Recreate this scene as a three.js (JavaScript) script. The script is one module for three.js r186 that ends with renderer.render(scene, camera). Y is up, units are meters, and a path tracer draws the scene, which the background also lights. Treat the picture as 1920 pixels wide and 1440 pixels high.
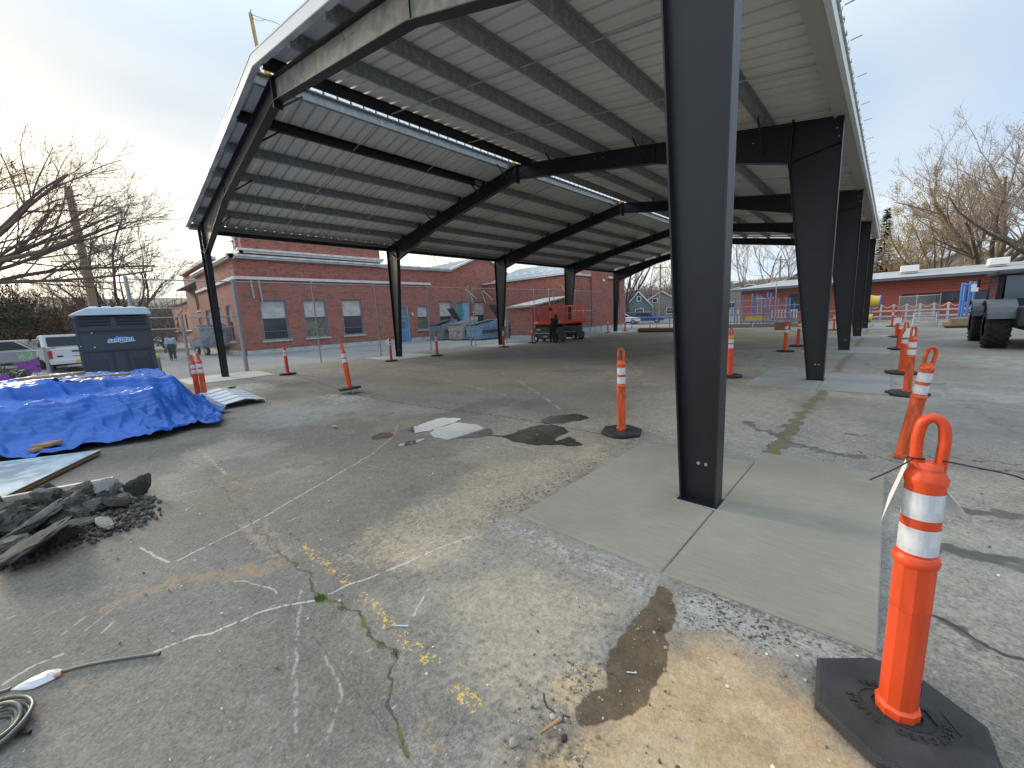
import * as THREE from 'three';
import { mergeGeometries, mergeVertices, toCreasedNormals } from 'three/addons/utils/BufferGeometryUtils.js';
import { RoundedBoxGeometry } from 'three/addons/geometries/RoundedBoxGeometry.js';
import { FontLoader } from 'three/addons/loaders/FontLoader.js';
import { TextGeometry } from 'three/addons/geometries/TextGeometry.js';

// ------------------------------------------------------------------ camera, sky, sun, exposure
const scene = new THREE.Scene();
const CAM = new THREE.Vector3(0.909, 1.6, 3.352);
const camera = new THREE.PerspectiveCamera(87.53, 4 / 3, 0.05, 1500);
camera.position.copy(CAM);
camera.rotation.set(-0.164, 0.7565, -0.0477, 'YXZ');
scene.add(camera);
camera.updateMatrixWorld();
const renderer = new THREE.WebGLRenderer({ antialias: true });
renderer.toneMapping = THREE.LinearToneMapping;
renderer.toneMappingExposure = 1.85;
renderer.shadowMap.enabled = true;

const SUN_AZ = THREE.MathUtils.degToRad(-99), SUN_EL = THREE.MathUtils.degToRad(16.0);
const SUN = new THREE.Vector3(Math.sin(SUN_AZ) * Math.cos(SUN_EL), Math.sin(SUN_EL), -Math.cos(SUN_AZ) * Math.cos(SUN_EL));
const sun = new THREE.DirectionalLight(new THREE.Color(1.0, 0.86, 0.66), 2.1);
sun.position.copy(SUN).multiplyScalar(120);
sun.castShadow = true; sun.shadow.radius = 21;
sun.shadow.mapSize.set(4096, 4096);
Object.assign(sun.shadow.camera, { left: -60, right: 60, top: 60, bottom: -60, near: 1, far: 300 });
scene.add(sun); scene.add(sun.target);

// ------------------------------------------------------------------ noise
function mulberry(a) { return () => { a |= 0; a = a + 0x6D2B79F5 | 0; let t = Math.imul(a ^ a >>> 15, 1 | a); t = t + Math.imul(t ^ t >>> 7, 61 | t) ^ t; return ((t ^ t >>> 14) >>> 0) / 4294967296; }; }
const rnd = mulberry(7131);
const rr = (a, b, r = rnd) => a + (b - a) * r();
const PERM = new Float32Array(65536); { const r = mulberry(99); for (let i = 0; i < 65536; i++) PERM[i] = r(); }
const hash2 = (i, j) => PERM[((i * 73 + j * 179 + (i >> 8) * 31 + (j >> 8) * 57) ^ (i * j & 0xfff)) & 65535];
function vn(x, y) {
  const i = Math.floor(x), j = Math.floor(y); let u = x - i, v = y - j; u = u * u * (3 - 2 * u); v = v * v * (3 - 2 * v);
  const a = hash2(i, j), b = hash2(i + 1, j), c = hash2(i, j + 1), d = hash2(i + 1, j + 1);
  return a + (b - a) * u + (c - a) * v + (a - b - c + d) * u * v;
}
function fbm(x, y, o = 4) { let s = 0, a = 0.5, n = 0; for (let k = 0; k < o; k++) { s += a * vn(x, y); n += a; a *= 0.5; const t = x * 1.6 - y * 1.2 + 17.3; y = x * 1.2 + y * 1.6 + 9.1; x = t; } return s / n; }
const cl = (x, a = 0, b = 1) => x < a ? a : x > b ? b : x;
const ss = (a, b, x) => { const t = cl((x - a) / (b - a)); return t * t * (3 - 2 * t); };
const mix = (a, b, t) => a + (b - a) * t;

{ // the sky: thin bright cloud, warm towards the veiled low sun, pale blue away from it
  const W = 1024, H = 512, d = new Float32Array(W * H * 4);
  for (let j = 0; j < H; j++) for (let i = 0; i < W; i++) {
    const phi = (i + 0.5) / W * 2 * Math.PI - Math.PI, th = ((j + 0.5) / H - 0.5) * Math.PI;   // row 0 = straight down
    const ce = Math.cos(th), y = Math.sin(th), x = Math.cos(phi) * ce, z = Math.sin(phi) * ce;
    const el = Math.max(y, 0);
    const cs = x * SUN.x + y * SUN.y + z * SUN.z, ang = Math.acos(cl(cs, -1, 1));
    const t = 1 / (el + 0.16);
    const n1 = fbm(x * t * 1.3 + 5, z * t * 0.9 + 3, 5), n2 = fbm(x * t * 3.1 - 7, z * t * 1.6 + 1, 4);
    const cloud = ss(0.3, 0.68, n1 * 0.7 + n2 * 0.3);
    let da = Math.atan2(x, -z) - SUN_AZ; if (da > Math.PI) da -= 2 * Math.PI; if (da < -Math.PI) da += 2 * Math.PI; const de = Math.asin(el) - 0.12;
    const g1 = Math.exp(-(da * da * 0.9 + de * de * 42)), g2 = Math.exp(-(da * da * 0.62 + de * de * 1.9)), g3 = Math.exp(-ang * ang / 0.05);
    const hz = Math.exp(-el * 7);
    // air
    let r = mix(0.28, 0.34, hz), g = mix(0.375, 0.46, hz), b = mix(0.505, 0.575, hz);
    // veil of cloud, brighter and warmer towards the hidden sun
    const k = cl(0.04 + 0.46 * cloud + 0.5 * g2), br = 0.90 + 0.34 * (n2 - 0.5) + 0.2 * (n1 - 0.5);
    r = mix(r, 0.435 * br, k); g = mix(g, 0.455 * br, k); b = mix(b, 0.478 * br, k);
    const tx = 0.8 + 0.4 * n1; const tw = 0.3 + 1.4 * (n1 * 0.6 + n2 * 0.4); r += (0.04 * g2 + 0.85 * g1) * tw + 0.30 * g3; g += (0.03 * g2 + 0.75 * g1) * tw + 0.20 * g3; b += (0.0 * g2 + 0.50 * g1) * tw + 0.05 * g3;
    const band = g1 * hz * ss(0.42, 0.7, fbm(x * 3 + 9, y * 26, 4)); r -= 0.30 * band; g -= 0.33 * band; b -= 0.2 * band;
    { const zen = 1 + 1.6 * ss(0.34, 1.0, el); const nz = ss(0.3, 0.9, el); r *= zen * (1 + 0.06 * nz); g *= zen; b *= zen * (1 - 0.10 * nz); }   // overcast: brighter overhead
    if (y < 0) { r = 0.2; g = 0.19; b = 0.18; }
    const o = (j * W + i) * 4; d[o] = Math.max(r, 0); d[o + 1] = Math.max(g, 0); d[o + 2] = Math.max(b, 0); d[o + 3] = 1;
  }
  const tex = new THREE.DataTexture(d, W, H, THREE.RGBAFormat, THREE.FloatType);
  tex.mapping = THREE.EquirectangularReflectionMapping; tex.magFilter = THREE.LinearFilter; tex.minFilter = THREE.LinearFilter; tex.needsUpdate = true;
  scene.background = tex; scene.environment = tex;
  scene.backgroundIntensity = 1.0; scene.environmentIntensity = 1.0;
}

// ------------------------------------------------------------------ helpers
// a pixel of the 1920 x 1440 photograph -> a point on the plane y = h (or x = / z = a wall)
const FPX = 751.807;
function ray(px, py) { return new THREE.Vector3((px - 960) / FPX, -(py - 720) / FPX, -1).applyQuaternion(camera.quaternion); }
function G(px, py, h = 0) { const d = ray(px, py); return CAM.clone().addScaledVector(d, (h - CAM.y) / d.y); }
function atDist(px, dist) { const d = ray(px, 600); d.y = 0; d.normalize(); return new THREE.Vector3(CAM.x + d.x * dist, 0, CAM.z + d.z * dist); }
const names = {};
function numbered(n) { const k = names[n] = (names[n] ?? -1) + 1; return k ? n + '_' + String(k).padStart(3, '0') : n; }
function shade(m) { m.castShadow = true; m.receiveShadow = true; return m; }
function obj(name, geo, mat, parent) {
  if (Array.isArray(geo)) geo = join(geo);
  const m = shade(new THREE.Mesh(geo, mat)); m.name = parent ? name : numbered(name);
  (parent ?? scene).add(m); return m;
}
function join(list) {
  list = list.map(g => { let q = g.index ? g.toNonIndexed() : g; for (const k of Object.keys(q.attributes)) if (!['position', 'normal', 'uv'].includes(k)) q.deleteAttribute(k); if (!q.attributes.uv) q.setAttribute('uv', new THREE.BufferAttribute(new Float32Array(q.attributes.position.count * 2), 2)); return q; });
  return list.length > 1 ? mergeGeometries(list) : list[0];
}
function tag(o, label, category, group, kind) { o.userData.label = label; o.userData.category = category; if (group) o.userData.group = group; if (kind) o.userData.kind = kind; return o; }
function thing(name, label, category, p = [0, 0, 0], turn = 0, group) {
  const o = new THREE.Group(); o.name = numbered(name); scene.add(o); o.position.set(...p); o.rotation.y = turn; return tag(o, label, category, group);
}
function struct(name, geo, mat) { const m = obj(name, geo, mat); m.userData.kind = 'structure'; return m; }
function dup(root, p, turn, label, group) {
  const r = root.clone(); r.name = numbered(root.name.replace(/_\d{3}$/, '')); scene.add(r); r.userData = { ...root.userData };
  r.position.set(...p); r.rotation.set(0, turn, 0); if (label) r.userData.label = label; if (group) r.userData.group = group; return r;
}
const V = (x, y, z) => new THREE.Vector3(x, y, z);
function bx(w, h, d, x = 0, y = 0, z = 0, ry = 0, rx = 0, rz = 0) { const g = new THREE.BoxGeometry(w, h, d); if (rx) g.rotateX(rx); if (rz) g.rotateZ(rz); if (ry) g.rotateY(ry); return g.translate(x, y, z); }
function bb(x0, x1, y0, y1, z0, z1) { return bx(x1 - x0, y1 - y0, z1 - z0, (x0 + x1) / 2, (y0 + y1) / 2, (z0 + z1) / 2); }
function rb(w, h, d, r, x = 0, y = 0, z = 0, seg = 2) { return new RoundedBoxGeometry(w, h, d, seg, r).translate(x, y, z); }
function cyl(r0, r1, h, x = 0, y = 0, z = 0, n = 12, open = false) { return new THREE.CylinderGeometry(r1, r0, h, n, 1, open).translate(x, y + h / 2, z); }
const UP = V(0, 1, 0);
function rod(a, b, r, n = 6, r2 = r) {   // a bar from a to b
  const A = V(...a), B = V(...b), d = B.clone().sub(A), L = d.length(); const g = new THREE.CylinderGeometry(r2, r, L, n);
  g.applyQuaternion(new THREE.Quaternion().setFromUnitVectors(UP, d.normalize())); const c = A.add(B).multiplyScalar(0.5); return g.translate(c.x, c.y, c.z);
}
function beam(a, b, w, h) {   // a square bar from a to b
  const A = V(...a), B = V(...b), L = A.distanceTo(B); const g = new THREE.BoxGeometry(w, h, L); const m = new THREE.Matrix4().lookAt(B, A, Math.abs(B.x - A.x) + Math.abs(B.z - A.z) < 1e-4 ? V(1, 0, 0) : UP); g.applyMatrix4(m); const c = A.add(B).multiplyScalar(0.5); return g.translate(c.x, c.y, c.z);
}
function tube(pts, r, n = 6, seg = 24, closed = false) { return new THREE.TubeGeometry(new THREE.CatmullRomCurve3(pts.map(p => Array.isArray(p) ? V(...p) : p), closed), seg, r, n, closed); }
function poly(pts, h, bevel = 0) { // outline in x,z extruded upwards from y = 0
  const s = new THREE.Shape(pts.map(([x, z]) => new THREE.Vector2(x, -z)));
  const g = new THREE.ExtrudeGeometry(s, { depth: h - 2 * bevel, bevelEnabled: bevel > 0, bevelThickness: bevel, bevelSize: bevel, bevelOffset: -bevel, bevelSegments: 1 });
  return g.rotateX(-Math.PI / 2).translate(0, bevel, 0);
}
function extr(pts, d, bevel = 0) { // outline in x,y extruded along +z
  return new THREE.ExtrudeGeometry(new THREE.Shape(pts.map(p => new THREE.Vector2(...p))), { depth: d - 2 * bevel, bevelEnabled: bevel > 0, bevelThickness: bevel, bevelSize: bevel, bevelOffset: -bevel, bevelSegments: 1 }).translate(0, 0, bevel);
}
function triUV(g, s = 1) { // uv in metres by the face's main direction
  if (g.index) g = g.toNonIndexed(); const p = g.attributes.position, n = p.count, uv = new Float32Array(n * 2); const a = V(), b = V(), c = V();
  for (let i = 0; i < n; i += 3) {
    a.fromBufferAttribute(p, i); b.fromBufferAttribute(p, i + 1); c.fromBufferAttribute(p, i + 2); const N = b.clone().sub(a).cross(c.clone().sub(a)); const ax = Math.abs(N.x), ay = Math.abs(N.y), az = Math.abs(N.z);
    for (let k = 0; k < 3; k++) { const j = i + k, x = p.getX(j), y = p.getY(j), z = p.getZ(j); let u, v; if (ay >= ax && ay >= az) { u = x; v = z; } else if (ax >= az) { u = z; v = y; } else { u = x; v = y; } uv[j * 2] = u * s; uv[j * 2 + 1] = v * s; }
  }
  g.setAttribute('uv', new THREE.BufferAttribute(uv, 2)); return g;
}
function quads(verts, faces) { const g = new THREE.BufferGeometry(); g.setAttribute('position', new THREE.Float32BufferAttribute(verts.flat(), 3)); g.setIndex(faces.flatMap(f => f.length === 4 ? [f[0], f[1], f[2], f[0], f[2], f[3]] : f)); const q = g.toNonIndexed(); q.computeVertexNormals(); return q; }

// ------------------------------------------------------------------ textures and materials
function texOf(w, h, fn, srgb = true) {   // fn(u, v) -> [r, g, b] 0..1 (display values when srgb)
  const d = new Uint8Array(w * h * 4);
  for (let j = 0; j < h; j++) for (let i = 0; i < w; i++) { const c = fn(i, j), o = (j * w + i) * 4; d[o] = cl(c[0]) * 255; d[o + 1] = cl(c[1]) * 255; d[o + 2] = cl(c[2]) * 255; d[o + 3] = 255; }
  const t = new THREE.DataTexture(d, w, h, THREE.RGBAFormat, THREE.UnsignedByteType); t.wrapS = t.wrapT = THREE.RepeatWrapping; t.magFilter = THREE.LinearFilter; t.minFilter = THREE.LinearMipmapLinearFilter; t.generateMipmaps = true; if (srgb) t.colorSpace = THREE.SRGBColorSpace; t.needsUpdate = true; return t;
}
function rep(t, a, b = a) { const q = t.clone(); q.repeat.set(a, b); q.needsUpdate = true; return q; }
// periodic noise on an n x n tile
function pn(n, cells, seed) { const r = mulberry(seed), g = new Float32Array(cells * cells).map(() => r()); return (i, j) => { const x = i / n * cells, y = j / n * cells; let a = Math.floor(x), b = Math.floor(y), u = x - a, v = y - b; u = u * u * (3 - 2 * u); v = v * v * (3 - 2 * v); const A = a % cells, B = (a + 1) % cells, C = (b % cells) * cells, D = ((b + 1) % cells) * cells; return mix(mix(g[A + C], g[B + C], u), mix(g[A + D], g[B + D], u), v); }; }
function pf(n, c, seed, o = 4) { const L = []; for (let k = 0; k < o; k++) L.push(pn(n, Math.min(n, c << k), seed + k * 7)); return (i, j) => { let s = 0, a = 0.5, t = 0; for (const f of L) { s += a * f(i, j); t += a; a *= 0.55; } return s / t; }; }
const tint = (name, lo, hi, c = 4, seed = 1, n = 256) => { const f = pf(n, c, seed, 5); return texOf(n, n, (i, j) => { const v = mix(lo, hi, ss(0.25, 0.75, f(i, j))); return [v, v, v]; }); };
const T = {};
T.soft = tint('soft', 0.86, 1.0, 4, 11);            // faint mottling
T.worn = tint('worn', 0.78, 1.0, 8, 23);            // stronger mottling
T.grain = (() => { const f = pf(512, 64, 5, 3), g = pf(512, 256, 8, 2); return texOf(512, 512, (i, j) => { const v = cl(0.5 + (f(i, j) - 0.5) * 1.2 + (g(i, j) - 0.5) * 0.9); return [v, v, v]; }, false); })();
T.wave = (() => { const f = pf(256, 6, 41, 4); return texOf(256, 256, (i, j) => { const v = f(i, j); return [v, v, v]; }, false); })();
T.galv = (() => { const f = pf(256, 10, 51, 4), g = pf(256, 40, 55, 3); return texOf(256, 256, (i, j) => { const v = 0.8 + 0.24 * (f(i, j) - 0.5) + 0.26 * (g(i, j) - 0.5); return [v, v, v]; }); })();
T.brick = (() => {   // 1.8 m x 2.4 m, 8 bricks by 32 courses; bricks a few pixels wide in the photograph
  const W = 1024, H = 1024, bw = W / 8, bh = H / 32, r = mulberry(77), f = pf(1024, 6, 91, 4), h = pf(1024, 128, 93, 2); const col = []; for (let k = 0; k < 8 * 32; k++) { const q = r(); col.push(q < 0.1 ? [0.43, 0.19, 0.155] : q < 0.22 ? [0.74, 0.38, 0.28] : [0.60 + 0.10 * r(), 0.26 + 0.06 * r(), 0.20 + 0.05 * r()]); }
  return texOf(W, H, (i, j) => {
    const c = Math.floor(j / bh), off = (c & 1) * bw / 2, x = (i + off) % W, b = Math.floor(x / bw), u = x - b * bw, v = j - c * bh; const m = Math.min(u / 5, (bw - u) / 5, v / 5, (bh - v) / 5); const k = ss(0.5, 1.1, m); const n = 0.90 + 0.13 * (f(i, j) - 0.5) + 0.3 * (h(i, j) - 0.5), q = col[c * 8 + b];
    return [mix(0.70, q[0], k) * n, mix(0.62, q[1], k) * n, mix(0.57, q[2], k) * n];
  });
})();
T.wood = (() => { const f = pf(512, 3, 61, 5), g = pn(512, 128, 63); return texOf(512, 512, (i, j) => { const y = j * 0.06, v = 0.5 + 0.5 * Math.sin((y + f(i * 0.15 | 0, j) * 4) * 3.1); const n = 0.8 + 0.14 * v + 0.14 * (g(i * 0.1 | 0, j) - 0.5); return [n, n * 0.94, n * 0.86]; }); })();
T.bark = (() => { const f = pf(256, 8, 71, 4); return texOf(256, 256, (i, j) => { const v = 0.6 + 0.6 * (f(i * 2 % 256, (j * 0.4 | 0)) - 0.3); return [v, v, v]; }); })();
function M(r, g, b, rough = 0.8, o = {}) { const m = new THREE.MeshStandardMaterial({ color: new THREE.Color().setRGB(r, g, b), roughness: rough, metalness: 0, ...o }); m.side = o.side ?? THREE.DoubleSide; return m; }
const P = (r, g, b, rough, o = {}) => { const m = new THREE.MeshPhysicalMaterial({ color: new THREE.Color().setRGB(r, g, b), roughness: rough, ...o }); m.side = o.side ?? THREE.DoubleSide; return m; };
const mat = {
  black: M(0.011, 0.0125, 0.0165, 0.42, { map: T.soft, bumpMap: T.wave, bumpScale: 0.0006 }),
  blackDull: M(0.02, 0.02, 0.021, 0.7),
  galv: M(0.46, 0.49, 0.50, 0.45, { metalness: 0.25, map: T.galv }),
  deck: M(0.76, 0.75, 0.69, 0.5),
  white: M(0.76, 0.76, 0.74, 0.45),
  trim: M(0.70, 0.69, 0.66, 0.7, { map: T.soft }),
  trimBlue: M(0.54, 0.61, 0.64, 0.7, { map: T.soft }),
  brick: M(1, 1, 1, 0.9, { map: rep(T.brick, 1 / 1.8, 1 / 2.4) }),
  yellow: M(0.75, 0.47, 0.03, 0.5),
  steelRod: M(0.45, 0.46, 0.47, 0.45, { metalness: 0.5 }),
  fence: M(0.36, 0.37, 0.38, 0.5, { metalness: 0.4 }),
  glassDark: P(0.03, 0.035, 0.04, 0.08, { metalness: 0 }),
  shadeCloth: P(0.60, 0.56, 0.52, 0.85, { map: T.soft, clearcoat: 0.6, clearcoatRoughness: 0.08 }),
  blueFrame: M(0.16, 0.24, 0.36, 0.6),
  blueDoor: M(0.10, 0.29, 0.58, 0.5, { map: T.soft }),
  tealDoor: M(0.06, 0.25, 0.24, 0.5),
  sill: M(0.62, 0.56, 0.52, 0.8, { map: T.worn }),
  plinth: M(0.52, 0.56, 0.58, 0.85, { map: T.soft }),
  orange: P(0.84, 0.085, 0.018, 0.46, { map: T.soft, bumpMap: T.wave, bumpScale: 0.0008 }),
  orangeOld: P(0.80, 0.12, 0.03, 0.55, { map: T.worn, bumpMap: T.wave, bumpScale: 0.0008 }),
  reflect: P(0.74, 0.76, 0.78, 0.3, { map: rep(T.soft, 3, 1) }),
  rubber: M(0.042, 0.041, 0.041, 0.75, { map: T.worn, bumpMap: rep(T.grain, 3), bumpScale: 0.003 }),
  woodNew: M(0.52, 0.35, 0.19, 0.75, { map: T.wood }),
  woodGrey: M(0.42, 0.38, 0.32, 0.85, { map: T.wood }),
  conc: M(0.4, 0.39, 0.36, 0.9, { map: T.worn }),
  bark: M(0.14, 0.115, 0.095, 0.95, { map: rep(T.bark, 2) }),
  barkPale: M(0.27, 0.23, 0.18, 0.95, { map: rep(T.bark, 2) }),
  twig: M(0.12, 0.08, 0.07, 0.95),
  twigPale: M(0.26, 0.20, 0.14, 0.95),
  tyre: M(0.024, 0.024, 0.024, 0.85, { map: T.worn }),
  carWhite: P(0.7, 0.71, 0.72, 0.25, { clearcoat: 0.6 }),
  carGrey: P(0.25, 0.26, 0.28, 0.25, { clearcoat: 0.6 }),
  carDark: P(0.05, 0.055, 0.065, 0.25, { clearcoat: 0.6 }),
  red: M(0.5, 0.03, 0.025, 0.4),
};

// ------------------------------------------------------------------ the ground
const BAY = 7.028, SPAN = 16.414;               // canopy: frames every BAY along -z, columns at x = 0 and x = -SPAN
const KT = 1.24;
class Sheet {
  constructor(x0, x1, z0, z1, w, h) { Object.assign(this, { x0, x1, z0, z1, w, h }); this.c = new Float32Array(w * h * 3); this.r = new Float32Array(w * h); this.b = new Float32Array(w * h); this.sx = w / (x1 - x0); this.sz = h / (z1 - z0); }
  each(xa, xb, za, zb, fn) {
    const i0 = Math.max(0, Math.floor((xa - this.x0) * this.sx)), i1 = Math.min(this.w - 1, Math.ceil((xb - this.x0) * this.sx)), j0 = Math.max(0, Math.floor((za - this.z0) * this.sz)), j1 = Math.min(this.h - 1, Math.ceil((zb - this.z0) * this.sz));
    const H = this.hole;
    for (let j = j0; j <= j1; j++) { const z = this.z0 + (j + 0.5) / this.sz, hz = H && z > H[2] && z < H[3]; for (let i = i0; i <= i1; i++) { const x = this.x0 + (i + 0.5) / this.sx; if (hz && x > H[0] && x < H[1]) continue; fn(x, z, j * this.w + i); } }
  }
  mixAt(o, col, a, rough, dh = 0) { const c = this.c, k = o * 3; c[k] = mix(c[k], col[0], a); c[k + 1] = mix(c[k + 1], col[1], a); c[k + 2] = mix(c[k + 2], col[2], a); if (rough !== undefined) this.r[o] = mix(this.r[o], rough, a); this.b[o] += dh * a; }
  base(fn) { this.each(-1e4, 1e4, -1e4, 1e4, (x, z, o) => { const v = fn(x, z); const k3 = o * 3; this.c[k3] = v[0]; this.c[k3 + 1] = v[1]; this.c[k3 + 2] = v[2]; this.r[o] = v[3]; this.b[o] = v[4]; }); }
  // a line of matter (crack, chalk, paint, joint) of half-width w, ragged, partly worn away
  stroke(pts, w, col, a = 1, { wear = 0, rag = 0.5, freq = 30, rough, dh = 0, wob = 0.01 } = {}) {
    for (let s = 0; s + 1 < pts.length; s++) {
      const [ax, az] = pts[s], [bx_, bz] = pts[s + 1], dx = bx_ - ax, dz = bz - az, L2 = dx * dx + dz * dz || 1e-9, pad = w * 2 + 0.06 + wob;
      this.each(Math.min(ax, bx_) - pad, Math.max(ax, bx_) + pad, Math.min(az, bz) - pad, Math.max(az, bz) + pad, (x, z, o) => {
        { const t = cl(((x - ax) * dx + (z - az) * dz) / L2); if (Math.hypot(x - ax - dx * t, z - az - dz * t) > w * 2 + wob * 2) return; }
        const qx = x + (fbm(x * 9, z * 9, 3) - 0.5) * 2 * wob * 2, qz = z + (fbm(x * 9 + 40, z * 9 + 7, 3) - 0.5) * 2 * wob * 2;
        const t = cl(((qx - ax) * dx + (qz - az) * dz) / L2), d = Math.hypot(qx - ax - dx * t, qz - az - dz * t); if (d > w * 2) return;
        const n = vn(x * freq, z * freq) * 0.6 + vn(x * freq * 2.7, z * freq * 2.7) * 0.4; const ww = w * (1 + rag * (n - 0.5) * 2); const px = 0.6 / this.sx;
        let k = ss(ww + px, ww - px, d); if (wear) k *= ss(wear - 0.08, wear + 0.08, n); if (k > 0) this.mixAt(o, col, a * k, rough, dh);
      });
    }
  }
  // a patch of matter with a ragged outline
  patch(pts, col, a = 1, { warp = 0.06, freq = 5, edge = 0.01, speck = 0, speckF = 60, rough, dh = 0, col2 } = {}) {
    let xa = 1e9, xb = -1e9, za = 1e9, zb = -1e9; for (const [x, z] of pts) { xa = Math.min(xa, x); xb = Math.max(xb, x); za = Math.min(za, z); zb = Math.max(zb, z); }
    const p = warp * 1.5 + edge, n = pts.length, q = p + 0.02, ce = Math.max(6 / this.sx, 0.012), gx0 = Math.max(xa - q, this.x0 - q) , gz0 = Math.max(za - q, this.z0 - q), gx1 = Math.min(xb + q, this.x1 + q), gz1 = Math.min(zb + q, this.z1 + q); if (gx1 <= gx0 || gz1 <= gz0) return;
    const W = Math.ceil((gx1 - gx0) / ce) + 2, H = Math.ceil((gz1 - gz0) / ce) + 2, D = new Float32Array(W * H);   // signed distance on a coarse grid
    for (let b = 0; b < H; b++) for (let a_ = 0; a_ < W; a_++) {
      const qx = gx0 + a_ * ce, qz = gz0 + b * ce; let inside = false, dm = 1e9;
      for (let i = 0, j = n - 1; i < n; j = i++) { const xi = pts[i][0], zi = pts[i][1], xj = pts[j][0], zj = pts[j][1]; if ((zi > qz) !== (zj > qz) && qx < (xj - xi) * (qz - zi) / (zj - zi) + xi) inside = !inside; const dx = xj - xi, dz = zj - zi, t = cl(((qx - xi) * dx + (qz - zi) * dz) / (dx * dx + dz * dz || 1e-9)), d2 = (qx - xi - dx * t) ** 2 + (qz - zi - dz * t) ** 2; if (d2 < dm) dm = d2; }
      D[b * W + a_] = (inside ? 1 : -1) * Math.sqrt(dm);
    }
    const at = (x, z) => { const u = cl((x - gx0) / ce, 0, W - 1.001), v = cl((z - gz0) / ce, 0, H - 1.001), i = u | 0, j = v | 0, f = u - i, g = v - j, o = j * W + i; return (D[o] * (1 - f) + D[o + 1] * f) * (1 - g) + (D[o + W] * (1 - f) + D[o + W + 1] * f) * g; };
    this.each(xa - p, xb + p, za - p, zb + p, (x, z, o) => {
      let sd = at(x, z); if (sd < -p - ce) return;
      if (sd < p + ce) sd = at(x + (fbm(x * freq, z * freq, 4) - 0.5) * 3 * warp, z + (fbm(x * freq + 31, z * freq + 57, 4) - 0.5) * 3 * warp);
      let k = ss(-edge, edge, sd); if (k <= 0) return;
      if (speck) { const s = vn(x * speckF, z * speckF) * 0.6 + vn(x * speckF * 2.3 + 5, z * speckF * 2.3) * 0.4; const so = dh > 0.1 ? 0.1 : 0.42; k *= ss(speck - so, speck + so * 0.8, s + 0.25 * (ss(0, edge * 4 + 0.1, sd) - 1)); }
      let c = col; if (col2) { const m = fbm(x * 11, z * 11, 4); c = [mix(col[0], col2[0], m), mix(col[1], col2[1], m), mix(col[2], col2[2], m)]; }
      this.mixAt(o, c, a * k, rough, dh);
    });
  }
  tex() {
    const { w, h, c, r, b } = this; const enc = x => { x = cl(x); return x < 0.0031308 ? 12.92 * x : 1.055 * Math.pow(x, 1 / 2.4) - 0.055; };
    const a = texOf(w, h, (i, j) => { const k = ((h - 1 - j) * w + i) * 3; return [enc(c[k] * KT), enc(c[k + 1] * KT), enc(c[k + 2] * KT)]; });
    const q = texOf(w, h, (i, j) => { const k = (h - 1 - j) * w + i; return [1, r[k], 0]; }, false), n = texOf(w, h, (i, j) => { const k = (h - 1 - j) * w + i; return [b[k], b[k], b[k]]; }, false);
    for (const t of [a, q, n]) t.wrapS = t.wrapT = THREE.ClampToEdgeWrapping; return [a, q, n];
  }
}
const near = new Sheet(-6.6, 2.7, -3.3, 4.3, 2048, 1672), far = new Sheet(-46, 14, -46, 12, 1536, 1485);
const fine = new Sheet(-1.8, 1.7, 0.9, 2.75, 1792, 947);
near.hole = [-1.75, 1.65, 0.95, 2.7]; far.hole = [-6.5, 2.6, -3.2, 4.2];   // covered by the finer sheet above
function baseGround(x, z, px) {
  const big = fbm(x * 0.22 + 3, z * 0.22, 4), med = fbm(x * 0.9 + 13, z * 1.1 + 4, 5), sm = fbm(x * 6, z * 6, 3), streak = fbm(x * 0.35 + 50, z * 3.2, 4);
  let v = 0.152 * (0.68 + 0.34 * big + 0.46 * med + 0.14 * (sm - 0.5) + 0.22 * (streak - 0.5));
  const warm = fbm(x * 0.5 + 80, z * 0.5 + 20, 4);
  if (x > -12) v *= 1 - 0.26 * ss(0.44, 0.60, fbm(x * 0.9 + 70, z * 0.9 + 11, 5) + 0.075 * (z - 1.1));   // older, darker asphalt in the front part
  let r = v * (1.07 + 0.2 * (warm - 0.45)), g = v * 0.965, b = v * (0.815 - 0.28 * (warm - 0.45));
  // pale dust lying in blotches
  const dust = ss(0.50, 0.72, fbm(x * 0.42 + 7.7, z * 0.5 + 2.2, 5)) * ss(0.3, 0.62, fbm(x * 7 + 9, z * 7, 4));
  r = mix(r, 0.30, 0.5 * dust); g = mix(g, 0.275, 0.5 * dust); b = mix(b, 0.235, 0.5 * dust);
  if (x < -17.9) { const k = 0.95 + 0.3 * (big - 0.5); r = mix(r, 0.185 * k, 0.75); g = mix(g, 0.188 * k, 0.75); b = mix(b, 0.192 * k, 0.75); }
  // aggregate showing: light and dark grains
  let bump = 0.5; const rough = 0.93;
  const f = px < 0.012 ? 170 : 45; const n1 = vn(x * f, z * f), n2 = vn(x * f * 0.47 + 9, z * f * 0.47 + 3), n3 = vn(x * f * 0.21, z * f * 0.21 + 30), am = px < 0.012 ? 1 : 0.55; const gk = 1 + am * ((n1 - 0.5) * 0.6 + (n2 - 0.5) * 0.24 + (n3 - 0.5) * 0.12); r *= gk; g *= gk; b *= gk; bump = 0.5 + 0.2 * (n1 - 0.5) + 0.3 * (n2 - 0.5) + 0.25 * (n3 - 0.5) + 0.3 * (sm - 0.5);
  const q = vn(x * 36 + 100, z * 36); if (q > 0.965) { r = mix(r, 0.45, 0.42); g = mix(g, 0.43, 0.42); b = mix(b, 0.39, 0.42); bump += 0.2; } else if (q < 0.02) { r *= 0.5; g *= 0.5; b *= 0.5; }
  return [r, g, b, rough, bump];
}
const g2 = (px, py) => { const p = G(px, py); return [p.x, p.z]; };
const gp = (...a) => { const o = []; for (let i = 0; i < a.length; i += 2) o.push(g2(a[i], a[i + 1])); return o; };
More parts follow.
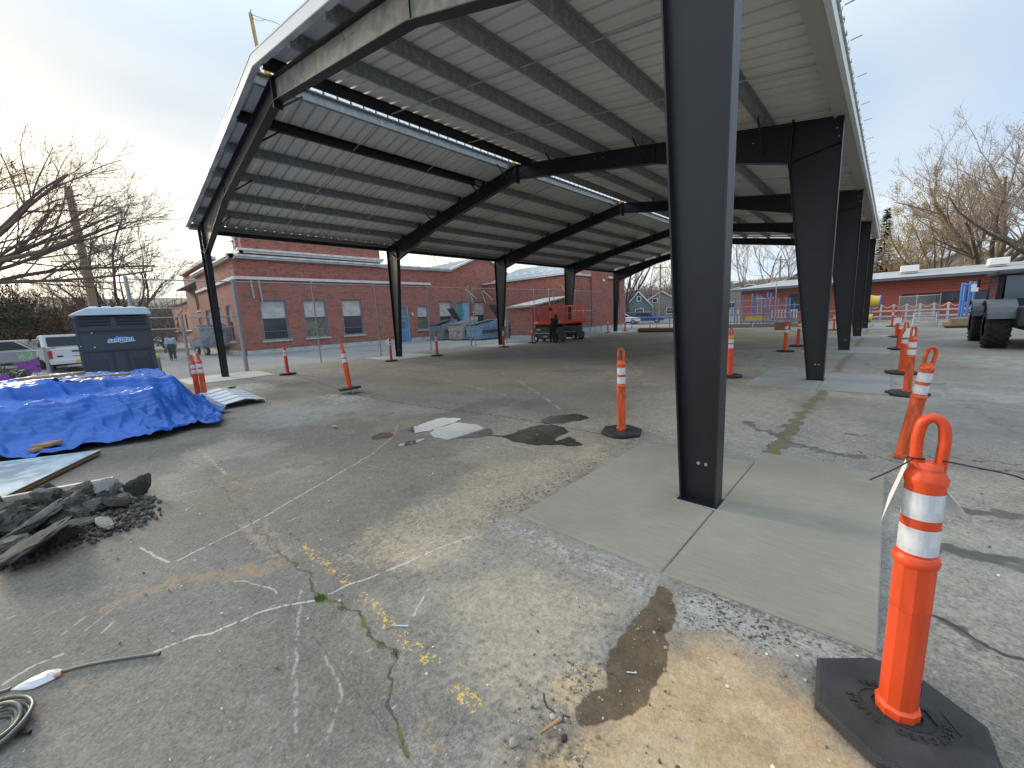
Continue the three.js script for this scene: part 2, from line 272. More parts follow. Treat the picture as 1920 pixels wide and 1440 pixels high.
const z2 = (...a) => { const o = []; for (let i = 0; i < a.length; i += 2) o.push(g2(300 + a[i] / 2.4, 780 + a[i + 1] / 2.4)); return o; };
function rectP(x0, x1, z0, z1) { const o = [], n = 6; for (let i = 0; i < n; i++) o.push([mix(x0, x1, i / n), z0]); for (let i = 0; i < n; i++) o.push([x1, mix(z0, z1, i / n)]); for (let i = 0; i < n; i++) o.push([mix(x1, x0, i / n), z1]); for (let i = 0; i < n; i++) o.push([x0, mix(z1, z0, i / n)]); return o; }
for (const S of [far, near, fine]) {
  const px = 1 / S.sx, hi = px < 0.012;
  S.base((x, z) => baseGround(x, z, px));
  const sand = [0.32, 0.205, 0.102], sandP = [0.44, 0.345, 0.23], dust = [0.36, 0.32, 0.26], chalk = [0.46, 0.44, 0.41], crack = [0.055, 0.05, 0.042], mossC = [0.09, 0.11, 0.03], blackG = [0.03, 0.03, 0.033];
  // dust and sand washed over the old surface (grainy matter with its own outlines)
  S.patch(gp(780, 1040, 960, 960, 1240, 1090, 1190, 1200, 1130, 1330, 1000, 1440, 900, 1440, 760, 1250, 640, 1150), [0.285, 0.25, 0.20], 0.55, { warp: 0.16, freq: 3, edge: 0.16, speck: 0.2, speckF: 40 });
  S.patch(gp(660, 1010, 900, 880, 1130, 830, 1160, 860, 960, 960, 880, 1040, 700, 1070), sandP, 0.46, { warp: 0.12, freq: 3.5, edge: 0.14, speck: 0.25, speckF: 45 });
  S.patch(gp(600, 1040, 760, 1010, 880, 1000, 760, 1080, 640, 1075), sandP, 0.45, { warp: 0.06, freq: 5, edge: 0.05, speck: 0.45 });
  S.patch(gp(820, 1120, 960, 1060, 1180, 1120, 1130, 1250, 960, 1340, 860, 1260), sandP, 0.42, { warp: 0.14, freq: 4, edge: 0.14, speck: 0.3, speckF: 50 });
  S.patch(gp(1370, 720, 1500, 740, 1480, 830, 1440, 860, 1210, 825, 1160, 790, 1180, 740), dust, 0.6, { warp: 0.2, freq: 2, edge: 0.15, speck: 0.4 });
  S.patch(gp(1560, 770, 1650, 790, 1700, 860, 1640, 880, 1440, 850, 1500, 770), dust, 0.5, { warp: 0.2, freq: 2, edge: 0.15, speck: 0.42 });
  S.patch(gp(900, 760, 1060, 770, 1240, 800, 1130, 830, 1000, 840, 850, 870), dust, 0.4, { warp: 0.3, freq: 1.6, edge: 0.2, speck: 0.45, speckF: 25 });
  S.patch(gp(380, 780, 640, 735, 700, 760, 560, 800, 440, 800), [0.30, 0.30, 0.29], 0.6, { warp: 0.35, freq: 1.4, edge: 0.2, speck: 0.42, speckF: 22 });
  S.patch(gp(600, 740, 680, 735, 700, 750, 610, 760), [0.42, 0.42, 0.41], 0.6, { warp: 0.12, freq: 3, edge: 0.08, speck: 0.4, speckF: 22 });
  S.patch(gp(360, 730, 490, 715, 530, 722, 440, 745, 370, 750), [0.42, 0.40, 0.37], 0.6, { warp: 0.25, freq: 2, edge: 0.1, speck: 0.42, speckF: 18 });
  S.patch(gp(400, 690, 900, 640, 1000, 632, 960, 650, 780, 680, 560, 720), [0.30, 0.26, 0.19], 0.42, { warp: 0.5, freq: 1, edge: 0.5, speck: 0.42, speckF: 14 });
  S.patch(gp(620, 820, 900, 760, 1180, 700, 1240, 760, 1000, 800, 700, 880), [0.11, 0.106, 0.10], 0.18, { warp: 0.5, freq: 0.9, edge: 0.5, speck: 0.4, speckF: 16 });
  S.patch(gp(960, 660, 1240, 640, 1240, 690, 1000, 690), [0.10, 0.096, 0.09], 0.25, { warp: 0.6, freq: 0.8, edge: 0.5, speck: 0.38, speckF: 12 });
  // brown seam in from the left
  S.stroke(z2(-200, 830, 0, 770, 200, 712, 420, 690, 560, 655), 0.05, [0.22, 0.16, 0.10], 0.55, { wear: 0.36, rag: 0.9, freq: 22, wob: 0.04 });
  S.stroke(z2(420, 480, 470, 540, 540, 610, 600, 600), 0.07, [0.24, 0.19, 0.14], 0.5, { wear: 0.4, rag: 0.9, freq: 20, wob: 0.04 });
  // ochre stains
  for (const [a, b, w, h] of [[690, 783, .22, .1], [655, 808, .2, .08], [470, 925, .06, .05], [150, 1260, .2, .02], [810, 1380, .06, .05]]) { const c = G(a, b); S.patch([...Array(8)].map((_, i) => [c.x + w * Math.cos(i * .785), c.z + h * Math.sin(i * .785)]), [0.36, 0.24, 0.10], 0.6, { warp: 0.05, freq: 9, speck: 0.5, speckF: 45 }); }
  // chalk and scratch lines
  S.stroke(gp(0, 1287, 48, 1252, 120, 1225), 0.009, chalk, 0.5, { wear: 0.35, wob: 0.01 });
  S.stroke([...gp(275, 1225, 360, 1194, 400, 1185, 480, 1150), ...z2(560, 850, 690, 830)], 0.0075, chalk, 0.7, { wear: 0.34, wob: 0.008, freq: 40 });
  S.stroke(z2(760, 805, 860, 755, 1000, 705, 1200, 620, 1400, 540), 0.0075, chalk, 0.62, { wear: 0.36, wob: 0.008, freq: 40 });
  S.stroke(z2(-90, 590, 0, 640, 50, 660, 420, 480, 660, 340, 850, 230, 960, 165, 1050, 90, 1070, 40), 0.0075, chalk, 0.6, { wear: 0.36, wob: 0.006, freq: 40 });
  S.stroke(z2(630, 790, 610, 1100, 600, 1420), 0.007, chalk, 0.3, { wear: 0.5, wob: 0.01 });
  S.stroke(z2(740, 1080, 800, 1200, 810, 1260, 750, 1440), 0.006, chalk, 0.3, { wear: 0.45 });
  for (const l of [[660, 440, 560, 480], [1210, 780, 1140, 900], [340, 735, 470, 760], [470, 760, 520, 795]]) S.stroke(z2(...l), 0.005, chalk, 0.5, { wear: 0.35 });
  for (const l of [[115, 1190, 165, 1152], [158, 1183, 215, 1138], [187, 1186, 221, 1158], [156, 1240, 172, 1228]]) S.stroke(gp(...l), 0.004, chalk, 0.5, { wear: 0.3 });
  // old yellow paint line, mostly worn off
  { const Y = [0.52, 0.33, 0.07], z = 2.445; S.stroke([[-6.0, z], [-4.5, z]], 0.014, [0.42, 0.35, 0.19], 0.6, { wear: 0.5, rag: 0.9, freq: 26 });
    for (const [a, b] of [[-4.12, -4.02], [-2.15, -1.92], [-1.85, -1.46], [-1.26, -1.1], [-1.09, -1.0], [-0.99, -0.93], [-0.83, -0.8], [-0.78, -0.7], [-0.64, -0.55], [-0.36, -0.24]]) S.stroke([[a, z], [b, z]], 0.026, Y, 0.85, { wear: 0.64, rag: 0.9, freq: 62, wob: 0.02, dh: 0.1 });
    for (let k = 0; k < 6; k++) S.stroke([[-17 + k * 2.6, -5.2], [-15.6 + k * 2.6, -5.2]], 0.035, [0.42, 0.36, 0.22], 0.45, { wear: 0.55, freq: 9 }); S.stroke([[-4.9, -2.6], [-8.2, -3.4]], 0.03, chalk, 0.4, { wear: 0.5, freq: 12 }); S.stroke([[-3.2, -2.2], [-6, -4.2]], 0.03, chalk, 0.4, { wear: 0.5, freq: 12 }); S.stroke([[-3.4, -6], [-5.8, -9.6]], 0.03, chalk, 0.4, { wear: 0.5, freq: 12 }); }
  // saw joint across the yard, long cracks
  S.stroke([g2(560, 704), g2(660, 738), g2(760, 757), g2(960, 783), g2(1150, 817)], 0.014, crack, 0.8, { rag: 0.4, freq: 9, dh: -0.3, wob: 0.02 });
  S.stroke([[1.2, -2.4], [3.5, -2.9], [6.5, -3.2]], 0.012, crack, 0.8, { dh: -0.3, wob: 0.08 }); S.stroke(gp(1560, 650, 1640, 690, 1760, 720, 1920, 820), 0.02, [0.07, 0.06, 0.05], 0.7, { wob: 0.1, wear: 0.3, freq: 10 });
  S.stroke([[4.2, -12], [3.6, -8], [4.4, -4], [4.0, 0]], 0.02, [0.07, 0.065, 0.05], 0.7, { wob: 0.1, wear: 0.35, freq: 8 });
  const mossy = [z2(540, 600, 590, 650, 650, 700, 700, 790), z2(700, 790, 760, 845, 870, 880, 900, 930, 960, 1000, 1040, 1050, 1075, 1085, 1050, 1130, 1050, 1200, 1040, 1290, 1070, 1370, 1090, 1440, 1110, 1560)];
  for (const l of mossy) { S.stroke(l, 0.006, crack, 0.95, { wob: 0.022, rag: 0.7, dh: -0.4 }); S.stroke(l, 0.012, mossC, 0.8, { wear: 0.56, wob: 0.024, freq: 26 }); }
  S.stroke(z2(150, 200, 230, 260, 240, 310, 290, 340, 420, 480, 540, 620), 0.006, [0.09, 0.08, 0.06], 0.8, { wob: 0.03, wear: 0.3, freq: 12 });
  S.stroke(z2(560, 655, 620, 668, 760, 605, 930, 565), 0.005, crack, 0.7, { wob: 0.03, wear: 0.25 });
  // joint with soil and moss along the column row
  for (let k = 0; k < 5; k++) { const zz = -k * BAY - 1.6; S.stroke([[0.1, zz], [0.06, zz - 2.2], [0.12, zz - BAY + 2.7]], 0.075, [0.10, 0.088, 0.06], 0.85, { rag: 0.6, freq: 6, wob: 0.05, dh: -0.2 }); S.stroke([[0.12, zz], [0.08, zz - 2.2], [0.14, zz - BAY + 2.7]], 0.04, [0.13, 0.125, 0.03], 0.8, { wear: 0.5, rag: 0.8, freq: 9, wob: 0.05 }); }
  // broken dark edges round the new slabs
  S.patch([[-1.42, -1.25], [-1.2, -1.3], [-1.2, 1.18], [-1.52, 1.1], [-1.45, 0.4], [-1.34, -0.4]], blackG, 0.9, { warp: 0.05, freq: 6, edge: 0.09, speck: 0.5, speckF: 42, dh: 0.2 });
  S.patch(rectP(-1.75, -1.15, -1.2, 1.5), blackG, 0.8, { warp: 0.1, freq: 4, edge: 0.1, speck: 0.68, speckF: 50, dh: 0.2 });
  S.patch([[-1.25, 1.1], [0.05, 1.1], [0.05, 1.22], [-0.5, 1.26], [-1.25, 1.28]], [0.20, 0.185, 0.155], 0.9, { warp: 0.03, freq: 7, edge: 0.02, speck: 0.3 });
  S.patch([[-1.3, 1.2], [0.0, 1.2], [0.02, 1.38], [-0.4, 1.42], [-1.3, 1.4]], [0.42, 0.42, 0.42], 0.6, { warp: 0.06, freq: 6, edge: 0.06, speck: 0.5, speckF: 46 });
  S.patch([[-1.5, 1.2], [-0.6, 1.22], [0.05, 1.24], [0.05, 1.4], [-0.7, 1.4], [-1.5, 1.45]], blackG, 0.8, { warp: 0.07, freq: 7, edge: 0.07, speck: 0.6, speckF: 55, dh: 0.2 });
  S.patch(gp(1265, 1105, 1340, 1110, 1650, 1225, 1660, 1262, 1560, 1245, 1400, 1220, 1330, 1190, 1250, 1175), [0.30, 0.285, 0.25], 0.8, { warp: 0.05, freq: 6, edge: 0.04, speck: 0.3, speckF: 70 });
  S.patch(gp(1265, 1100, 1345, 1108, 1650, 1225, 1660, 1255, 1560, 1232, 1400, 1215, 1330, 1185, 1250, 1160), blackG, 0.92, { warp: 0.05, freq: 6, edge: 0.05, speck: 0.5, speckF: 62, dh: 0.3 });
  S.patch(gp(1340, 1105, 1640, 1222, 1640, 1238, 1340, 1130), [0.05, 0.048, 0.045], 0.8, { warp: 0.02, freq: 9, edge: 0.015, speck: 0.42, speckF: 50 });
  // sand spread in front, damp silt in the washed-out seam
  S.patch(gp(1200, 1210, 1340, 1215, 1430, 1230, 1540, 1330, 1560, 1400, 1640, 1440, 1700, 1560, 1000, 1560, 960, 1440, 1060, 1380, 1120, 1330, 1180, 1290), sand, 0.9, { warp: 0.13, freq: 5, edge: 0.17, col2: [0.42, 0.305, 0.18] });
  for (const [a, b, w, c] of [[1180, 1400, .12, [0.25, 0.17, 0.10]], [1330, 1330, .15, [0.26, 0.19, 0.115]], [1440, 1400, .16, [0.24, 0.165, 0.095]], [1290, 1270, .1, [0.44, 0.35, 0.24]], [1400, 1300, .1, [0.42, 0.34, 0.25]], [1240, 1420, .14, [0.44, 0.36, 0.26]]]) { const p = G(a, b); S.patch([...Array(9)].map((_, i) => [p.x + w * Math.cos(i * .7), p.z + w * 0.6 * Math.sin(i * .7)]), c, 0.6, { warp: 0.1, freq: 7, edge: 0.05, speck: 0.4, speckF: 60 }); }
  S.patch(gp(1340, 1200, 1460, 1240, 1560, 1360, 1480, 1300, 1400, 1260), [0.27, 0.25, 0.215], 0.6, { warp: 0.08, freq: 6, edge: 0.05, speck: 0.4 });
  S.patch(gp(1000, 1390, 1260, 1400, 1420, 1440, 1400, 1600, 960, 1600), [0.33, 0.26, 0.175], 0.6, { warp: 0.1, freq: 5, edge: 0.08, speck: 0.42, speckF: 30 });
  S.patch(gp(1020, 1300, 1060, 1245, 1120, 1240, 1150, 1262, 1110, 1320, 1060, 1335), [0.40, 0.30, 0.17], 0.9, { warp: 0.03, freq: 9, edge: 0.015, speck: 0.25, dh: 0.5, col2: [0.28, 0.21, 0.13] });
  S.patch(gp(1238, 1096, 1266, 1108, 1262, 1150, 1252, 1195, 1258, 1250, 1236, 1292, 1200, 1326, 1165, 1346, 1092, 1358, 1082, 1325, 1130, 1285, 1134, 1245, 1155, 1212, 1190, 1168), [0.044, 0.030, 0.017], 0.96, { warp: 0.025, freq: 10, edge: 0.007, rough: 0.5, dh: -0.35, col2: [0.115, 0.08, 0.046] });
  S.patch(gp(1240, 1330, 1280, 1330, 1260, 1380, 1200, 1390, 1180, 1360), [0.19, 0.13, 0.075], 0.6, { warp: 0.06, freq: 8, edge: 0.05, speck: 0.4 });
  S.patch(gp(965, 1445, 990, 1400, 1035, 1372, 1085, 1380, 1075, 1440, 1030, 1520, 940, 1520), [0.055, 0.047, 0.035], 0.95, { warp: 0.03, freq: 9, edge: 0.02, speck: 0.4, speckF: 40, rough: 0.6 });
  S.stroke(gp(1020, 1300, 1028, 1330, 1045, 1340, 1065, 1338), 0.005, [0.03, 0.025, 0.02], 0.9, { dh: -0.5, wob: 0.01 });
  S.patch(gp(860, 1370, 960, 1320, 1010, 1330, 980, 1400, 900, 1440, 820, 1440), [0.32, 0.31, 0.30], 0.5, { warp: 0.1, freq: 5, edge: 0.1, speck: 0.5, speckF: 60 });
  // worn surface with dark damp trails to the right
  S.patch(gp(1690, 930, 1920, 900, 1920, 1290, 1760, 1230, 1680, 1180), [0.27, 0.245, 0.20], 0.85, { warp: 0.1, freq: 4, edge: 0.1, speck: 0.33, speckF: 60 });
  S.patch(gp(1690, 930, 1920, 900, 1920, 1290, 1760, 1230, 1680, 1180), [0.06, 0.055, 0.05], 0.6, { warp: 0.1, freq: 4, edge: 0.1, speck: 0.66, speckF: 55 });
  for (const [pl, w] of [[[1745, 945, 1830, 955, 1900, 965, 1980, 985], 0.05], [[1730, 1015, 1800, 1030, 1870, 1055, 1960, 1075], 0.085], [[1700, 1140, 1790, 1175, 1860, 1215, 1960, 1250], 0.03], [[1400, 790, 1450, 815, 1500, 835, 1570, 850, 1640, 862], 0.06], [[1580, 812, 1660, 818], 0.03], [[1460, 800, 1490, 805], 0.03]]) S.stroke(gp(...pl), w, [0.075, 0.066, 0.056], 0.82, { wear: 0.34, rag: 0.6, freq: 8, wob: 0.05, rough: 0.7 });
  S.stroke(gp(1690, 1130, 1790, 1172, 1880, 1222, 1980, 1250), 0.012, [0.03, 0.027, 0.024], 0.9, { wob: 0.03, dh: -0.4 });
  S.patch(gp(1640, 860, 1800, 880, 1920, 890, 1920, 930, 1760, 940, 1650, 900), [0.30, 0.265, 0.21], 0.6, { warp: 0.1, freq: 4, edge: 0.08, speck: 0.4, speckF: 45 });
  S.stroke(gp(1600, 845, 1700, 870, 1800, 876, 1940, 884), 0.010, [0.04, 0.036, 0.03], 0.85, { wob: 0.03, dh: -0.3 });
  // oil drips, scattered marks
  const r = mulberry(55); for (let k = 0; k < 70; k++) { const a = rr(-15, 2.4, r), b = rr(-26, 4, r), w = rr(0.02, 0.16, r), dk = r() < 0.55; S.patch([...Array(7)].map((_, i) => [a + w * Math.cos(i * .9), b + w * 0.6 * Math.sin(i * .9)]), dk ? [0.07, 0.068, 0.066] : [0.38, 0.37, 0.35], rr(0.25, 0.6, r), { warp: 0.05, freq: 8, speck: 0.42, speckF: 40 }); }
  for (let k = 0; k < 24; k++) { const a = rr(-9, 2.4, r), b = rr(-3, 4, r), t = rr(0, 6.3, r), L = rr(0.05, 0.5, r); if (a > -0.6 && b > 0.9) continue; S.stroke([[a, b], [a + L * Math.cos(t), b + L * Math.sin(t)]], 0.004, r() < 0.7 ? chalk : [0.06, 0.055, 0.05], 0.35, { wear: 0.35, wob: 0.02 }); }
  for (let k = 0; k < 26; k++) { const a = rr(-1, 7, r), b = rr(-30, -2, r), L = rr(1, 5, r); S.stroke([[a, b], [a + L, b + rr(-0.25, 0.25, r)]], rr(0.02, 0.07, r), r() < 0.5 ? [0.09, 0.085, 0.08] : [0.28, 0.265, 0.24], 0.4, { wear: 0.42, wob: 0.08, freq: 5 }); }
  if (hi) S.each(-9, 9, -9, 9, (x, z, o) => { const k = 1 + (vn(x * 230, z * 230) - 0.5) * 0.34 + (vn(x * 70 + 3, z * 70) - 0.5) * 0.2 + (vn(x * 17, z * 17 + 8) - 0.5) * 0.16, c = S.c, q = o * 3; c[q] *= k; c[q + 1] *= k; c[q + 2] *= k * (1 + (vn(x * 23 + 7, z * 23) - 0.5) * 0.08); });   // grain of the matter itself
  if (!hi) { // parking bay lines and kerb paint beyond the fence
    for (let k = 0; k < 8; k++) S.stroke([[-26 - k * 2.8, 3.2], [-26 - k * 2.8 - 1, 8.5]], 0.07, [0.5, 0.5, 0.49], 0.7, { wear: 0.3, freq: 6 });
    S.stroke([[-24.5, 5.8], [-24.9, 1.6], [-29, 0.9]], 0.08, [0.55, 0.55, 0.53], 0.8, { wear: 0.25, freq: 6 });
    S.patch([[-24, -9], [-20, -9.5], [-20.5, -8.6], [-24, -8.2]], [0.08, 0.08, 0.085], 0.6, { warp: 0.4, freq: 1.5, edge: 0.1 });
  }
}
const groundMat = (S, bs) => { const [a, q, n] = S.tex(); return M(1, 1, 1, 1, { map: a, roughnessMap: q, bumpMap: n, bumpScale: bs, side: THREE.FrontSide }); };
function sheetGeo(S, y, nx = 1, nz = 1) { const g = new THREE.PlaneGeometry(S.x1 - S.x0, S.z1 - S.z0, nx, nz).rotateX(-Math.PI / 2).translate((S.x0 + S.x1) / 2, y, (S.z0 + S.z1) / 2); return g; }
{
  const gt = (() => { const f = pf(512, 6, 301, 6); return texOf(512, 512, (i, j) => { const v = 0.40 + 0.14 * (f(i, j) - 0.5); return [v, v * 0.985, v * 0.95]; }); })();
  const gg = triUV(new THREE.PlaneGeometry(900, 900).rotateX(-Math.PI / 2).translate(0, -0.012, 0), 0.12);
  struct('ground', gg, M(1, 1, 1, 0.95, { map: gt }));
  struct('yard_asphalt', sheetGeo(far, -0.008), groundMat(far, 0.004));
  struct('yard_pavement', sheetGeo(near, -0.004), groundMat(near, 0.004));
  struct('yard_washout', sheetGeo(fine, 0), groundMat(fine, 0.004));
}

// ------------------------------------------------------------------ new concrete slabs round the column feet
{
  const brush = (tone, seed) => { const f = pf(512, 4, seed, 5), g = pn(512, 256, seed + 3), s = pf(512, 3, seed + 9, 4); return texOf(512, 512, (i, j) => { const v = 0.92 + 0.16 * (f(i, j) - 0.5) + 0.07 * (g(i * 0.12 | 0, j) - 0.5) + 0.1 * (s(i, j) - 0.5); return [v * tone[0], v * tone[1], v * tone[2]]; }); };
  const br = (() => { const g = pn(512, 256, 411), f = pn(512, 128, 415); return texOf(512, 512, (i, j) => { const v = 0.5 + 0.4 * (g(i * 0.06 | 0, j) - 0.5) + 0.25 * (f(i, j) - 0.5); return [v, v, v]; }, false); })();
  const slabMat = (tone, seed, o = {}) => M(1, 1, 1, 0.78, { map: rep(brush(tone, seed), 0.45), bumpMap: rep(br, 0.9), bumpScale: 0.0012, ...o });
  const mNear = slabMat([0.60, 0.578, 0.52], 501), mGrey = slabMat([0.60, 0.60, 0.585], 521), mPale = slabMat([0.78, 0.77, 0.735], 541);  // mPale: newer light concrete, with grazing sun also put into its tone
  const slab = (label, pts, m, grp) => { const s = obj('concrete_slab', triUV(poly(pts, 0.12, 0.006).translate(0, -0.11, 0)), m); return tag(s, label, 'slab', grp); };
  slab('smooth grey-green slab half under the inner side of the front column', [[-1.2, -1.2], [-0.006, -1.2], [-0.006, 1.125], [-1.2, 1.125]], mNear);
  slab('smooth grey slab half with a column shadow, beside the loop-handled post', [[0.004, -1.58], [0.55, -1.60], [0.985, -1.52], [0.985, 1.085], [0.004, 1.13]], mNear);
  for (let k = 1; k < 5; k++) { const z = -k * BAY; for (const [a, b] of [[-1.2, -0.006], [0.004, 1.0]]) slab(a < 0 ? 'grey slab half inside the right-hand column row behind the front column' : 'grey slab half outside the right-hand column row behind the front column', [[a, z - 1.2], [b, z - 1.2], [b, z + 1.13], [a, z + 1.13]], mGrey, 'slabs of the column row'); }
  for (let k = 0; k < 5; k++) { const z = -k * BAY; slab('pale concrete slab round a column foot along the chain-link fence', [[-SPAN - 1.0, z - 1.25], [-SPAN + 1.5, z - 1.25], [-SPAN + 1.5, z + 1.2], [-SPAN - 1.0, z + 1.2]], mPale, 'pale slabs along the fence'); }
}

// ------------------------------------------------------------------ the steel canopy
{
  const C = thing('steel_canopy', 'open steel-framed canopy with black tapered columns and a ribbed metal roof', 'canopy');
  const EH = 5.02, SL = 1 / 6, FW = 0.17, XR = -SPAN / 2, top = x => EH + SL * (SPAN / 2 - Math.abs(x - XR));
  const plate = (pts, t) => extr(pts, t).translate(0, 0, -t / 2);           // in x,y ; thickness along z
  const strip = (a, b, t = 0.013, w = FW) => { // flange: a plate of width w (along z) following a line in the x,y plane
    const dx = b[0] - a[0], dy = b[1] - a[1], L = Math.hypot(dx, dy); return new THREE.BoxGeometry(L, t, w).rotateZ(Math.atan2(dy, dx)).translate((a[0] + b[0]) / 2, (a[1] + b[1]) / 2, 0);
  };
  const bolt = (x, y, z) => new THREE.CylinderGeometry(0.014, 0.014, 0.02, 6).rotateX(Math.PI / 2).translate(x, y, z);
  const boltG = bolt(0, 0, 0), pBoltG = new THREE.CylinderGeometry(0.011, 0.011, 0.026, 6).rotateZ(Math.PI / 2);
  const boltMat = M(0.5, 0.5, 0.5, 0.35, { metalness: 0.6 });
  const beigeWeb = M(0.24, 0.228, 0.20, 0.55, { map: T.worn });   // this one web is pale beige, the others black
  const grout = M(0.3, 0.29, 0.26, 0.9);
  for (let k = 0; k < 5; k++) for (const side of [0, 1]) {
    const z = -k * BAY, X = x => side ? -SPAN - x : x;      // x is measured inwards (negative) from the outer face
    const P2 = a => a.map(([x, y]) => [X(x), y]);
    const end = k === 0 || k === 4, kI = end ? [-0.51, 4.18] : [-0.84, 4.42], kT = end ? [-0.50, EH + SL * 0.5] : [-0.80, EH + SL * 0.80];   // end frames are slimmer
    // column web with flanges
    const col = obj('column', triUV(plate(P2([[-0.012, 0.02], [-0.27, 0.02], [kI[0] + 0.005, kI[1]], [kT[0], kT[1] - 0.01], [-0.012, EH - 0.01]]), 0.012)), mat.black, C); col.position.z = z;
    obj('outer_flange', triUV(strip([X(-0.006), 0.02], [X(-0.006), EH + 0.0], 0.013)), mat.black, col);
    obj('inner_flange', triUV(strip([X(-0.275), 0.02], [X(kI[0]), kI[1]], 0.013)), mat.black, col);
    obj('cap_plate', triUV(strip([X(0), EH], [X(kT[0]), kT[1]], 0.014)), mat.black, col);
    obj('base_plate', triUV(bb(Math.min(X(0.015), X(-0.3)), Math.max(X(0.015), X(-0.3)), 0.008, 0.022, -0.1, 0.1)), mat.black, col);
    obj('grout_bed', poly([[X(0.03), -0.11], [X(-0.32), -0.11], [X(-0.32), 0.115], [X(0.03), 0.115]], 0.012).translate(0, 0.003, 0), grout, col);
    const st = []; st.push(strip([X(kI[0]), kI[1]], [X(-0.01), kI[1] + 0.16], 0.01, FW * 0.9)); if (side) st.push(strip([X(kI[0]), kI[1]], [X(-0.02), EH - 0.05], 0.01, FW * 0.7));
    for (const q of st) obj('stiffener', triUV(q), mat.black, col);
    for (const [x, y] of [[-0.10, 0.34], [-0.16, 0.34], [-0.1, EH - 0.17], [-0.06, EH - 0.32]]) obj('bolt', boltG, boltMat, col).position.set(X(x), y, 0.012);
    // rafter half: tapered web, two flanges, end plates
    const bt = [[kI[0], kI[1]], [-3.65, 5.2], [XR, 5.985]]; const tp = [[kT[0], kT[1]], [XR, top(XR)]];
    const raf = obj('rafter', triUV(plate(P2([bt[0], bt[1], bt[2], [XR, top(XR) - 0.01], [kT[0], kT[1] - 0.01]]), 0.01)), k === 0 && !side ? beigeWeb : mat.black, C); raf.position.z = z;
    obj('bottom_flange', triUV(join([strip([X(bt[0][0]), bt[0][1]], [X(bt[1][0]), bt[1][1]], 0.012), strip([X(bt[1][0]), bt[1][1]], [X(bt[2][0]), bt[2][1]], 0.012)])), mat.black, raf);
    obj('top_flange', triUV(strip([X(tp[0][0]), tp[0][1]], [X(tp[1][0]), tp[1][1]], 0.012)), mat.black, raf);
    for (const q of [strip([X(kI[0] + 0.012), kI[1] - 0.1], [X(kT[0]), kT[1] + 0.06], 0.03), strip([X(XR + 0.012), 5.86], [X(XR + 0.012), top(XR) + 0.05], 0.02), strip([X(-3.65), 5.2], [X(-3.65), top(-3.65)], 0.006, 0.05)]) obj('splice_plate', triUV(q), mat.black, raf);
    for (const [x, y] of [[-5.1, 5.75], [-5.35, 5.79], [XR + 0.14, 6.2], [-1.5, 5.0]]) obj('bolt', boltG, boltMat, raf).position.set(X(x), y, 0.012);
  }
  // purlins: seven lines on each slope, one length per bay
  const lines = [0.3, 1.62, 2.94, 4.26, 5.58, 6.9]; const PH = 0.2, z0 = 0.29, zN = -4 * BAY - 0.29;
  const zsec = (len) => { const t = 0.006, f = 0.07, pts = [[-f, 0], [t / 2, 0], [t / 2, PH - t], [f, PH - t], [f, PH], [-t / 2, PH], [-t / 2, t], [-f + t, t], [-f + t, 0.02], [-f, 0.02]]; return extr(pts, len); };
  for (const side of [-1, 1]) lines.forEach((s, i) => {
    for (let b = 0; b < 4; b++) {
      const za = b === 0 ? z0 : -b * BAY + 0.35, zb = b === 3 ? zN : -(b + 1) * BAY - 0.35; const x = XR + side * s;
      const black = b === 0 && ((side < 0 && i === 1) || (side > 0 && i === 0));
      const g = zsec(za - zb); const m = obj('purlin', triUV(g), black ? mat.black : mat.galv, C); m.position.set(x, top(x) + 0.01 + (b % 2) * 0.002, zb); m.rotation.z = -side * Math.atan(SL) * (1); if (side > 0) { m.position.x += 0; }
      const clip = obj('purlin_clip', bb(x - 0.045 * side - 0.005, x - 0.045 * side + 0.005, top(x) + 0.006, top(x) + 0.19, -(b + 1) * BAY - 0.06, -(b + 1) * BAY + 0.06), mat.black, C);
      if (!black && b < 4) for (const dz of [0.12, 0.22]) for (const dy of [0.06, 0.13]) obj('bolt', pBoltG, mat.blackDull, m).position.set(0, dy, -(b + 1) * BAY + dz - zb);
      if (i % 2 === 1 || (i === 0 && side < 0)) { const yb = Math.abs(s) < 4.56 ? top(x) - 0.38 : top(x) - 0.5; for (const q of [1, -1]) { const zf = -(b + (q > 0 ? 0 : 1)) * BAY; obj('flange_brace', beam([x, yb, zf - q * 0.05], [x, top(x) + 0.05, zf - q * 0.62], 0.035, 0.035), mat.black, C); } }
    }
  });
  // eave members with their flat soffit, gutter-like trim outside
  for (const side of [0, 1]) { const X = x => side ? -SPAN - x : x; const lo = (a, b) => [Math.min(X(a), X(b)), Math.max(X(a), X(b))];
    for (let b = 0; b < 4; b++) { const za = b === 0 ? z0 : -b * BAY, zb = b === 3 ? zN : -(b + 1) * BAY + 0.004; const e = obj('eave_strut', triUV(join([bb(...lo(-0.16, 0.065), EH + 0.012, EH + 0.018, zb, za), bb(...lo(0.05, 0.056), EH + 0.018, EH + 0.2, zb, za), bb(...lo(-0.16, -0.154), EH + 0.018, EH + 0.045, zb, za)])), side ? mat.galv : M(0.42, 0.40, 0.345, 0.6), C); }
    const tr = obj('eave_trim', triUV(join([bb(...lo(0.066, 0.135), EH + 0.0, EH + 0.008, zN - 0.01, z0 + 0.01), bb(...lo(0.127, 0.135), EH + 0.008, EH + 0.17, zN - 0.01, z0 + 0.01), bb(...lo(0.066, 0.072), EH + 0.008, EH + 0.12, zN - 0.01, z0 + 0.01)])), mat.white, C);
    if (side) obj('eave_beam', triUV(join([bb(-SPAN + 0.02, -SPAN + 0.14, EH - 0.13, EH - 0.118, -4 * BAY, 0), bb(-SPAN + 0.075, -SPAN + 0.085, EH - 0.118, EH + 0.008, -4 * BAY, 0)])), mat.black, C);
  }
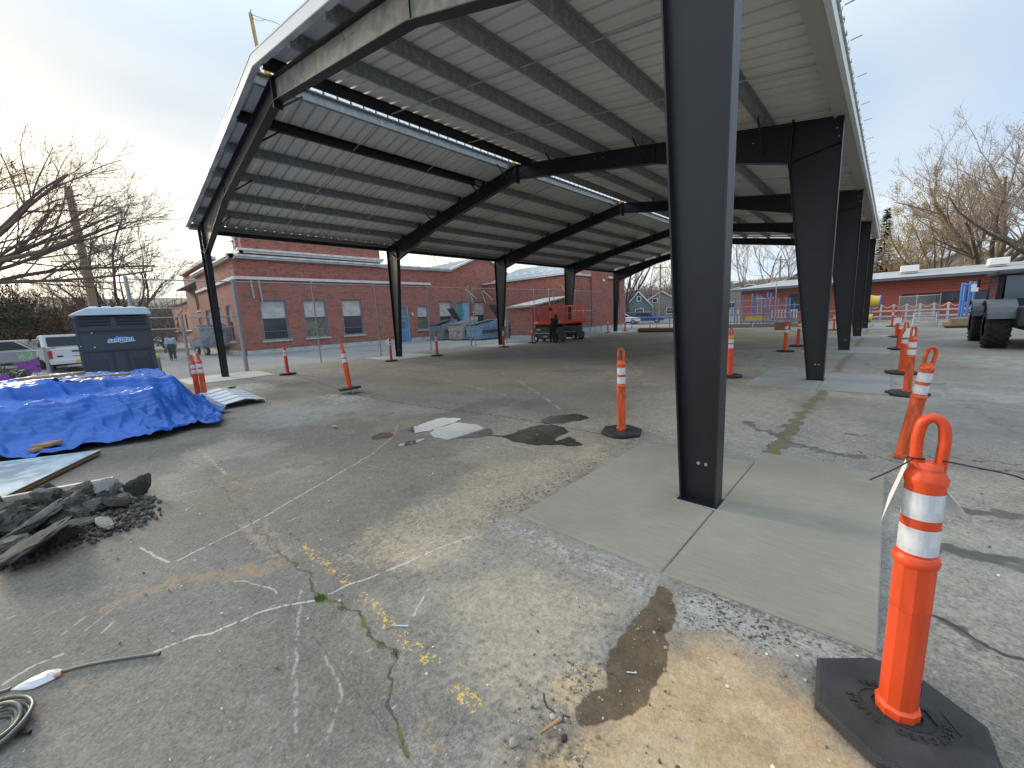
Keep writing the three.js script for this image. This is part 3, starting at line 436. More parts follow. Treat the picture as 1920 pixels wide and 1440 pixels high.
  // roof sheets: each sheet a separate panel with raised ribs
  const SW = 0.914, n = Math.round((z0 - zN + 0.06) / SW), sw = (z0 - zN + 0.06) / n;
  const slopeL = (SPAN / 2 - 0.27 + 0.16) / Math.cos(Math.atan(SL));
  const prof = []; { const r = 0.06, p = sw / 3; prof.push([0, 0]); for (let k = 0; k < 3; k++) { const c = (k + 0.5) * p; prof.push([c - 0.030, 0], [c - 0.022, r], [c + 0.022, r], [c + 0.030, 0]); if (k < 2) { prof.push([c + p / 2 - 0.03, 0], [c + p / 2 - 0.02, 0.008], [c + p / 2 + 0.02, 0.008], [c + p / 2 + 0.03, 0]); } } prof.push([sw - 0.004, 0]); }
  const panelGeo = (L) => { const v = [], f = []; for (const [w, h] of prof) { v.push([0, h, -w], [L, h, -w]); } for (let i = 0; i + 1 < prof.length; i++) f.push([i * 2, i * 2 + 1, i * 2 + 3, i * 2 + 2]); const vb = v.map(([a, b, c]) => [a, b + 0.004, c]), N = v.length; const fb = f.map(q => q.map(i => i + N).reverse()); return triUV(quads([...v, ...vb], [...f, ...fb])); };
  const pg = panelGeo(slopeL); const tones = [mat.deck, M(0.73, 0.72, 0.665, 0.5), M(0.78, 0.765, 0.70, 0.48)];
  for (const side of [-1, 1]) for (let k = 0; k < n; k++) {
    const m = obj('roof_sheet', pg, tones[(k * 7 + (side > 0 ? 1 : 0)) % 3], C); const xs = XR + side * 0.27;
    m.position.set(xs, top(xs) + PH + 0.028 + (side > 0 ? 0 : 0.0), z0 + 0.03 - k * sw); m.rotation.z = side > 0 ? -Math.atan(SL) : Math.PI + Math.atan(SL); if (side < 0) { m.rotation.set(0, Math.PI, -Math.atan(SL), 'YXZ'); m.position.z -= sw; }
  }
  // rake trim along both gables, with a folded face and soffit
  for (const zz of [z0 + 0.035, zN - 0.085]) for (const side of [-1, 1]) {
    const A = [XR + side * (zz < 0 ? 0.2 : 0.0), 0], B = [XR + side * (SPAN / 2 + 0.14), 0]; const y = x => top(x) + PH + 0.085; const face = [[A[0], y(A[0])], [B[0], y(B[0])], [B[0], y(B[0]) - 0.19], [A[0], y(A[0]) - 0.19]];
    const rk = obj('rake_trim', triUV(extr(face, 0.012).translate(0, 0, zz + (zz > 0 ? 0.03 : 0))), mat.white, C);
    obj('soffit', triUV(extr([[A[0], y(A[0]) - 0.19], [B[0], y(B[0]) - 0.19], [B[0], y(B[0]) - 0.198], [A[0], y(A[0]) - 0.198]], 0.10).translate(0, 0, zz > 0 ? zz - 0.065 : zz + 0.012)), mat.trim, rk);
    obj('drip_edge', triUV(extr([[A[0], y(A[0]) + 0.004], [B[0], y(B[0]) + 0.004], [B[0], y(B[0]) + 0.03], [A[0], y(A[0]) + 0.03]], 0.06).translate(0, 0, zz > 0 ? zz - 0.01 : zz)), mat.white, rk);
  }
  // sag rods
  for (let b = 0; b < 4; b++) for (const t of [1 / 3, 2 / 3]) for (const side of [-1, 1]) { const z = -(b + t) * BAY, xa = XR + side * 0.32, xb = XR + side * (SPAN / 2 - 0.05); obj('sag_rod', rod([xa, top(xa) + 0.03, z], [xb, top(xb) + 0.03, z], 0.012, 6), mat.steelRod, C); }
  // fixing tabs standing out past the right-hand eave
  for (let k = 0; k < 22; k++) { const z = -1.2 - k * 1.21 - (k % 3) * 0.12; obj('fixing_tab', bx(0.13, 0.006, 0.03, 0.25, EH + 0.28, z, 0, 0, 0.1), mat.trim, C); }
  for (let k = 0; k < 64; k++) { const z = -0.1 - k * 0.44; obj('rib_end', bx(0.02, 0.03, 0.05, 0.165, EH + 0.225, z), mat.trimBlue, C); }
  // yellow ridge clamps
  for (let k = 0; k < 5; k++) { const z = -k * BAY; obj('ridge_clamp', [bx(0.05, 0.2, 0.1, XR - 0.05, top(XR) + 0.14, z + 0.1, 0, 0, 0.3), bx(0.25, 0.05, 0.05, XR - 0.16, top(XR) + 0.1, z - 0.17), bx(0.04, 0.12, 0.05, XR - 0.28, top(XR) + 0.08, z - 0.17)], mat.yellow, C); }
}
// safety stanchion and wire on the roof
{
  const y0 = 5.02 + 8.2 / 6 + 0.32;
  const s = thing('safety_stanchion', 'yellow safety stanchion clamped to the roof edge at the ridge', 'safety post', [-8.1, y0, 0.27]);
  obj('post', [beam([0, 0, 0], [-0.07, 0.66, 0.02], 0.045, 0.045), bx(0.1, 0.03, 0.1, 0, 0.015, 0)], M(0.55, 0.38, 0.10, 0.55, { map: T.worn }), s);
  obj('hook', tube([[-0.07, 0.65, 0.02], [-0.03, 0.70, 0.02], [0.01, 0.66, 0.02]], 0.008, 5, 8), mat.steelRod, s);
  const w = obj('safety_wire', [tube([[-8.16, y0 + 0.64, 0.28], [-7.85, y0 + 0.46, 0.2], [-7.5, y0 + 0.26, 0.05], [-7.2, y0 - 0.1, -0.2]], 0.008, 5, 20), tube([[-8.15, y0 + 0.58, 0.28], [-7.95, y0 + 0.46, 0.22], [-7.8, y0 + 0.43, 0.18]], 0.006, 5, 12)], mat.steelRod); tag(w, 'thin steel wire from the yellow roof stanchion down to the roof', 'wire');
}

// ------------------------------------------------------------------ the brick school
const onX = (px, py, x) => { const d = ray(px, py); return CAM.clone().addScaledVector(d, (x - CAM.x) / d.x); };
const onZ = (px, py, z) => { const d = ray(px, py); return CAM.clone().addScaledVector(d, (z - CAM.z) / d.z); };
function wallShape(pts, holes) { const s = new THREE.Shape(pts.map(p => new THREE.Vector2(...p))); for (const [a, b, c, d] of holes) s.holes.push(new THREE.Path([[a, c], [b, c], [b, d], [a, d]].map(p => new THREE.Vector2(...p)))); return s; }
// wall whose outer face looks to +x: pts are (-z, y); wall facing +z: pts are (x, y)
const wallX = (pts, holes, x, t = 0.3) => new THREE.ExtrudeGeometry(wallShape(pts, holes), { depth: t, bevelEnabled: false }).rotateY(Math.PI / 2).translate(x - t, 0, 0);
const wallZ = (pts, holes, z, t = 0.3) => new THREE.ExtrudeGeometry(wallShape(pts, holes), { depth: t, bevelEnabled: false }).translate(0, 0, z - t);
// a sash window filling the opening a..b, y0..y1 of a wall; built facing +z about x, then turned for walls facing +x
function sash(parent, face, pos, a, b, y0, y1, o = {}) {
  const w = b - a, h = y1 - y0, cx = (a + b) / 2, f = 0.07, put = m => { m.position.copy(pos); if (face === 'x') m.rotation.y = Math.PI / 2; return m; };
  const fr = put(obj('window', [bx(f, h, 0.12, a + f / 2, y0 + h / 2, -0.14), bx(f, h, 0.12, b - f / 2, y0 + h / 2, -0.14), bx(w - 2 * f, f, 0.12, cx, y1 - f / 2, -0.14), bx(w - 2 * f, f, 0.12, cx, y0 + f / 2, -0.14)], o.frame ?? mat.blueFrame, parent));
  const meet = o.meet ?? y0 + h * 0.535;
  obj('pane', bx(w - 2 * f, meet - y0 - f, 0.012, cx, (y0 + f + meet) / 2, -0.17), o.glass ?? mat.glassDark, fr);
  obj('blinded_pane', bx(w - 2 * f, y1 - f - meet, 0.012, cx, (y1 - f + meet) / 2, -0.165), o.blind ?? mat.shadeCloth, fr);
  obj('meeting_rail', bx(w - 2 * f, 0.05, 0.05, cx, meet, -0.14), mat.blackDull, fr);
  if (o.bar) obj('glazing_bar', bx(w - 2 * f, 0.03, 0.03, cx, o.bar, -0.15), mat.blueFrame, fr);
  if (o.mull) for (let k = 1; k < o.mull; k++) obj('mullion', bx(0.04, h - 2 * f, 0.05, a + w * k / o.mull, y0 + h / 2, -0.13), mat.trim, fr);
  if (o.top) obj('transom_bar', bx(w - 2 * f, 0.03, 0.03, cx, o.top, -0.15), mat.trimBlue, fr);
  if (o.sill !== false) obj('sill', triUV(bx(w + 0.24, 0.13, 0.34, cx, y0 - 0.075, -0.08)), mat.sill, fr);
  return fr;
}
mat.clear = P(0.9, 0.93, 0.93, 0.05, { transmission: 1, thickness: 0, ior: 1.45 });
mat.clutter = M(0.16, 0.15, 0.11, 0.35, { map: T.worn });
mat.flash = M(0.62, 0.66, 0.67, 0.5, { map: T.soft });
mat.roofGrey = M(0.3, 0.31, 0.32, 0.85, { map: T.worn });
{
  const S = thing('school_building', 'long brick school with white belt courses and tall sash windows behind the fence', 'building');
  const X0 = -29.4;
  const wins = [[5.05, 6.62, .88, 3.5], [7.75, 9.3, .88, 3.52], [10.5, 12.06, .88, 3.54], [17.15, 18.28, .95, 3.0], [19.56, 20.98, .95, 3.37], [23.86, 25.25, .95, 3.32]], doors = [[15.22, 16.24, 0.02, 3.03], [21.55, 23.4, 0.55, 3.33]];
  const prof = [[3.9, -0.05], [25.3, -0.05], [29.6, -0.05], [29.6, 5.75], [25.2, 7.75], [21.12, 6.08], [3.9, 6.08]];
  obj('front_wall', wallX(prof, [...wins, ...doors], X0), mat.brick, S);
  const d = { bar: 1.45 }; const blindTop = M(0.34, 0.34, 0.27, 0.8);
  wins.slice(0, 3).forEach(([a, b, c, e], i) => sash(S, 'x', V(X0, 0, 0), a, b, c, e, { meet: 2.28, bar: 1.45, glass: i === 1 ? M(0.20, 0.19, 0.12, 0.15, { map: T.worn }) : mat.glassDark, top: i === 1 ? 0 : 3.18 }));
  wins.slice(3).forEach(([a, b, c, e], i) => sash(S, 'x', V(X0, 0, 0), a, b, c, e, { meet: 2.0, glass: i ? mat.glassDark : mat.clutter, sill: !i }));
  // blue door with transom
  const dr = obj('door', bx(0.86, 2.0, 0.05, 15.73, 1.04, -0.14), mat.blueDoor, S); dr.position.set(X0, 0, 0); dr.rotation.y = Math.PI / 2;
  obj('door_frame', [bx(0.07, 3.0, 0.14, 15.26, 1.52, -0.1), bx(0.07, 3.0, 0.14, 16.2, 1.52, -0.1), bx(0.87, 0.07, 0.14, 15.73, 2.985, -0.1), bx(0.87, 0.07, 0.14, 15.73, 2.07, -0.1)], M(0.22, 0.42, 0.7, 0.5), dr);
  obj('transom_panel', bx(0.87, 0.84, 0.02, 15.73, 2.53, -0.14), M(0.2, 0.19, 0.2, 0.5), dr); obj('door_window', bx(0.42, 0.6, 0.02, 15.66, 1.4, -0.113), M(0.16, 0.15, 0.11, 0.2), dr); obj('door_handle', rod([16.05, 0.95, -0.06], [16.05, 1.05, -0.06], 0.02), mat.steelRod, dr);
  const d2 = obj('door', bx(0.82, 2.7, 0.05, 22.0, 1.95, -0.14), mat.tealDoor, S); d2.position.set(X0, 0, 0); d2.rotation.y = Math.PI / 2;
  obj('side_panel', bx(0.9, 2.7, 0.05, 22.92, 1.95, -0.13), M(0.25, 0.45, 0.62, 0.5), d2); obj('door_frame', [bx(0.06, 2.78, 0.12, 21.58, 1.94, -0.09), bx(0.06, 2.78, 0.12, 22.44, 1.94, -0.09), bx(1.85, 0.06, 0.12, 22.47, 3.3, -0.09)], M(0.22, 0.42, 0.7, 0.5), d2);
  // plinth, belt course, cornice
  const bz = (n, a, b, y0, y1, out, m) => obj(n, triUV(bb(X0 - 0.02, X0 + out, y0, y1, -b, -a)), m, S);
  bz('plinth', 3.84, 15.15, -0.05, 0.26, 0.06, mat.plinth); bz('plinth', 16.3, 21.4, -0.05, 0.26, 0.06, mat.plinth); bz('plinth', 23.5, 25.2, -0.05, 0.26, 0.06, mat.plinth);
  bz('belt_course', 3.78, 18.72, 4.8, 4.98, 0.14, mat.trim); bz('cornice', 3.62, 21.12, 6.09, 6.2, 0.2, mat.trimBlue); bz('cornice_cap', 3.56, 21.16, 6.203, 6.32, 0.27, mat.flash);
  const slope = (a, b, y0, y1) => { const L = Math.hypot(b - a, y1 - y0); const g = new THREE.BoxGeometry(0.5, 0.16, L); g.rotateX(Math.atan2(y1 - y0, b - a)); return g.translate(X0 - 0.05, (y0 + y1) / 2 + 0.06, -(a + b) / 2); };
  obj('gable_coping', triUV(slope(21.1, 25.25, 6.2, 7.8)), mat.flash, S); obj('gable_coping', triUV(slope(25.25, 29.6, 7.8, 5.8)), mat.flash, S);
  for (const a of [5.2, 8, 10.8]) bz('brick_panel_line', a, a + 1.2, 4.06, 4.1, 0.012, M(0.12, 0.05, 0.04, 0.9));
  // upper storey block, set back
  const XU = X0 - 0.45, zu = 4.6;
  obj('upper_wall', wallX([[zu, 6.0], [14.3, 6.0], [14.3, 9.4], [zu, 9.4]], [], XU), mat.brick, S);
  obj('upper_belt', triUV(bb(XU - 0.02, XU + 0.22, 6.5, 6.64, -14.4, -zu + 0.2)), mat.trim, S); obj('upper_belt_cap', triUV(bb(XU - 0.02, XU + 0.32, 6.643, 6.78, -14.5, -zu + 0.3)), mat.trim, S);
  obj('upper_pier', triUV(bb(XU - 1.9, XU - 0.3, 6.2, 8.3, -zu - 0.3, -zu)), mat.brick, S); obj('upper_belt', triUV(bb(XU - 2, XU + 0.22, 6.5, 6.78, -zu - 0.02, -zu + 0.22)), mat.trim, S);
  const orn = obj('ornament', tube([...Array(13)].map((_, i) => [XU - 1.1 + 0.1 * Math.sin(i * 1.05), 7.05 + i * 0.07, -zu + 0.04]), 0.05, 6, 40), mat.trim, S); obj('ornament_strand', tube([...Array(13)].map((_, i) => [XU - 1.1 - 0.1 * Math.sin(i * 1.05), 7.05 + i * 0.07, -zu + 0.05]), 0.05, 6, 40), mat.trim, orn);
  obj('pier_cap', triUV(bb(XU - 2.1, XU - 1.2, 7.5, 7.62, -zu - 0.3, -zu + 0.12)), mat.flash, S);
  // side wall towards the street, lit warm
  const ZS = -3.9, sw = [[-35.7, -34.3, .9, 3.3], [-39.4, -37.7, .9, 3.3], [-32.9, -31.6, .9, 3.3]];
  obj('side_wall', wallZ([[-41.2, -0.05], [X0 - 0.3, -0.05], [X0 - 0.3, 6.08], [-41.2, 6.08]], sw, ZS), mat.brick, S);
  for (const [a, b, c, e] of sw) sash(S, 'z', V(0, 0, ZS), a, b, c, e, { meet: 2.2 });
  obj('cornice', triUV(bb(-41.5, X0 + 0.2, 6.09, 6.2, ZS - 0.02, ZS + 0.2)), mat.trim, S); obj('cornice_cap', triUV(bb(-41.6, X0 + 0.27, 6.203, 6.32, ZS - 0.05, ZS + 0.27)), mat.flash, S); obj('belt_course', triUV(bb(-41.3, X0 + 0.12, 4.8, 4.98, ZS - 0.02, ZS + 0.14)), mat.trim, S); obj('plinth', triUV(bb(-41.2, X0 + 0.06, -0.05, 0.26, ZS - 0.02, ZS + 0.08)), mat.sill, S);
  obj('flat_roof', triUV(bb(-54, X0 - 0.5, 6.0, 6.06, -29, -4.3)), mat.roofGrey, S); obj('end_wall', triUV(bb(-41.25, -40.95, -0.05, 6.08, -12, -4.2)), mat.brick, S); obj('back_wall', triUV(bb(-40.5, -40.2, -0.05, 6.0, -29.5, -12)), mat.brick, S);
  obj('gable_roof', triUV(quads([[X0 - 0.3, 5.75, -29.6], [X0 - 0.3, 7.75, -25.2], [X0 - 0.3, 6.08, -21.1], [-40, 5.75, -29.6], [-40, 7.75, -25.2], [-40, 6.08, -21.1]], [[0, 1, 4, 3], [1, 2, 5, 4]])), mat.roofGrey, S);
  // two-storey classroom block beyond
  const ZC = -5.2, cw = []; for (let k = 0; k < 2; k++) for (const [y0, y1] of [[0.8, 3.1], [3.75, 6.0]]) cw.push([-45.6 - k * 4.6, -42.4 - k * 4.6, y0, y1]);
  obj('classroom_wall', wallZ([[-54.5, -0.05], [-41.2, -0.05], [-41.2, 7.6], [-54.5, 7.6]], cw, ZC), mat.brick, S);
  for (const [a, b, c, e] of cw) sash(S, 'z', V(0, 0, ZC), a, b, c, e, { meet: c + 1.1, mull: 5, frame: mat.trim, blind: M(0.5, 0.42, 0.28, 0.9) });
  obj('cornice', triUV(bb(-54.8, -41.0, 7.603, 7.85, ZC - 0.3, ZC + 0.3)), mat.trim, S); obj('belt_course', triUV(bb(-54.6, -41.3, 6.25, 6.42, ZC - 0.02, ZC + 0.12)), mat.trim, S); obj('classroom_end', triUV(bb(-54.8, -54.5, -0.05, 7.6, -14, ZC)), mat.brick, S); obj('classroom_return', triUV(bb(-41.5, -41.2, 6.08, 7.6, -14, ZC - 0.3)), mat.brick, S);
  // small lamps, pipe rails by the corner
  for (const a of [16.6, 21.2, 23.62]) { const l = obj('wall_lamp', [bx(0.12, 0.1, 0.14, X0 + 0.08, 2.25, -a), bx(0.06, 0.16, 0.06, X0 + 0.04, 2.36, -a)], mat.white, S); }
  for (const [a, y0] of [[5.0, 3.6], [5.45, 3.3]]) obj('downpipe', beam([X0 + 0.1, 4.75, -a + 0.3], [X0 + 0.1, y0, -a + 0.25], 0.1, 0.1), mat.fence, S);
}
{ // the projecting wing at the far end
  const S = thing('school_wing', 'projecting brick wing with white coping behind the orange lifts', 'building');
  const X1 = -19.3; const wn = [[33.1, 34.3, 1.3, 3.8]];
  obj('side_wall', wallZ([[-29.4, -0.05], [X1 - 0.3, -0.05], [X1 - 0.3, 4.95], [-29.4, 4.95]], [], -25.2), mat.brick, S);
  obj('low_wall', wallX([[25.2, -0.05], [29.1, -0.05], [29.1, 4.95], [25.2, 4.95]], [], X1), mat.brick, S);
  obj('front_wall', wallX([[29.1, -0.05], [35.4, -0.05], [35.4, 6.2], [29.1, 6.2]], wn, X1 + 0.12), mat.brick, S);
  obj('return_wall', triUV(bb(-24, X1 - 0.18, 4.95, 6.2, -29.4, -29.1)), mat.brick, S); obj('end_wall', triUV(bb(-29, X1 - 0.2, -0.05, 6.2, -35.7, -35.4)), mat.brick, S);
  sash(S, 'x', V(X1 + 0.12, 0, 0), 33.1, 34.3, 1.3, 3.8, { meet: 2.6, glass: M(0.05, 0.09, 0.16, 0.1), frame: mat.trimBlue, sill: false, bar: 1.95 });
  obj('coping', triUV(bb(-29.35, X1 + 0.1, 4.953, 5.12, -25.5, -25.05)), mat.flash, S); obj('coping', triUV(bb(X1 - 0.4, X1 + 0.1, 4.953, 5.12, -29.08, -25.52)), mat.flash, S);
  obj('hip_roof', triUV(quads([[-29, 5.05, -25.5], [-19.7, 5.05, -25.5], [-19.7, 5.05, -29.1], [-29, 5.05, -29.1], [-26.5, 6.3, -27.3], [-21.5, 6.3, -27.3]], [[0, 1, 5, 4], [1, 2, 5], [2, 3, 4, 5], [3, 0, 4]])), M(0.5, 0.52, 0.53, 0.7, { map: T.worn }), S);
  obj('belt_course', triUV(bb(X1 + 0.1, X1 + 0.28, 4.85, 5.05, -35.3, -31.9)), mat.trim, S); obj('plinth', triUV(bb(X1 - 0.02, X1 + 0.2, -0.05, 0.4, -35.4, -25.1)), mat.plinth, S);
  obj('wall_lamp', new THREE.SphereGeometry(0.12, 10, 8).translate(X1 + 0.3, 4.6, -30.9), mat.white, S); obj('conduit', rod([X1 + 0.16, 4.6, -31.0], [X1 + 0.16, 6.1, -31.0], 0.02), mat.steelRod, S);
}
{ // brick store shed
  const S = thing('brick_shed', 'small brick shed with a pale sloping roof behind the orange lift', 'shed');
  obj('wall', wallZ([[-21.0, -0.05], [-18.7, -0.05], [-18.7, 2.35], [-21.0, 2.35]], [], -20.0, 0.2), mat.brick, S); obj('side_wall', wallX([[20.2, -0.05], [24.8, -0.05], [24.8, 2.95], [20.2, 2.35]], [], -18.7, 0.2), mat.brick, S); obj('side_wall', wallX([[20.2, -0.05], [24.8, -0.05], [24.8, 2.95], [20.2, 2.35]], [], -20.8, 0.2), mat.brick, S);
  const rf = obj('roof', triUV(bx(2.6, 0.1, 5.2, -19.85, 2.75, -22.3, 0, 0.145)), M(0.6, 0.57, 0.5, 0.8, { map: T.worn }), S); obj('fascia', triUV(bx(2.6, 0.16, 0.05, -19.85, 2.38, -19.76)), mat.woodGrey, rf); obj('plinth', triUV(bb(-21.03, -18.67, -0.05, 0.2, -20.05, -19.98)), mat.plinth, S);
  obj('post', bx(0.1, 2.4, 0.1, -21.15, 1.2, -19.85), mat.woodGrey, S);
}
{ // brick building far down the street
  const S = thing('distant_brick_building', 'far brick building with a row of small white windows beyond the walking person', 'building');
  const z = -9, wn = []; for (let k = 0; k < 6; k++) wn.push([-92 + k * 4.2, -90.4 + k * 4.2, 2.2, 4.6]);
  obj('wall', wallZ([[-95, -0.05], [-64, -0.05], [-64, 6.4], [-95, 6.4]], wn, z), mat.brick, S); for (const [a, b, c, e] of wn) { obj('window', bb(a, b, c, e, z - 0.2, z - 0.15), mat.glassDark, S); }
  obj('roof', triUV(quads([[-96, 6.4, z + 0.3], [-63, 6.4, z + 0.3], [-66, 8.6, z - 6], [-93, 8.6, z - 6]], [[0, 1, 2, 3]])), mat.roofGrey, S); obj('end_wall', triUV(bb(-64.3, -64, -0.05, 6.4, -22, z - 0.3)), mat.brick, S); obj('rail', triUV(bb(-95, -64, 1.9, 2.05, z + 0.02, z + 0.3)), mat.trim, S);
}

// ------------------------------------------------------------------ chain-link fences
const wireMat = M(0.24, 0.245, 0.25, 0.55, { metalness: 0.3 });
function meshPanel(L, H, step = 0.075, r = 0.0016) { // real crossed wires in the plane x (0..L), y (0..H)
  const list = [], v = [], idx = []; const seg = (x0, y0, x1, y1, dz) => { const dx = x1 - x0, dy = y1 - y0, l = Math.hypot(dx, dy); if (l < 0.02) return; const nx = -dy / l * r, ny = dx / l * r, b = v.length / 3; v.push(x0 + nx, y0 + ny, dz, x0 - nx, y0 - ny, dz, x0, y0, dz + r * 1.6, x1 + nx, y1 + ny, dz, x1 - nx, y1 - ny, dz, x1, y1, dz + r * 1.6); for (const [p, q] of [[0, 1], [1, 2], [2, 0]]) idx.push(b + p, b + q, b + q + 3, b + p, b + q + 3, b + p + 3); };
  for (let c = step / 2; c < L + H; c += step) { let x0 = c, y0 = 0, x1 = c - H, y1 = H; if (x0 > L) { y0 = x0 - L; x0 = L; } if (x1 < 0) { y1 = H + x1; x1 = 0; } seg(x0, y0, x1, y1, 0.003); let a0 = L - c, b0 = 0, a1 = L - c + H, b1 = H; if (a0 < 0) { b0 = -a0; a0 = 0; } if (a1 > L) { b1 = H - (a1 - L); a1 = L; } seg(a0, b0, a1, b1, -0.003); }
  const g = new THREE.BufferGeometry(); g.setAttribute('position', new THREE.Float32BufferAttribute(v, 3)); g.setIndex(idx); const q = g.toNonIndexed(); q.computeVertexNormals(); return q;
}
function fenceRun(F, pts, H, { rails = [H], pr = 0.03, rr_ = 0.022, step = 0.075, meshH = H, y0 = 0.03, m = mat.fence } = {}) {
  pts.forEach(([x, z, r, h]) => { const p = obj('post', cyl(r ?? pr, r ?? pr, (h ?? H) + 0.05, 0, 0, 0, 10), m, F); p.position.set(x, 0, z); obj('post_cap', new THREE.SphereGeometry((r ?? pr) * 1.15, 8, 6, 0, 7, 0, 1.6).translate(0, (h ?? H) + 0.05, 0), m, p); });
  for (let i = 0; i + 1 < pts.length; i++) { const [xa, za] = pts[i], [xb, zb] = pts[i + 1], L = Math.hypot(xb - xa, zb - za); if (L < 0.4) continue; for (const y of rails) obj('rail', rod([xa, y, za], [xb, y, zb], rr_, 8), m, F); const k = obj('wire_mesh', meshPanel(L, meshH - y0, step), wireMat, F); k.userData.kind = 'stuff'; k.position.set(xa, y0, za); k.rotation.y = Math.atan2(-(zb - za), xb - xa); }
}
{
  const F = thing('chain_link_fence', 'tall chain-link fence between the canopy and the brick school', 'fence', [-17.75, 0, 0]);
  fenceRun(F, [[0, 2.0, 0.055], [0, -1.03, 0.075], [0, -3.94], [0.1, -6.85], [0, -9.97], [-0.1, -13.05, 0.05], [-0.1, -13.4], [0, -16.1], [0, -19.1], [0, -20.9, 0.055], [0.1, -21.3], [0.1, -24.2], [0.1, -26.4], [0.1, -28.1]], 3.47);
  for (const [z, a, b, dx] of [[-12.7, 3.4, 2.75, 0.55], [-13.0, 3.35, 2.5, 0.05], [-14.0, 3.3, 2.5, 0.1], [-14.1, 3.35, 2.7, 0.5], [-22.4, 3.9, 2.4, 0.5], [-23.5, 1.9, 1.85, 1.6]]) { const t = obj('loose_pipe', rod([0.05, a, z], [0.05 + dx, b, z - 0.2 - dx * 0.5], 0.025, 8), mat.trim, F); obj('pipe_end', new THREE.SphereGeometry(0.04, 8, 6).translate(0.05 + dx, b, z - 0.2 - dx * 0.5), mat.blackDull, t); }
  for (const [y, za, zb] of [[2.15, 0.6, -1.03], [1.75, 0.6, -1.03], [1.3, -20.9, -28.1]]) obj('rail', rod([0, y, za], [0, y, zb], 0.02, 8), mat.fence, F);
}
{ // swung-open gate leaf and its post
  const Gt = thing('fence_gate', 'chain-link gate leaf with horizontal rails beside the portable toilet', 'gate', [-17.8, 0, 0]);
  const p = obj('post', cyl(0.05, 0.05, 2.25, 0, 0, 0.72, 10), mat.fence, Gt); for (const y of [2.5, 2.18, 1.78]) obj('rail', rod([0, y, 0.7], [-0.4, y, 2.6], 0.02, 8), mat.fence, Gt); const m = obj('wire_mesh', meshPanel(1.9, 1.7), wireMat, Gt); m.userData.kind = 'stuff'; m.position.set(0, 0.06, 0.7); m.rotation.y = Math.atan2(-1.9, -0.4) ; obj('stay', rod([0.05, 1.0, 0.4], [0.3, 0.05, 1.2], 0.008), mat.steelRod, Gt);
}
{
  const F = thing('low_chain_link_fence', 'low chain-link fence with steel posts beside the car park', 'fence');
  const a = G(-60, 663, 1.2), b = G(82, 654, 1.2), c = G(160, 643, 1.2); const l = [[a.x, a.z, 0.035], [b.x, b.z, 0.05], [c.x, c.z, 0.035]]; const e = [c.x + (c.x - b.x) * 0.6, c.z + (c.z - b.z) * 0.6, 0.035]; fenceRun(F, [...l, e], 1.2, { step: 0.075 });
  const bf = (px, py, h, col, label, s) => { const p = G(px, py, h); const sh = []; for (let k = 0; k < 24; k++) { const t = k / 24 * 2 * Math.PI, r = 0.12 + 0.14 * Math.abs(Math.sin(2 * t + 0.5)) * (1 + 0.3 * Math.sin(t)); sh.push([r * Math.cos(t) * s, r * Math.sin(t) * s]); } const m = obj('butterfly_cutout', extr(sh, 0.008), M(...col, 0.7)); m.position.set(p.x + 0.06, h, p.z - 0.0); m.rotation.y = Math.PI / 2 - 0.3; m.rotation.z = 0.5; return tag(m, label, 'decoration'); };
  bf(58, 690, 0.62, [0.22, 0.05, 0.30], 'large purple butterfly cutout hung on the low fence', 1.25); bf(2, 722, 0.42, [0.24, 0.06, 0.32], 'purple butterfly cutout half hidden by a shrub', 1.2); 
  const p = G(48, 668, 0.92), q = obj('green_weave_panel', bx(0.44, 0.34, 0.01), M(0.42, 0.6, 0.33, 0.8, { map: T.worn })); q.position.set(p.x + 0.06, 0.92, p.z); q.rotation.set(0, Math.PI / 2 - 0.3, 0.1, 'YXZ'); tag(q, 'pale green ribbon panel woven into the low fence', 'decoration');
}
{ // yellow topped bollard with chain
  const p = G(303, 706); const B = thing('bollard', 'steel bollard with a yellow cap beside the portable toilet', 'bollard', [p.x, 0, p.z]); obj('post', cyl(0.055, 0.055, 0.75, 0, 0, 0, 12), M(0.12, 0.13, 0.14, 0.6), B); obj('cap', [cyl(0.07, 0.07, 0.1, 0, 0.72, 0, 12), cyl(0.07, 0.03, 0.08, 0, 0.82, 0, 12)], M(0.65, 0.55, 0.04, 0.5), B); obj('chain', tube([[0, 0.74, 0], [-0.6, 0.58, -0.35], [-1.4, 0.55, -0.9], [-2.4, 0.75, -1.5]], 0.012, 5, 24), mat.steelRod, B); 
}

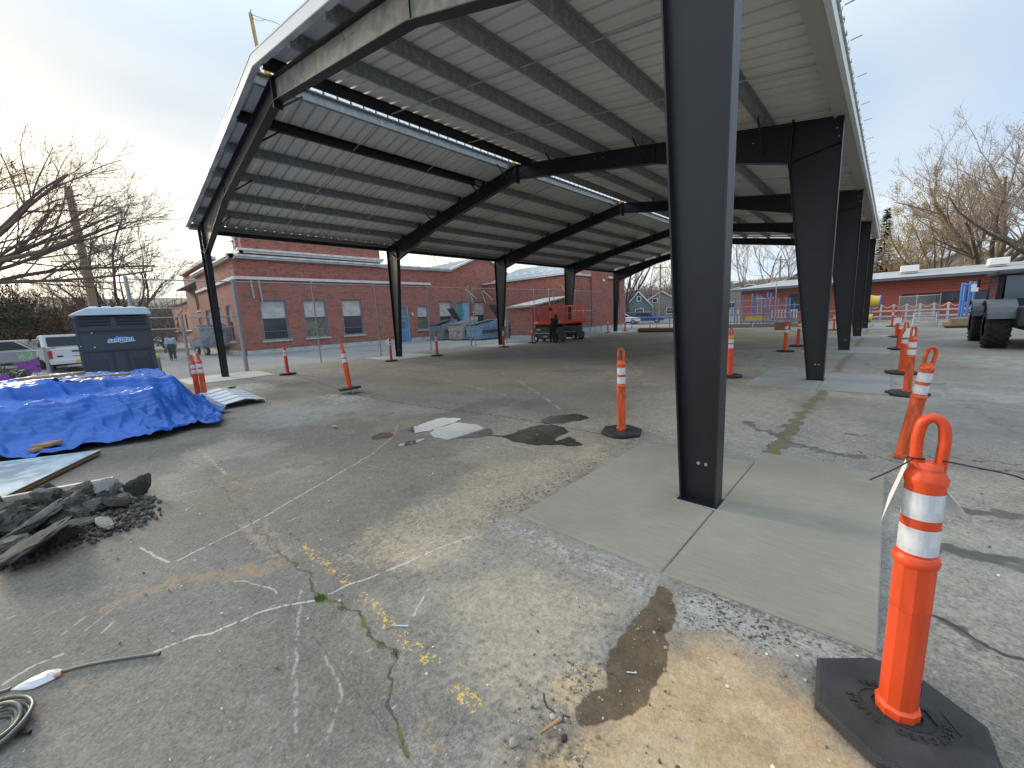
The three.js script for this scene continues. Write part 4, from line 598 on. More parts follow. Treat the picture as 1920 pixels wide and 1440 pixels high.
// ------------------------------------------------------------------ orange delineator posts
const font = await new FontLoader().loadAsync('fonts/droid/droid_sans_bold.typeface.json');
const ringText = (s, rx, rz, a0, a1, size, h) => { const out = []; [...s].forEach((ch, i) => { if (ch === ' ') return; const g = new TextGeometry(ch, { font, size, depth: h, curveSegments: 3 }); g.computeBoundingBox(); g.translate(-(g.boundingBox.max.x) / 2, -size / 2, 0); g.rotateX(-Math.PI / 2); const t = a0 + (a1 - a0) * i / (s.length - 1); g.rotateY(-(t + Math.PI / 2)); g.translate(rx * Math.cos(t), 0, rz * Math.sin(t)); out.push(g); }); return out; };
function delineator(o = {}) {   // base: long hexagon of recycled rubber; tube; two reflective bands; loop handle
  const t = thing('delineator_post', '', 'delineator post', [0, 0, 0], 0, 'orange delineator posts'); const om = o.old ? mat.orangeOld : mat.orange;
  if (o.base !== false) {
    const hx = [[-0.245, -0.13], [-0.06, -0.265], [0.08, -0.265], [0.255, -0.11], [0.255, 0.13], [0.07, 0.265], [-0.07, 0.265], [-0.245, 0.13]];
    const b = obj('base', triUV(poly(hx, 0.05, 0.012)), mat.rubber, t);
    const ring = (rx, rz, w, y, h) => { const s = new THREE.Shape(); s.absellipse(0, 0, rx, rz, 0, 7, false); const q = new THREE.Path(); q.absellipse(0, 0, rx - w, rz - w, 0, 7, true); s.holes.push(q); return new THREE.ExtrudeGeometry(s, { depth: h, bevelEnabled: false, curveSegments: 28 }).rotateX(-Math.PI / 2).translate(0, y, 0); };
    obj('raised_ring', ring(0.168, 0.132, 0.058, 0.046, 0.008), mat.rubberWorn, b); obj('inner_collar', ring(0.108, 0.085, 0.035, 0.046, 0.012), mat.rubber, b);
    if (o.text) { for (const q of [...ringText('RECYCLED TIRES', 0.138, 0.104, -0.1, 2.95, 0.026, 0.003), ...ringText('100', 0.138, 0.104, 3.9, 4.3, 0.026, 0.003)]) obj('letter', q.translate(0, 0.0542, 0), mat.blackDull, b); }
  }
  const y0 = o.base === false ? 0.0 : 0.05, tb = new THREE.Group(); const H = o.h ?? 1.14, s = H / 1.14;
  const fac = (pr, n) => new THREE.LatheGeometry(pr.map(([r, y]) => new THREE.Vector2(r, y * s)), n);
  const lower = obj('tube', toCreasedNormals(fac([[0.001, y0], [0.064, y0], [0.066, y0 + 0.03], [0.056, y0 + 0.04], [0.056, 0.46], [0.0575, 0.465], [0.0575, 0.475], [0.057, 0.48], [0.057, 0.635]], 10), 0.5), om, t);
  obj('collar', fac([[0.055, 0.63], [0.062, 0.635], [0.064, 0.65], [0.058, 0.667], [0.052, 0.669]], 22), om, t);
  obj('upper_tube', fac([[0.0525, 0.66], [0.0525, 0.912], [0.056, 0.92], [0.057, 0.935], [0.046, 0.958], [0.04, 0.965], [0.04, 0.985], [0.001, 0.988]], 22), om, t);
  for (const y of [0.678, 0.80]) { const b = obj('reflective_band', fac([[0.0535, y], [0.0538, y + 0.002], [0.0538, y + 0.088], [0.0535, y + 0.09]], 24), mat.reflect, t); }
  obj('handle', tube([[-0.030, 0.96 * s, 0], [-0.032, 1.03 * s, 0], [-0.032, 1.07 * s, 0], [-0.022, 1.118 * s, 0], [0, 1.132 * s, 0], [0.022, 1.118 * s, 0], [0.032, 1.07 * s, 0], [0.032, 1.03 * s, 0], [0.030, 0.96 * s, 0]], 0.0165, 10, 40), om, t);
  return t;
}
mat.rubberWorn = M(0.065, 0.061, 0.054, 0.8, { map: T.worn, bumpMap: rep(T.grain, 3), bumpScale: 0.002 });
mat.paper = P(0.75, 0.74, 0.70, 0.8, { transmission: 0.15, thickness: 0 });
function lean(o, dx, dz) { o.rotation.set(dz, o.rotation.y, -dx, 'XZY'); }
{
  const A = delineator({ text: true, h: 1.21 }), B = delineator({ old: true }), C0 = delineator({ base: false, old: true }); 
  const put = (o, px, py, turn, label) => { const p = G(px, py); o.position.set(p.x, 0, p.z); o.rotation.y = turn; o.userData.label = label; return o; };
  // the large one in front
  put(A, 1678, 1352, 0.08, 'orange post with cable tie on its loop handle, hexagonal base beside the front slab');
  const tag1 = obj('paper_tag', quads([[-0.05, 1.04, -0.03], [-0.058, 1.04, 0.035], [-0.11, 0.82, 0.04], [-0.085, 0.90, -0.02]], [[0, 1, 2, 3]]), mat.paper, A); tag1.rotation.y = 0.1; const t2 = obj('paper_tag', quads([[0.056, 0.94, -0.05], [0.058, 0.95, 0.02], [0.10, 0.895, 0.025], [0.085, 0.855, -0.04], [0.055, 0.87, -0.03]], [[0, 1, 2], [0, 2, 3], [0, 3, 4]]), mat.paper, A); t2.rotation.y = -0.1;
  const tie = obj('cable_tie', tube([...Array(14)].map((_, i) => { const a = i / 13 * 6.2; return [-0.031 + 0.022 * Math.cos(a), 1.055 + 0.004 * Math.sin(a), 0.022 * Math.sin(a)]; }), 0.0028, 5, 30), mat.blackDull, A); obj('tie_tail', tube([[0.03, 1.062, 0.02], [0.10, 1.057, 0.03], [0.19, 1.04, 0.01], [0.22, 1.025, 0]], 0.0026, 5, 16), mat.blackDull, A); obj('tie_tail', tube([[-0.04, 1.056, 0.02], [-0.09, 1.02, 0.06], [-0.15, 0.98, 0.09]], 0.0026, 5, 16), mat.blackDull, A);
  obj('paint_smear', tube([[0.035, 0.215, 0.044], [0.039, 0.20, 0.0405], [0.043, 0.17, 0.037], [0.0425, 0.145, 0.037]], 0.0035, 5, 12), M(0.08, 0.05, 0.25, 0.6), A); A.children.at(-1).rotation.y = 0.55;
  // row along the inner side of the columns, then the rest
  put(B, 1165, 812, 0.35, 'upright orange post on a rubber base at the rear corner of the front slab');
  const mk = (src, px, py, turn, label, dx = 0, dz = 0) => { const p = G(px, py); const o = dup(src, [p.x, 0, p.z], turn, label); if (dx || dz) lean(o, dx, dz); return o; };
  const plain = delineator({ h: 1.12 }); put(plain, 1368, 706, 0.2, 'orange post standing beside the front column, yellow label on top'); obj('label_sticker', cyl(0.056, 0.056, 0.07, 0, 0.89, 0, 14, true), mat.yellow, plain);
  const q = delineator({ h: 1.1 }); q.children.forEach(c => c.name === 'reflective_band'); put(q, 1472, 659, 0.3, 'orange post inside the column row standing left of a second orange post');
  mk(q, 1495, 649, 0.1, 'orange post with a yellow label inside the column row beside the second column', 0.03);
  mk(q, 1563, 619, 0.1, 'orange post seen between the third and second columns');
  put(C0, 1690, 858, 0.2, 'leaning orange post without a base, tipped over beside the slab'); lean(C0, 0.11, 0.05); C0.position.y = 0.01;
  mk(B, 1700, 740, 0.5, 'short orange post with two white bands on a black base beside the second slab'); 
  const pp = mk(q, 1690, 700, 0.4, 'orange post with white papers strapped round its top'); const pa = obj('strapped_paper', quads([[-0.03, 0.98, 0.085], [0.13, 0.99, 0.07], [0.10, 0.80, 0.085], [-0.10, 0.79, 0.10]], [[0, 1, 2, 3]]), mat.paper, pp); 
  const p3 = mk(q, 1684, 655, 0.2, 'orange post with a hanging white paper beside the third slab'); obj('strapped_paper', quads([[-0.20, 1.0, 0.085], [0.0, 1.02, 0.07], [0.0, 0.85, 0.085], [-0.20, 0.84, 0.10]], [[0, 1, 2, 3]]), mat.paper, p3);
  mk(q, 1680, 632, 0.2, 'orange post beside the fourth slab of the column row'); mk(q, 1672, 612, 0.2, 'orange post beside the last slab of the column row');
  // posts along the far column row
  mk(q, 374, 751, 0.3, 'taller of two orange posts behind the blue tarp', -0.03); mk(B, 386, 752, 0.3, 'shorter of two orange posts behind the blue tarp'); 
  mk(q, 540, 702, 0.2, 'orange post beside the pale slab of the first fence-side column', -0.03); const lp = mk(q, 657, 737, 0.3, 'leaning orange post on a tilted rubber base held up by bolts', -0.10, 0.03); lp.position.y = 0.09; for (const [a, b] of [[-0.18, 0.1], [0.02, 0.15], [0.18, 0.1], [-0.1, -0.1], [0.15, -0.1]]) obj('bolt', rod([a, -0.09, b], [a, 0.01, b], 0.011, 6), mat.steelRod, lp);
  const wp = mk(q, 734, 677, 0.2, 'paler orange post with a white paper beside the second fence-side column'); obj('strapped_paper', quads([[-0.12, 0.86, 0.09], [0.06, 1.0, 0.09], [0.10, 0.78, 0.11], [-0.06, 0.70, 0.11]], [[0, 1, 2, 3]]), mat.paper, wp);
  mk(B, 820, 667, 0.2, 'orange post standing alone before the dumpsters'); mk(q, 945, 651, 0.2, 'orange post in front of the third fence-side column'); mk(q, 998, 643, 0.2, 'orange post at the corner of the orange lift'); mk(B, 1086, 635, 0.2, 'orange post behind the right end of the lifts'); mk(B, 1140, 623, 0.2, 'orange post left of the last fence-side column'); mk(B, 1172, 621, 0.2, 'orange post right of the last fence-side column');
}

// ------------------------------------------------------------------ puddle left on the yard
{
  const out = (...a) => z2(...a);
  const water = P(0.075, 0.066, 0.056, 0.05, { bumpMap: rep(T.grain, 2), bumpScale: 0.0003, map: T.worn, clearcoat: 1, clearcoatRoughness: 0.02 });
  const smooth = pts => { const c = new THREE.SplineCurve(pts.map(p => new THREE.Vector2(...p))); c.closed = true; const o = [], n = pts.length * 12; const cc = new THREE.CatmullRomCurve3(pts.map(p => V(p[0], 0, p[1])), true).getPoints(n); for (let i = 0; i < n; i++) o.push([cc[i].x + 0.16 * (fbm(cc[i].x * 7, cc[i].z * 7, 3) - 0.5), cc[i].z + 0.16 * (fbm(cc[i].x * 7 + 20, cc[i].z * 7, 3) - 0.5)]); return o; };
  const flat = pts => triUV(new THREE.ShapeGeometry(new THREE.Shape(smooth(pts).map(([x, z]) => new THREE.Vector2(x, -z)))).rotateX(-Math.PI / 2).translate(0, 0.002, 0));
  const P1 = (label, ...a) => tag(obj('puddle', flat(out(...a)), water), label, 'puddle', null);
  P1('bright puddle mirroring the sky on the yard', 1110, 62, 1200, 30, 1270, 10, 1340, 8, 1345, 22, 1240, 55, 1170, 75);
  P1('larger bright puddle touching the dark wet patch', 1215, 92, 1240, 55, 1330, 28, 1420, 38, 1470, 60, 1480, 82, 1400, 95, 1290, 102);
  P1('broad dark wet patch on the yard in front of the upright orange post', 1470, 92, 1560, 82, 1640, 55, 1730, 40, 1800, 45, 1830, 70, 1780, 100, 1800, 125, 1700, 132, 1610, 120, 1560, 100);
  P1('curved dark wet patch behind the broad one', 1720, 18, 1790, -2, 1880, -8, 1920, 5, 1880, 22, 1800, 30, 1750, 35);
  P1('small dark wet patch left of the bright puddle', 955, 92, 1000, 80, 1060, 78, 1050, 90, 1000, 102, 960, 104);
  P1('thin dark wet streak below the bright puddle', 1065, 130, 1130, 110, 1185, 105, 1180, 115, 1110, 132);
  P1('small wet patch at the right tip of the dark one', 1790, 115, 1830, 95, 1880, 115, 1890, 128, 1830, 130);
}

// ------------------------------------------------------------------ the tarpaulin and what lies round it
{
  // height of the load under the tarp
  const bump = (t, a, b, s) => ss(a - s, a + s, t) * (1 - ss(b - s, b + s, t));
  const load = (x, z) => { const e = bump(z, 2.5, 9.5, 0.10), f = 0.66 * bump(x, -9.0, -7.98, 0.10) * e; const h = (0.84 + 0.05 * Math.sin(z * 2.1)) * bump(x, -11.2, -8.75, 0.13) * bump(z, 2.15, 9.5, 0.12); return Math.max(f, h); };
  const x0 = -12.2, x1 = -6.9, z0 = 1.3, z1 = 9.0, nx = 250, nz = 330; const R = mulberry(321);
  const folds = []; for (let k = 0; k < 46; k++) folds.push([rr(-11, -7.1, R), rr(1.6, 6.5, R), rr(0, 6.28, R), rr(0.2, 1.1, R), rr(0.015, 0.05, R), rr(0.02, 0.06, R)]);
  const edge = (x, z) => { // > 0 inside the cloth
    const fx = -7.42 + 0.14 * Math.sin(z * 2.3 + 0.6) + 0.10 * Math.sin(z * 5.1) + 0.28 * Math.exp(-((z - 2.02) ** 2) / 0.05); const rz = 1.78 - 0.10 * Math.sin(x * 2.7) - 0.05 * Math.sin(x * 7) + (x > -8.3 ? -0.02 : -0.16) + 0.3 * Math.exp(-((x + 8.55) ** 2) / 0.04); return Math.min(fx - x, z - rz, x + 11.9);
  };
  const H = (x, z) => {
    let h = load(x, z);
    // skirts: cloth leaves the load and slopes to the ground
    let sk = 0; for (let q = 1; q <= 12; q++) { const d = q * 0.05, w = Math.pow(1 - d / 0.64, 1.5); const m = Math.max(load(x - d, z), load(x, z + d), load(x + d, z), load(x - d * 0.7, z + d * 0.7)); sk = Math.max(sk, m * w); } h = Math.max(h, sk);
    let f = 0; for (const [cx, cz, a, L, w, am] of folds) { const dx = x - cx, dz = z - cz, u = dx * Math.cos(a) + dz * Math.sin(a), v = -dx * Math.sin(a) + dz * Math.cos(a) + 0.05 * Math.sin(u * 4 + cx); if (Math.abs(u) < L && Math.abs(v) < 4 * w) f += am * Math.exp(-v * v / (w * w)) * (1 - (u / L) ** 2); }
    const side = cl(1 - Math.abs(h - 0.35) * 1.4); f *= 0.35 + 0.65 * side;
    const n = (fbm(x * 3.1, z * 3.1, 4) - 0.5) * 0.09 + (fbm(x * 9, z * 9 + 4, 3) - 0.5) * 0.035; const rg = (f, o) => Math.pow(cl(1 - Math.abs(2 * fbm(x * f + o, z * f - o, 3) - 1) * 3), 2); const ridges = (0.05 * rg(1.6, 3) + 0.03 * rg(3.4, 11)) * (0.3 + cl(1 - Math.abs(h - 0.3) * 2)) + 0.015 * Math.pow(Math.abs(Math.sin((x * 0.6 + z) * 6 + 3 * fbm(x * 2, z * 2, 3))), 6);
    const e = edge(x, z), hem = 0.035 * Math.exp(-(((e - 0.04) / 0.035) ** 2)) * (0.5 + vn(x * 6, z * 6)); const low = cl((0.25 - h) / 0.25), ruck = low * (0.07 * fbm(x * 4 + 8, z * 4, 3) + 0.04 * Math.abs(Math.sin(x * 7 + z * 9)));
    return Math.max(0.014, h + f + n * (0.4 + cl(h * 2)) + ridges + hem + ruck * 0.8 + 0.012);
  };
  const vs = [], ix = [], uv = [], nu = 300, nv = 400; const fxOf = z => -7.42 + 0.14 * Math.sin(z * 2.3 + 0.6) + 0.10 * Math.sin(z * 5.1) + 0.28 * Math.exp(-((z - 2.02) ** 2) / 0.05), rzOf = x => 1.78 - 0.10 * Math.sin(x * 2.7) - 0.05 * Math.sin(x * 7) + mix(-0.16, -0.02, ss(-8.5, -8.1, x)) + 0.3 * Math.exp(-((x + 8.55) ** 2) / 0.04);
  for (let j = 0; j <= nv; j++) for (let i = 0; i <= nu; i++) { const u = i / nu, z = mix(rzOf(mix(-11.9, -7.35, u)), 9.0, Math.pow(j / nv, 1.35)), x = mix(-11.9, fxOf(z), Math.pow(u, 0.8)); const lat = 0.06 * (fbm(x * 5, z * 5, 2) - 0.5); vs.push(x + lat, H(x, z), z + lat * 0.7); uv.push(x, z); if (i && j) { const a = (j - 1) * (nu + 1) + i - 1, c = a + nu + 1; ix.push(a, c, a + 1, a + 1, c, c + 1); } }
  const g = new THREE.BufferGeometry(); g.setAttribute('position', new THREE.Float32BufferAttribute(vs, 3)); g.setAttribute('uv', new THREE.Float32BufferAttribute(uv, 2)); g.setIndex(ix); g.computeVertexNormals();
  const weave = (() => { const f = pf(256, 8, 612, 5); return texOf(256, 256, (i, j) => { const v = 0.88 + 0.2 * (f(i, j) - 0.5); return [v, v, v]; }); })(); const wb = texOf(128, 128, (i, j) => { const v = 0.5 + 0.25 * Math.sin(i / 128 * 6.283 * 16) + 0.25 * Math.sin(j / 128 * 6.283 * 16); return [v, v, v]; }, false);
  const T1 = thing('blue_tarp', 'large blue tarpaulin draped over stacked material, loose flap on the ground', 'tarpaulin'); 
  obj('sheet', g, P(0.018, 0.15, 0.62, 0.4, { map: rep(weave, 0.7), bumpMap: rep(wb, 8), bumpScale: 0.0006 }), T1);
  const load1 = obj('covered_load', [bb(-8.9, -8.1, 0.0, 0.56, 2.7, 9), bb(-11.0, -8.95, 0, 0.72, 2.4, 9)], mat.woodGrey); tag(load1, 'stacked building material hidden under the blue tarpaulin', 'stack');
  const plank = (label, a, b, h, w, t, m = mat.woodNew) => { const A = G(...a, h), B = G(...b, h); const o = obj('plank', triUV(bx(A.distanceTo(B), t, w)), m); o.position.set((A.x + B.x) / 2, H((A.x + B.x) / 2, (A.z + B.z) / 2) + t / 2 + 0.012, (A.z + B.z) / 2); o.rotation.y = Math.atan2(-(B.z - A.z), B.x - A.x); return tag(o, label, 'plank'); };
  { const o = obj('plank', triUV(bx(1.0, 0.045, 0.14)), mat.woodNew); o.position.set(-9.2, H(-9.2, 3.75) + 0.045, 3.75); o.rotation.y = 0.75; o.rotation.z = 0.05; tag(o, 'pale plank lying on the far edge of the blue tarp', 'plank'); const q = obj('plank', triUV(bx(0.8, 0.05, 0.12)), mat.woodNew); q.position.set(-9.5, H(-9.5, 3.2) + 0.05, 3.2); q.rotation.y = 1.35; tag(q, 'short plank on the tarp in front of the portable toilet', 'plank'); }
  for (const [x, z, t, y, l] of [[-7.72, 4.05, 0.5, 0.09, 'wooden block resting on the tarp hem, lower of two'], [-7.66, 3.95, 0.75, 0.135, 'wooden block resting on the tarp hem, upper of two']]) { const o = obj('wood_block', triUV(rb(0.50, 0.045, 0.16, 0.004)), mat.woodNew); o.position.set(x, y + 0.02, z); o.rotation.set(0.05, t, 0.04); tag(o, l, 'wood block'); }
  // insulated panel with a wooden edge under the tarp hem
  const pn_ = thing('insulated_panel', 'pale blue flat panel with a wooden edge sticking out under the tarp', 'panel', [0, 0, 0]); { const a = G(188, 845, 0.06), b = G(-60, 965, 0.06); const dir = V(b.x - a.x, 0, b.z - a.z).normalize(), nrm = V(-dir.z, 0, dir.x); const L = 4.5, w = 1.22; if (nrm.x > 0) nrm.negate(); const c = a.clone().addScaledVector(dir, L / 2).addScaledVector(nrm, w / 2); pn_.position.set(c.x, 0.012, c.z); pn_.rotation.y = Math.atan2(-dir.z, dir.x); obj('core', triUV(bx(L, 0.05, w, 0, 0.027, 0)), M(0.28, 0.19, 0.09, 0.85, { map: T.wood }), pn_); obj('face', triUV(bx(L + 0.01, 0.008, w + 0.01, 0, 0.057, 0)), M(0.40, 0.48, 0.53, 0.8, { map: T.worn }), pn_); }
}
// ------------------------------------------------------------------ broken asphalt heap
{
  const R = mulberry(808); const rockM = [M(0.115, 0.11, 0.10, 0.95, { map: T.worn, bumpMap: rep(T.grain, 3), bumpScale: 0.006 }), M(0.19, 0.18, 0.16, 0.95, { map: T.worn, bumpMap: rep(T.grain, 3), bumpScale: 0.006 }), M(0.075, 0.068, 0.058, 0.95, { map: T.worn, bumpMap: rep(T.grain, 3), bumpScale: 0.008 }), M(0.36, 0.35, 0.33, 0.95, { map: T.worn, bumpMap: rep(T.grain, 3), bumpScale: 0.005 })];
  const chunk = (sx, sy, sz, seed) => { // a broken slab piece: rough polygon plate with ragged faces
    const r = mulberry(seed); let g = new THREE.IcosahedronGeometry(1, 7); const p = g.attributes.position; const cuts = [...Array(13)].map(() => { const v = V(r() - 0.5, (r() - 0.5) * 0.9, r() - 0.5).normalize(); return [v, rr(0.3, 0.62, r)]; }); cuts.push([V(0.05, 1, 0.03).normalize(), 0.42], [V(0, -1, 0), 0.42]); const v = V();
    for (let i = 0; i < p.count; i++) { v.fromBufferAttribute(p, i); for (const [n, d] of cuts) { const q = v.dot(n); if (q > d) v.addScaledVector(n, d - q); } const k = 1.5 + 0.3 * (fbm(v.x * 5 + seed, v.z * 5 + v.y * 4.1, 4) - 0.5) + 0.3 * (vn(v.x * 15 + seed, v.z * 15 + v.y * 12) - 0.5); v.multiplyScalar(k); p.setXYZ(i, v.x * sx, v.y * sy * 1.5, v.z * sz); }
    g = mergeVertices(new THREE.BufferGeometry().setAttribute('position', p)); g.computeVertexNormals(); return triUV(toCreasedNormals(g, 0.25));
  };
  // px, py of the foot, half sizes, turn, tilt, lift, tone, words
  const L = [[262, 928, .17, .10, .12, .3, .5, .06, 2, 'dark rounded lump at the end of the heap, apart from the rest'], [205, 928, .24, .09, .15, .2, .3, .08, 3, 'pale crumbling lump beside the white plank end'], [228, 948, .16, .06, .12, 1, .1, .02, 1, 'grey lump below the pale crumbling one'], [160, 945, .26, .09, .14, -.1, -.2, .05, 2, 'dark flat slab leaning on the pale lump'], [175, 958, .2, .07, .12, .3, .1, .02, 1, 'grey slab below the dark leaning slab'], [130, 970, .14, .08, .18, .6, .8, .05, 0, 'hollow-sided piece in the middle of the heap'], [158, 985, .26, .035, .16, .1, .04, .01, 1, 'flat grey slab lying in the middle of the heap'], [195, 985, .26, .025, .06, .12, 0, .05, 3, 'long thin pale concrete strip on the heap'], [65, 1000, .13, .05, .24, .3, .9, .1, 1, 'pale upright slab standing in the heap'], [62, 1045, .32, .06, .24, .5, .55, .1, 0, 'big tilted asphalt slab at the front of the heap'], [125, 1015, .26, .07, .16, .6, .3, .06, 0, 'tilted asphalt slab behind the biggest one'], [20, 1030, .2, .05, .16, 0, .2, .04, 1, 'grey slab left of the biggest one'], [20, 1055, .16, .03, .1, .4, 0, .02, 0, 'small flat piece at the foot of the heap'], [40, 960, .3, .08, .2, .2, .2, .05, 2, 'dark piece against the white plank'], [85, 945, .22, .08, .16, .1, -.2, .06, 1, 'dull slab against the white plank'], [95, 932, .12, .07, .1, .9, .3, .1, 2, 'small dark lump on top by the white plank'], [10, 985, .24, .09, .2, .4, .1, .05, 2, 'dark lump at the edge of the heap'], [110, 985, .2, .09, .16, 1.2, -.1, .03, 2, 'dark lump under the hollow piece'], [-30, 1010, .3, .1, .25, .2, .2, .05, 0, 'slab at the outer end of the heap'], [-20, 960, .3, .1, .25, .2, .2, .05, 2, 'dark slab at the outer end of the heap']];
  L.forEach(([px, py, sx, sy, sz, ty, tz, lift, m, w], i) => { const p = G(px, py); const o = obj('asphalt_chunk', chunk(sx * 0.66, sy * 0.9, sz * 0.8, 900 + i * 13), rockM[m]); o.position.set(p.x, sy * 0.5 + lift * 0.6, p.z); o.rotation.set(tz * 0.45, ty * 2, tz * 0.35); tag(o, w + (w.includes('heap') ? '' : ', in the broken asphalt heap'), 'rubble', 'broken asphalt pieces'); });
  for (let k = 0; k < 26; k++) { const px = rr(-40, 225, R), py = 938 + (225 - px) * 0.06 + R() * 70 * (1 - px / 330), p = G(px, py), q = rr(0.05, 0.12, R); const o = obj('asphalt_chunk', chunk(q, q * rr(0.35, 0.7, R), q * rr(0.7, 1.1, R), 2000 + k * 7), rockM[[0, 2, 2, 1][k % 4]]); o.position.set(p.x, q * 0.35 + 0.02, p.z); o.rotation.set(rr(-.4, .4, R), R() * 6, rr(-.4, .4, R)); tag(o, 'small dark piece wedged between the larger slabs of the asphalt heap', 'rubble', 'small asphalt pieces'); }
  // crumbs
  const cg = new THREE.IcosahedronGeometry(1, 0); const N = 2600, im = new THREE.InstancedMesh(cg, rockM[1], N), m4 = new THREE.Matrix4(), q = new THREE.Quaternion(), e = new THREE.Euler(), c = new THREE.Color();
  for (let k = 0; k < N; k++) { const px = rr(-40, 290, R), b = 905 + (290 - px) * 0.05, py = b + 30 + Math.pow(R(), 1.6) * 130 * (1 - px / 420); const p = G(px, py), s = Math.pow(R(), 3) * 0.022 + 0.003; e.set(R() * 6, R() * 6, R() * 6); m4.compose(V(p.x + rr(-.05, .05, R), s * 0.5, p.z + rr(-.05, .05, R)), q.setFromEuler(e), V(s, s * 0.7, s)); im.setMatrixAt(k, m4); const t = rr(0.4, 1.5, R); im.setColorAt(k, c.setRGB(t, t * 0.98, t * 0.94)); }
  im.name = 'rubble_crumbs'; shade(im); scene.add(im); tag(im, 'dark crumbs and grit scattered round the broken asphalt heap', 'grit', null, 'stuff');
  const A = G(215, 907, 0.04), B = G(-80, 962, 0.04); const wp = obj('board', triUV(bx(A.distanceTo(B), 0.09, 0.05)), M(0.62, 0.6, 0.55, 0.8, { map: T.worn })); wp.position.set((A.x + B.x) / 2, 0.07, (A.z + B.z) / 2); wp.rotation.y = Math.atan2(-(B.z - A.z), B.x - A.x); tag(wp, 'long white board on edge behind the broken asphalt heap', 'board');
}
// grit, pebbles and chips over the near yard
{
  const R = mulberry(4242), cg = new THREE.IcosahedronGeometry(1, 0), N = 5200, im = new THREE.InstancedMesh(cg, M(0.3, 0.28, 0.25, 0.95), N), m4 = new THREE.Matrix4(), q = new THREE.Quaternion(), e = new THREE.Euler(), c = new THREE.Color(); let k = 0; const onSlab = (x, z) => x > -1.22 && x < 1.0 && z > -1.6 && z < 1.14;
  const spots = [[1090, 1270, .1, 260], [1060, 1400, .14, 260], [1200, 1190, .1, 60], [1440, 1165, .35, 500], [960, 960, .2, 220], [1000, 1330, .2, 160], [1250, 1300, .3, 120], [1100, 880, .25, 160]];
  for (const [px, py, s, n] of spots) { const o = G(px, py); for (let i = 0; i < n && k < N; i++) { const a = R() * 6.283, d = Math.sqrt(-2 * Math.log(R() + 1e-6)) * s * 0.6; const x = o.x + Math.cos(a) * d, z = o.z + Math.sin(a) * d; if (onSlab(x, z)) continue; const r = 0.0015 + Math.pow(R(), 5) * 0.008; e.set(R() * 6, R() * 6, R() * 6); m4.compose(V(x, r * 0.5, z), q.setFromEuler(e), V(r, r * 0.7, r)); im.setMatrixAt(k, m4); const t = rr(0.35, 1.6, R); im.setColorAt(k++, c.setRGB(t, t * 0.92, t * 0.8)); } }
  while (k < N) { const x = rr(-6.5, 2.6, R), z = rr(-3.2, 3.6, R); if (onSlab(x, z)) { continue; } const r = 0.001 + Math.pow(R(), 6) * 0.009; e.set(R() * 6, R() * 6, R() * 6); m4.compose(V(x, r * 0.5, z), q.setFromEuler(e), V(r, r * 0.6, r)); im.setMatrixAt(k, m4); const t = R() < 0.3 ? rr(1.8, 2.6, R) : rr(0.4, 1.4, R); im.setColorAt(k++, c.setRGB(t, t * 0.97, t * 0.9)); }
  im.name = 'loose_grit'; shade(im); scene.add(im); tag(im, 'fine loose grit and pale chips scattered over the yard', 'grit', null, 'stuff');
}
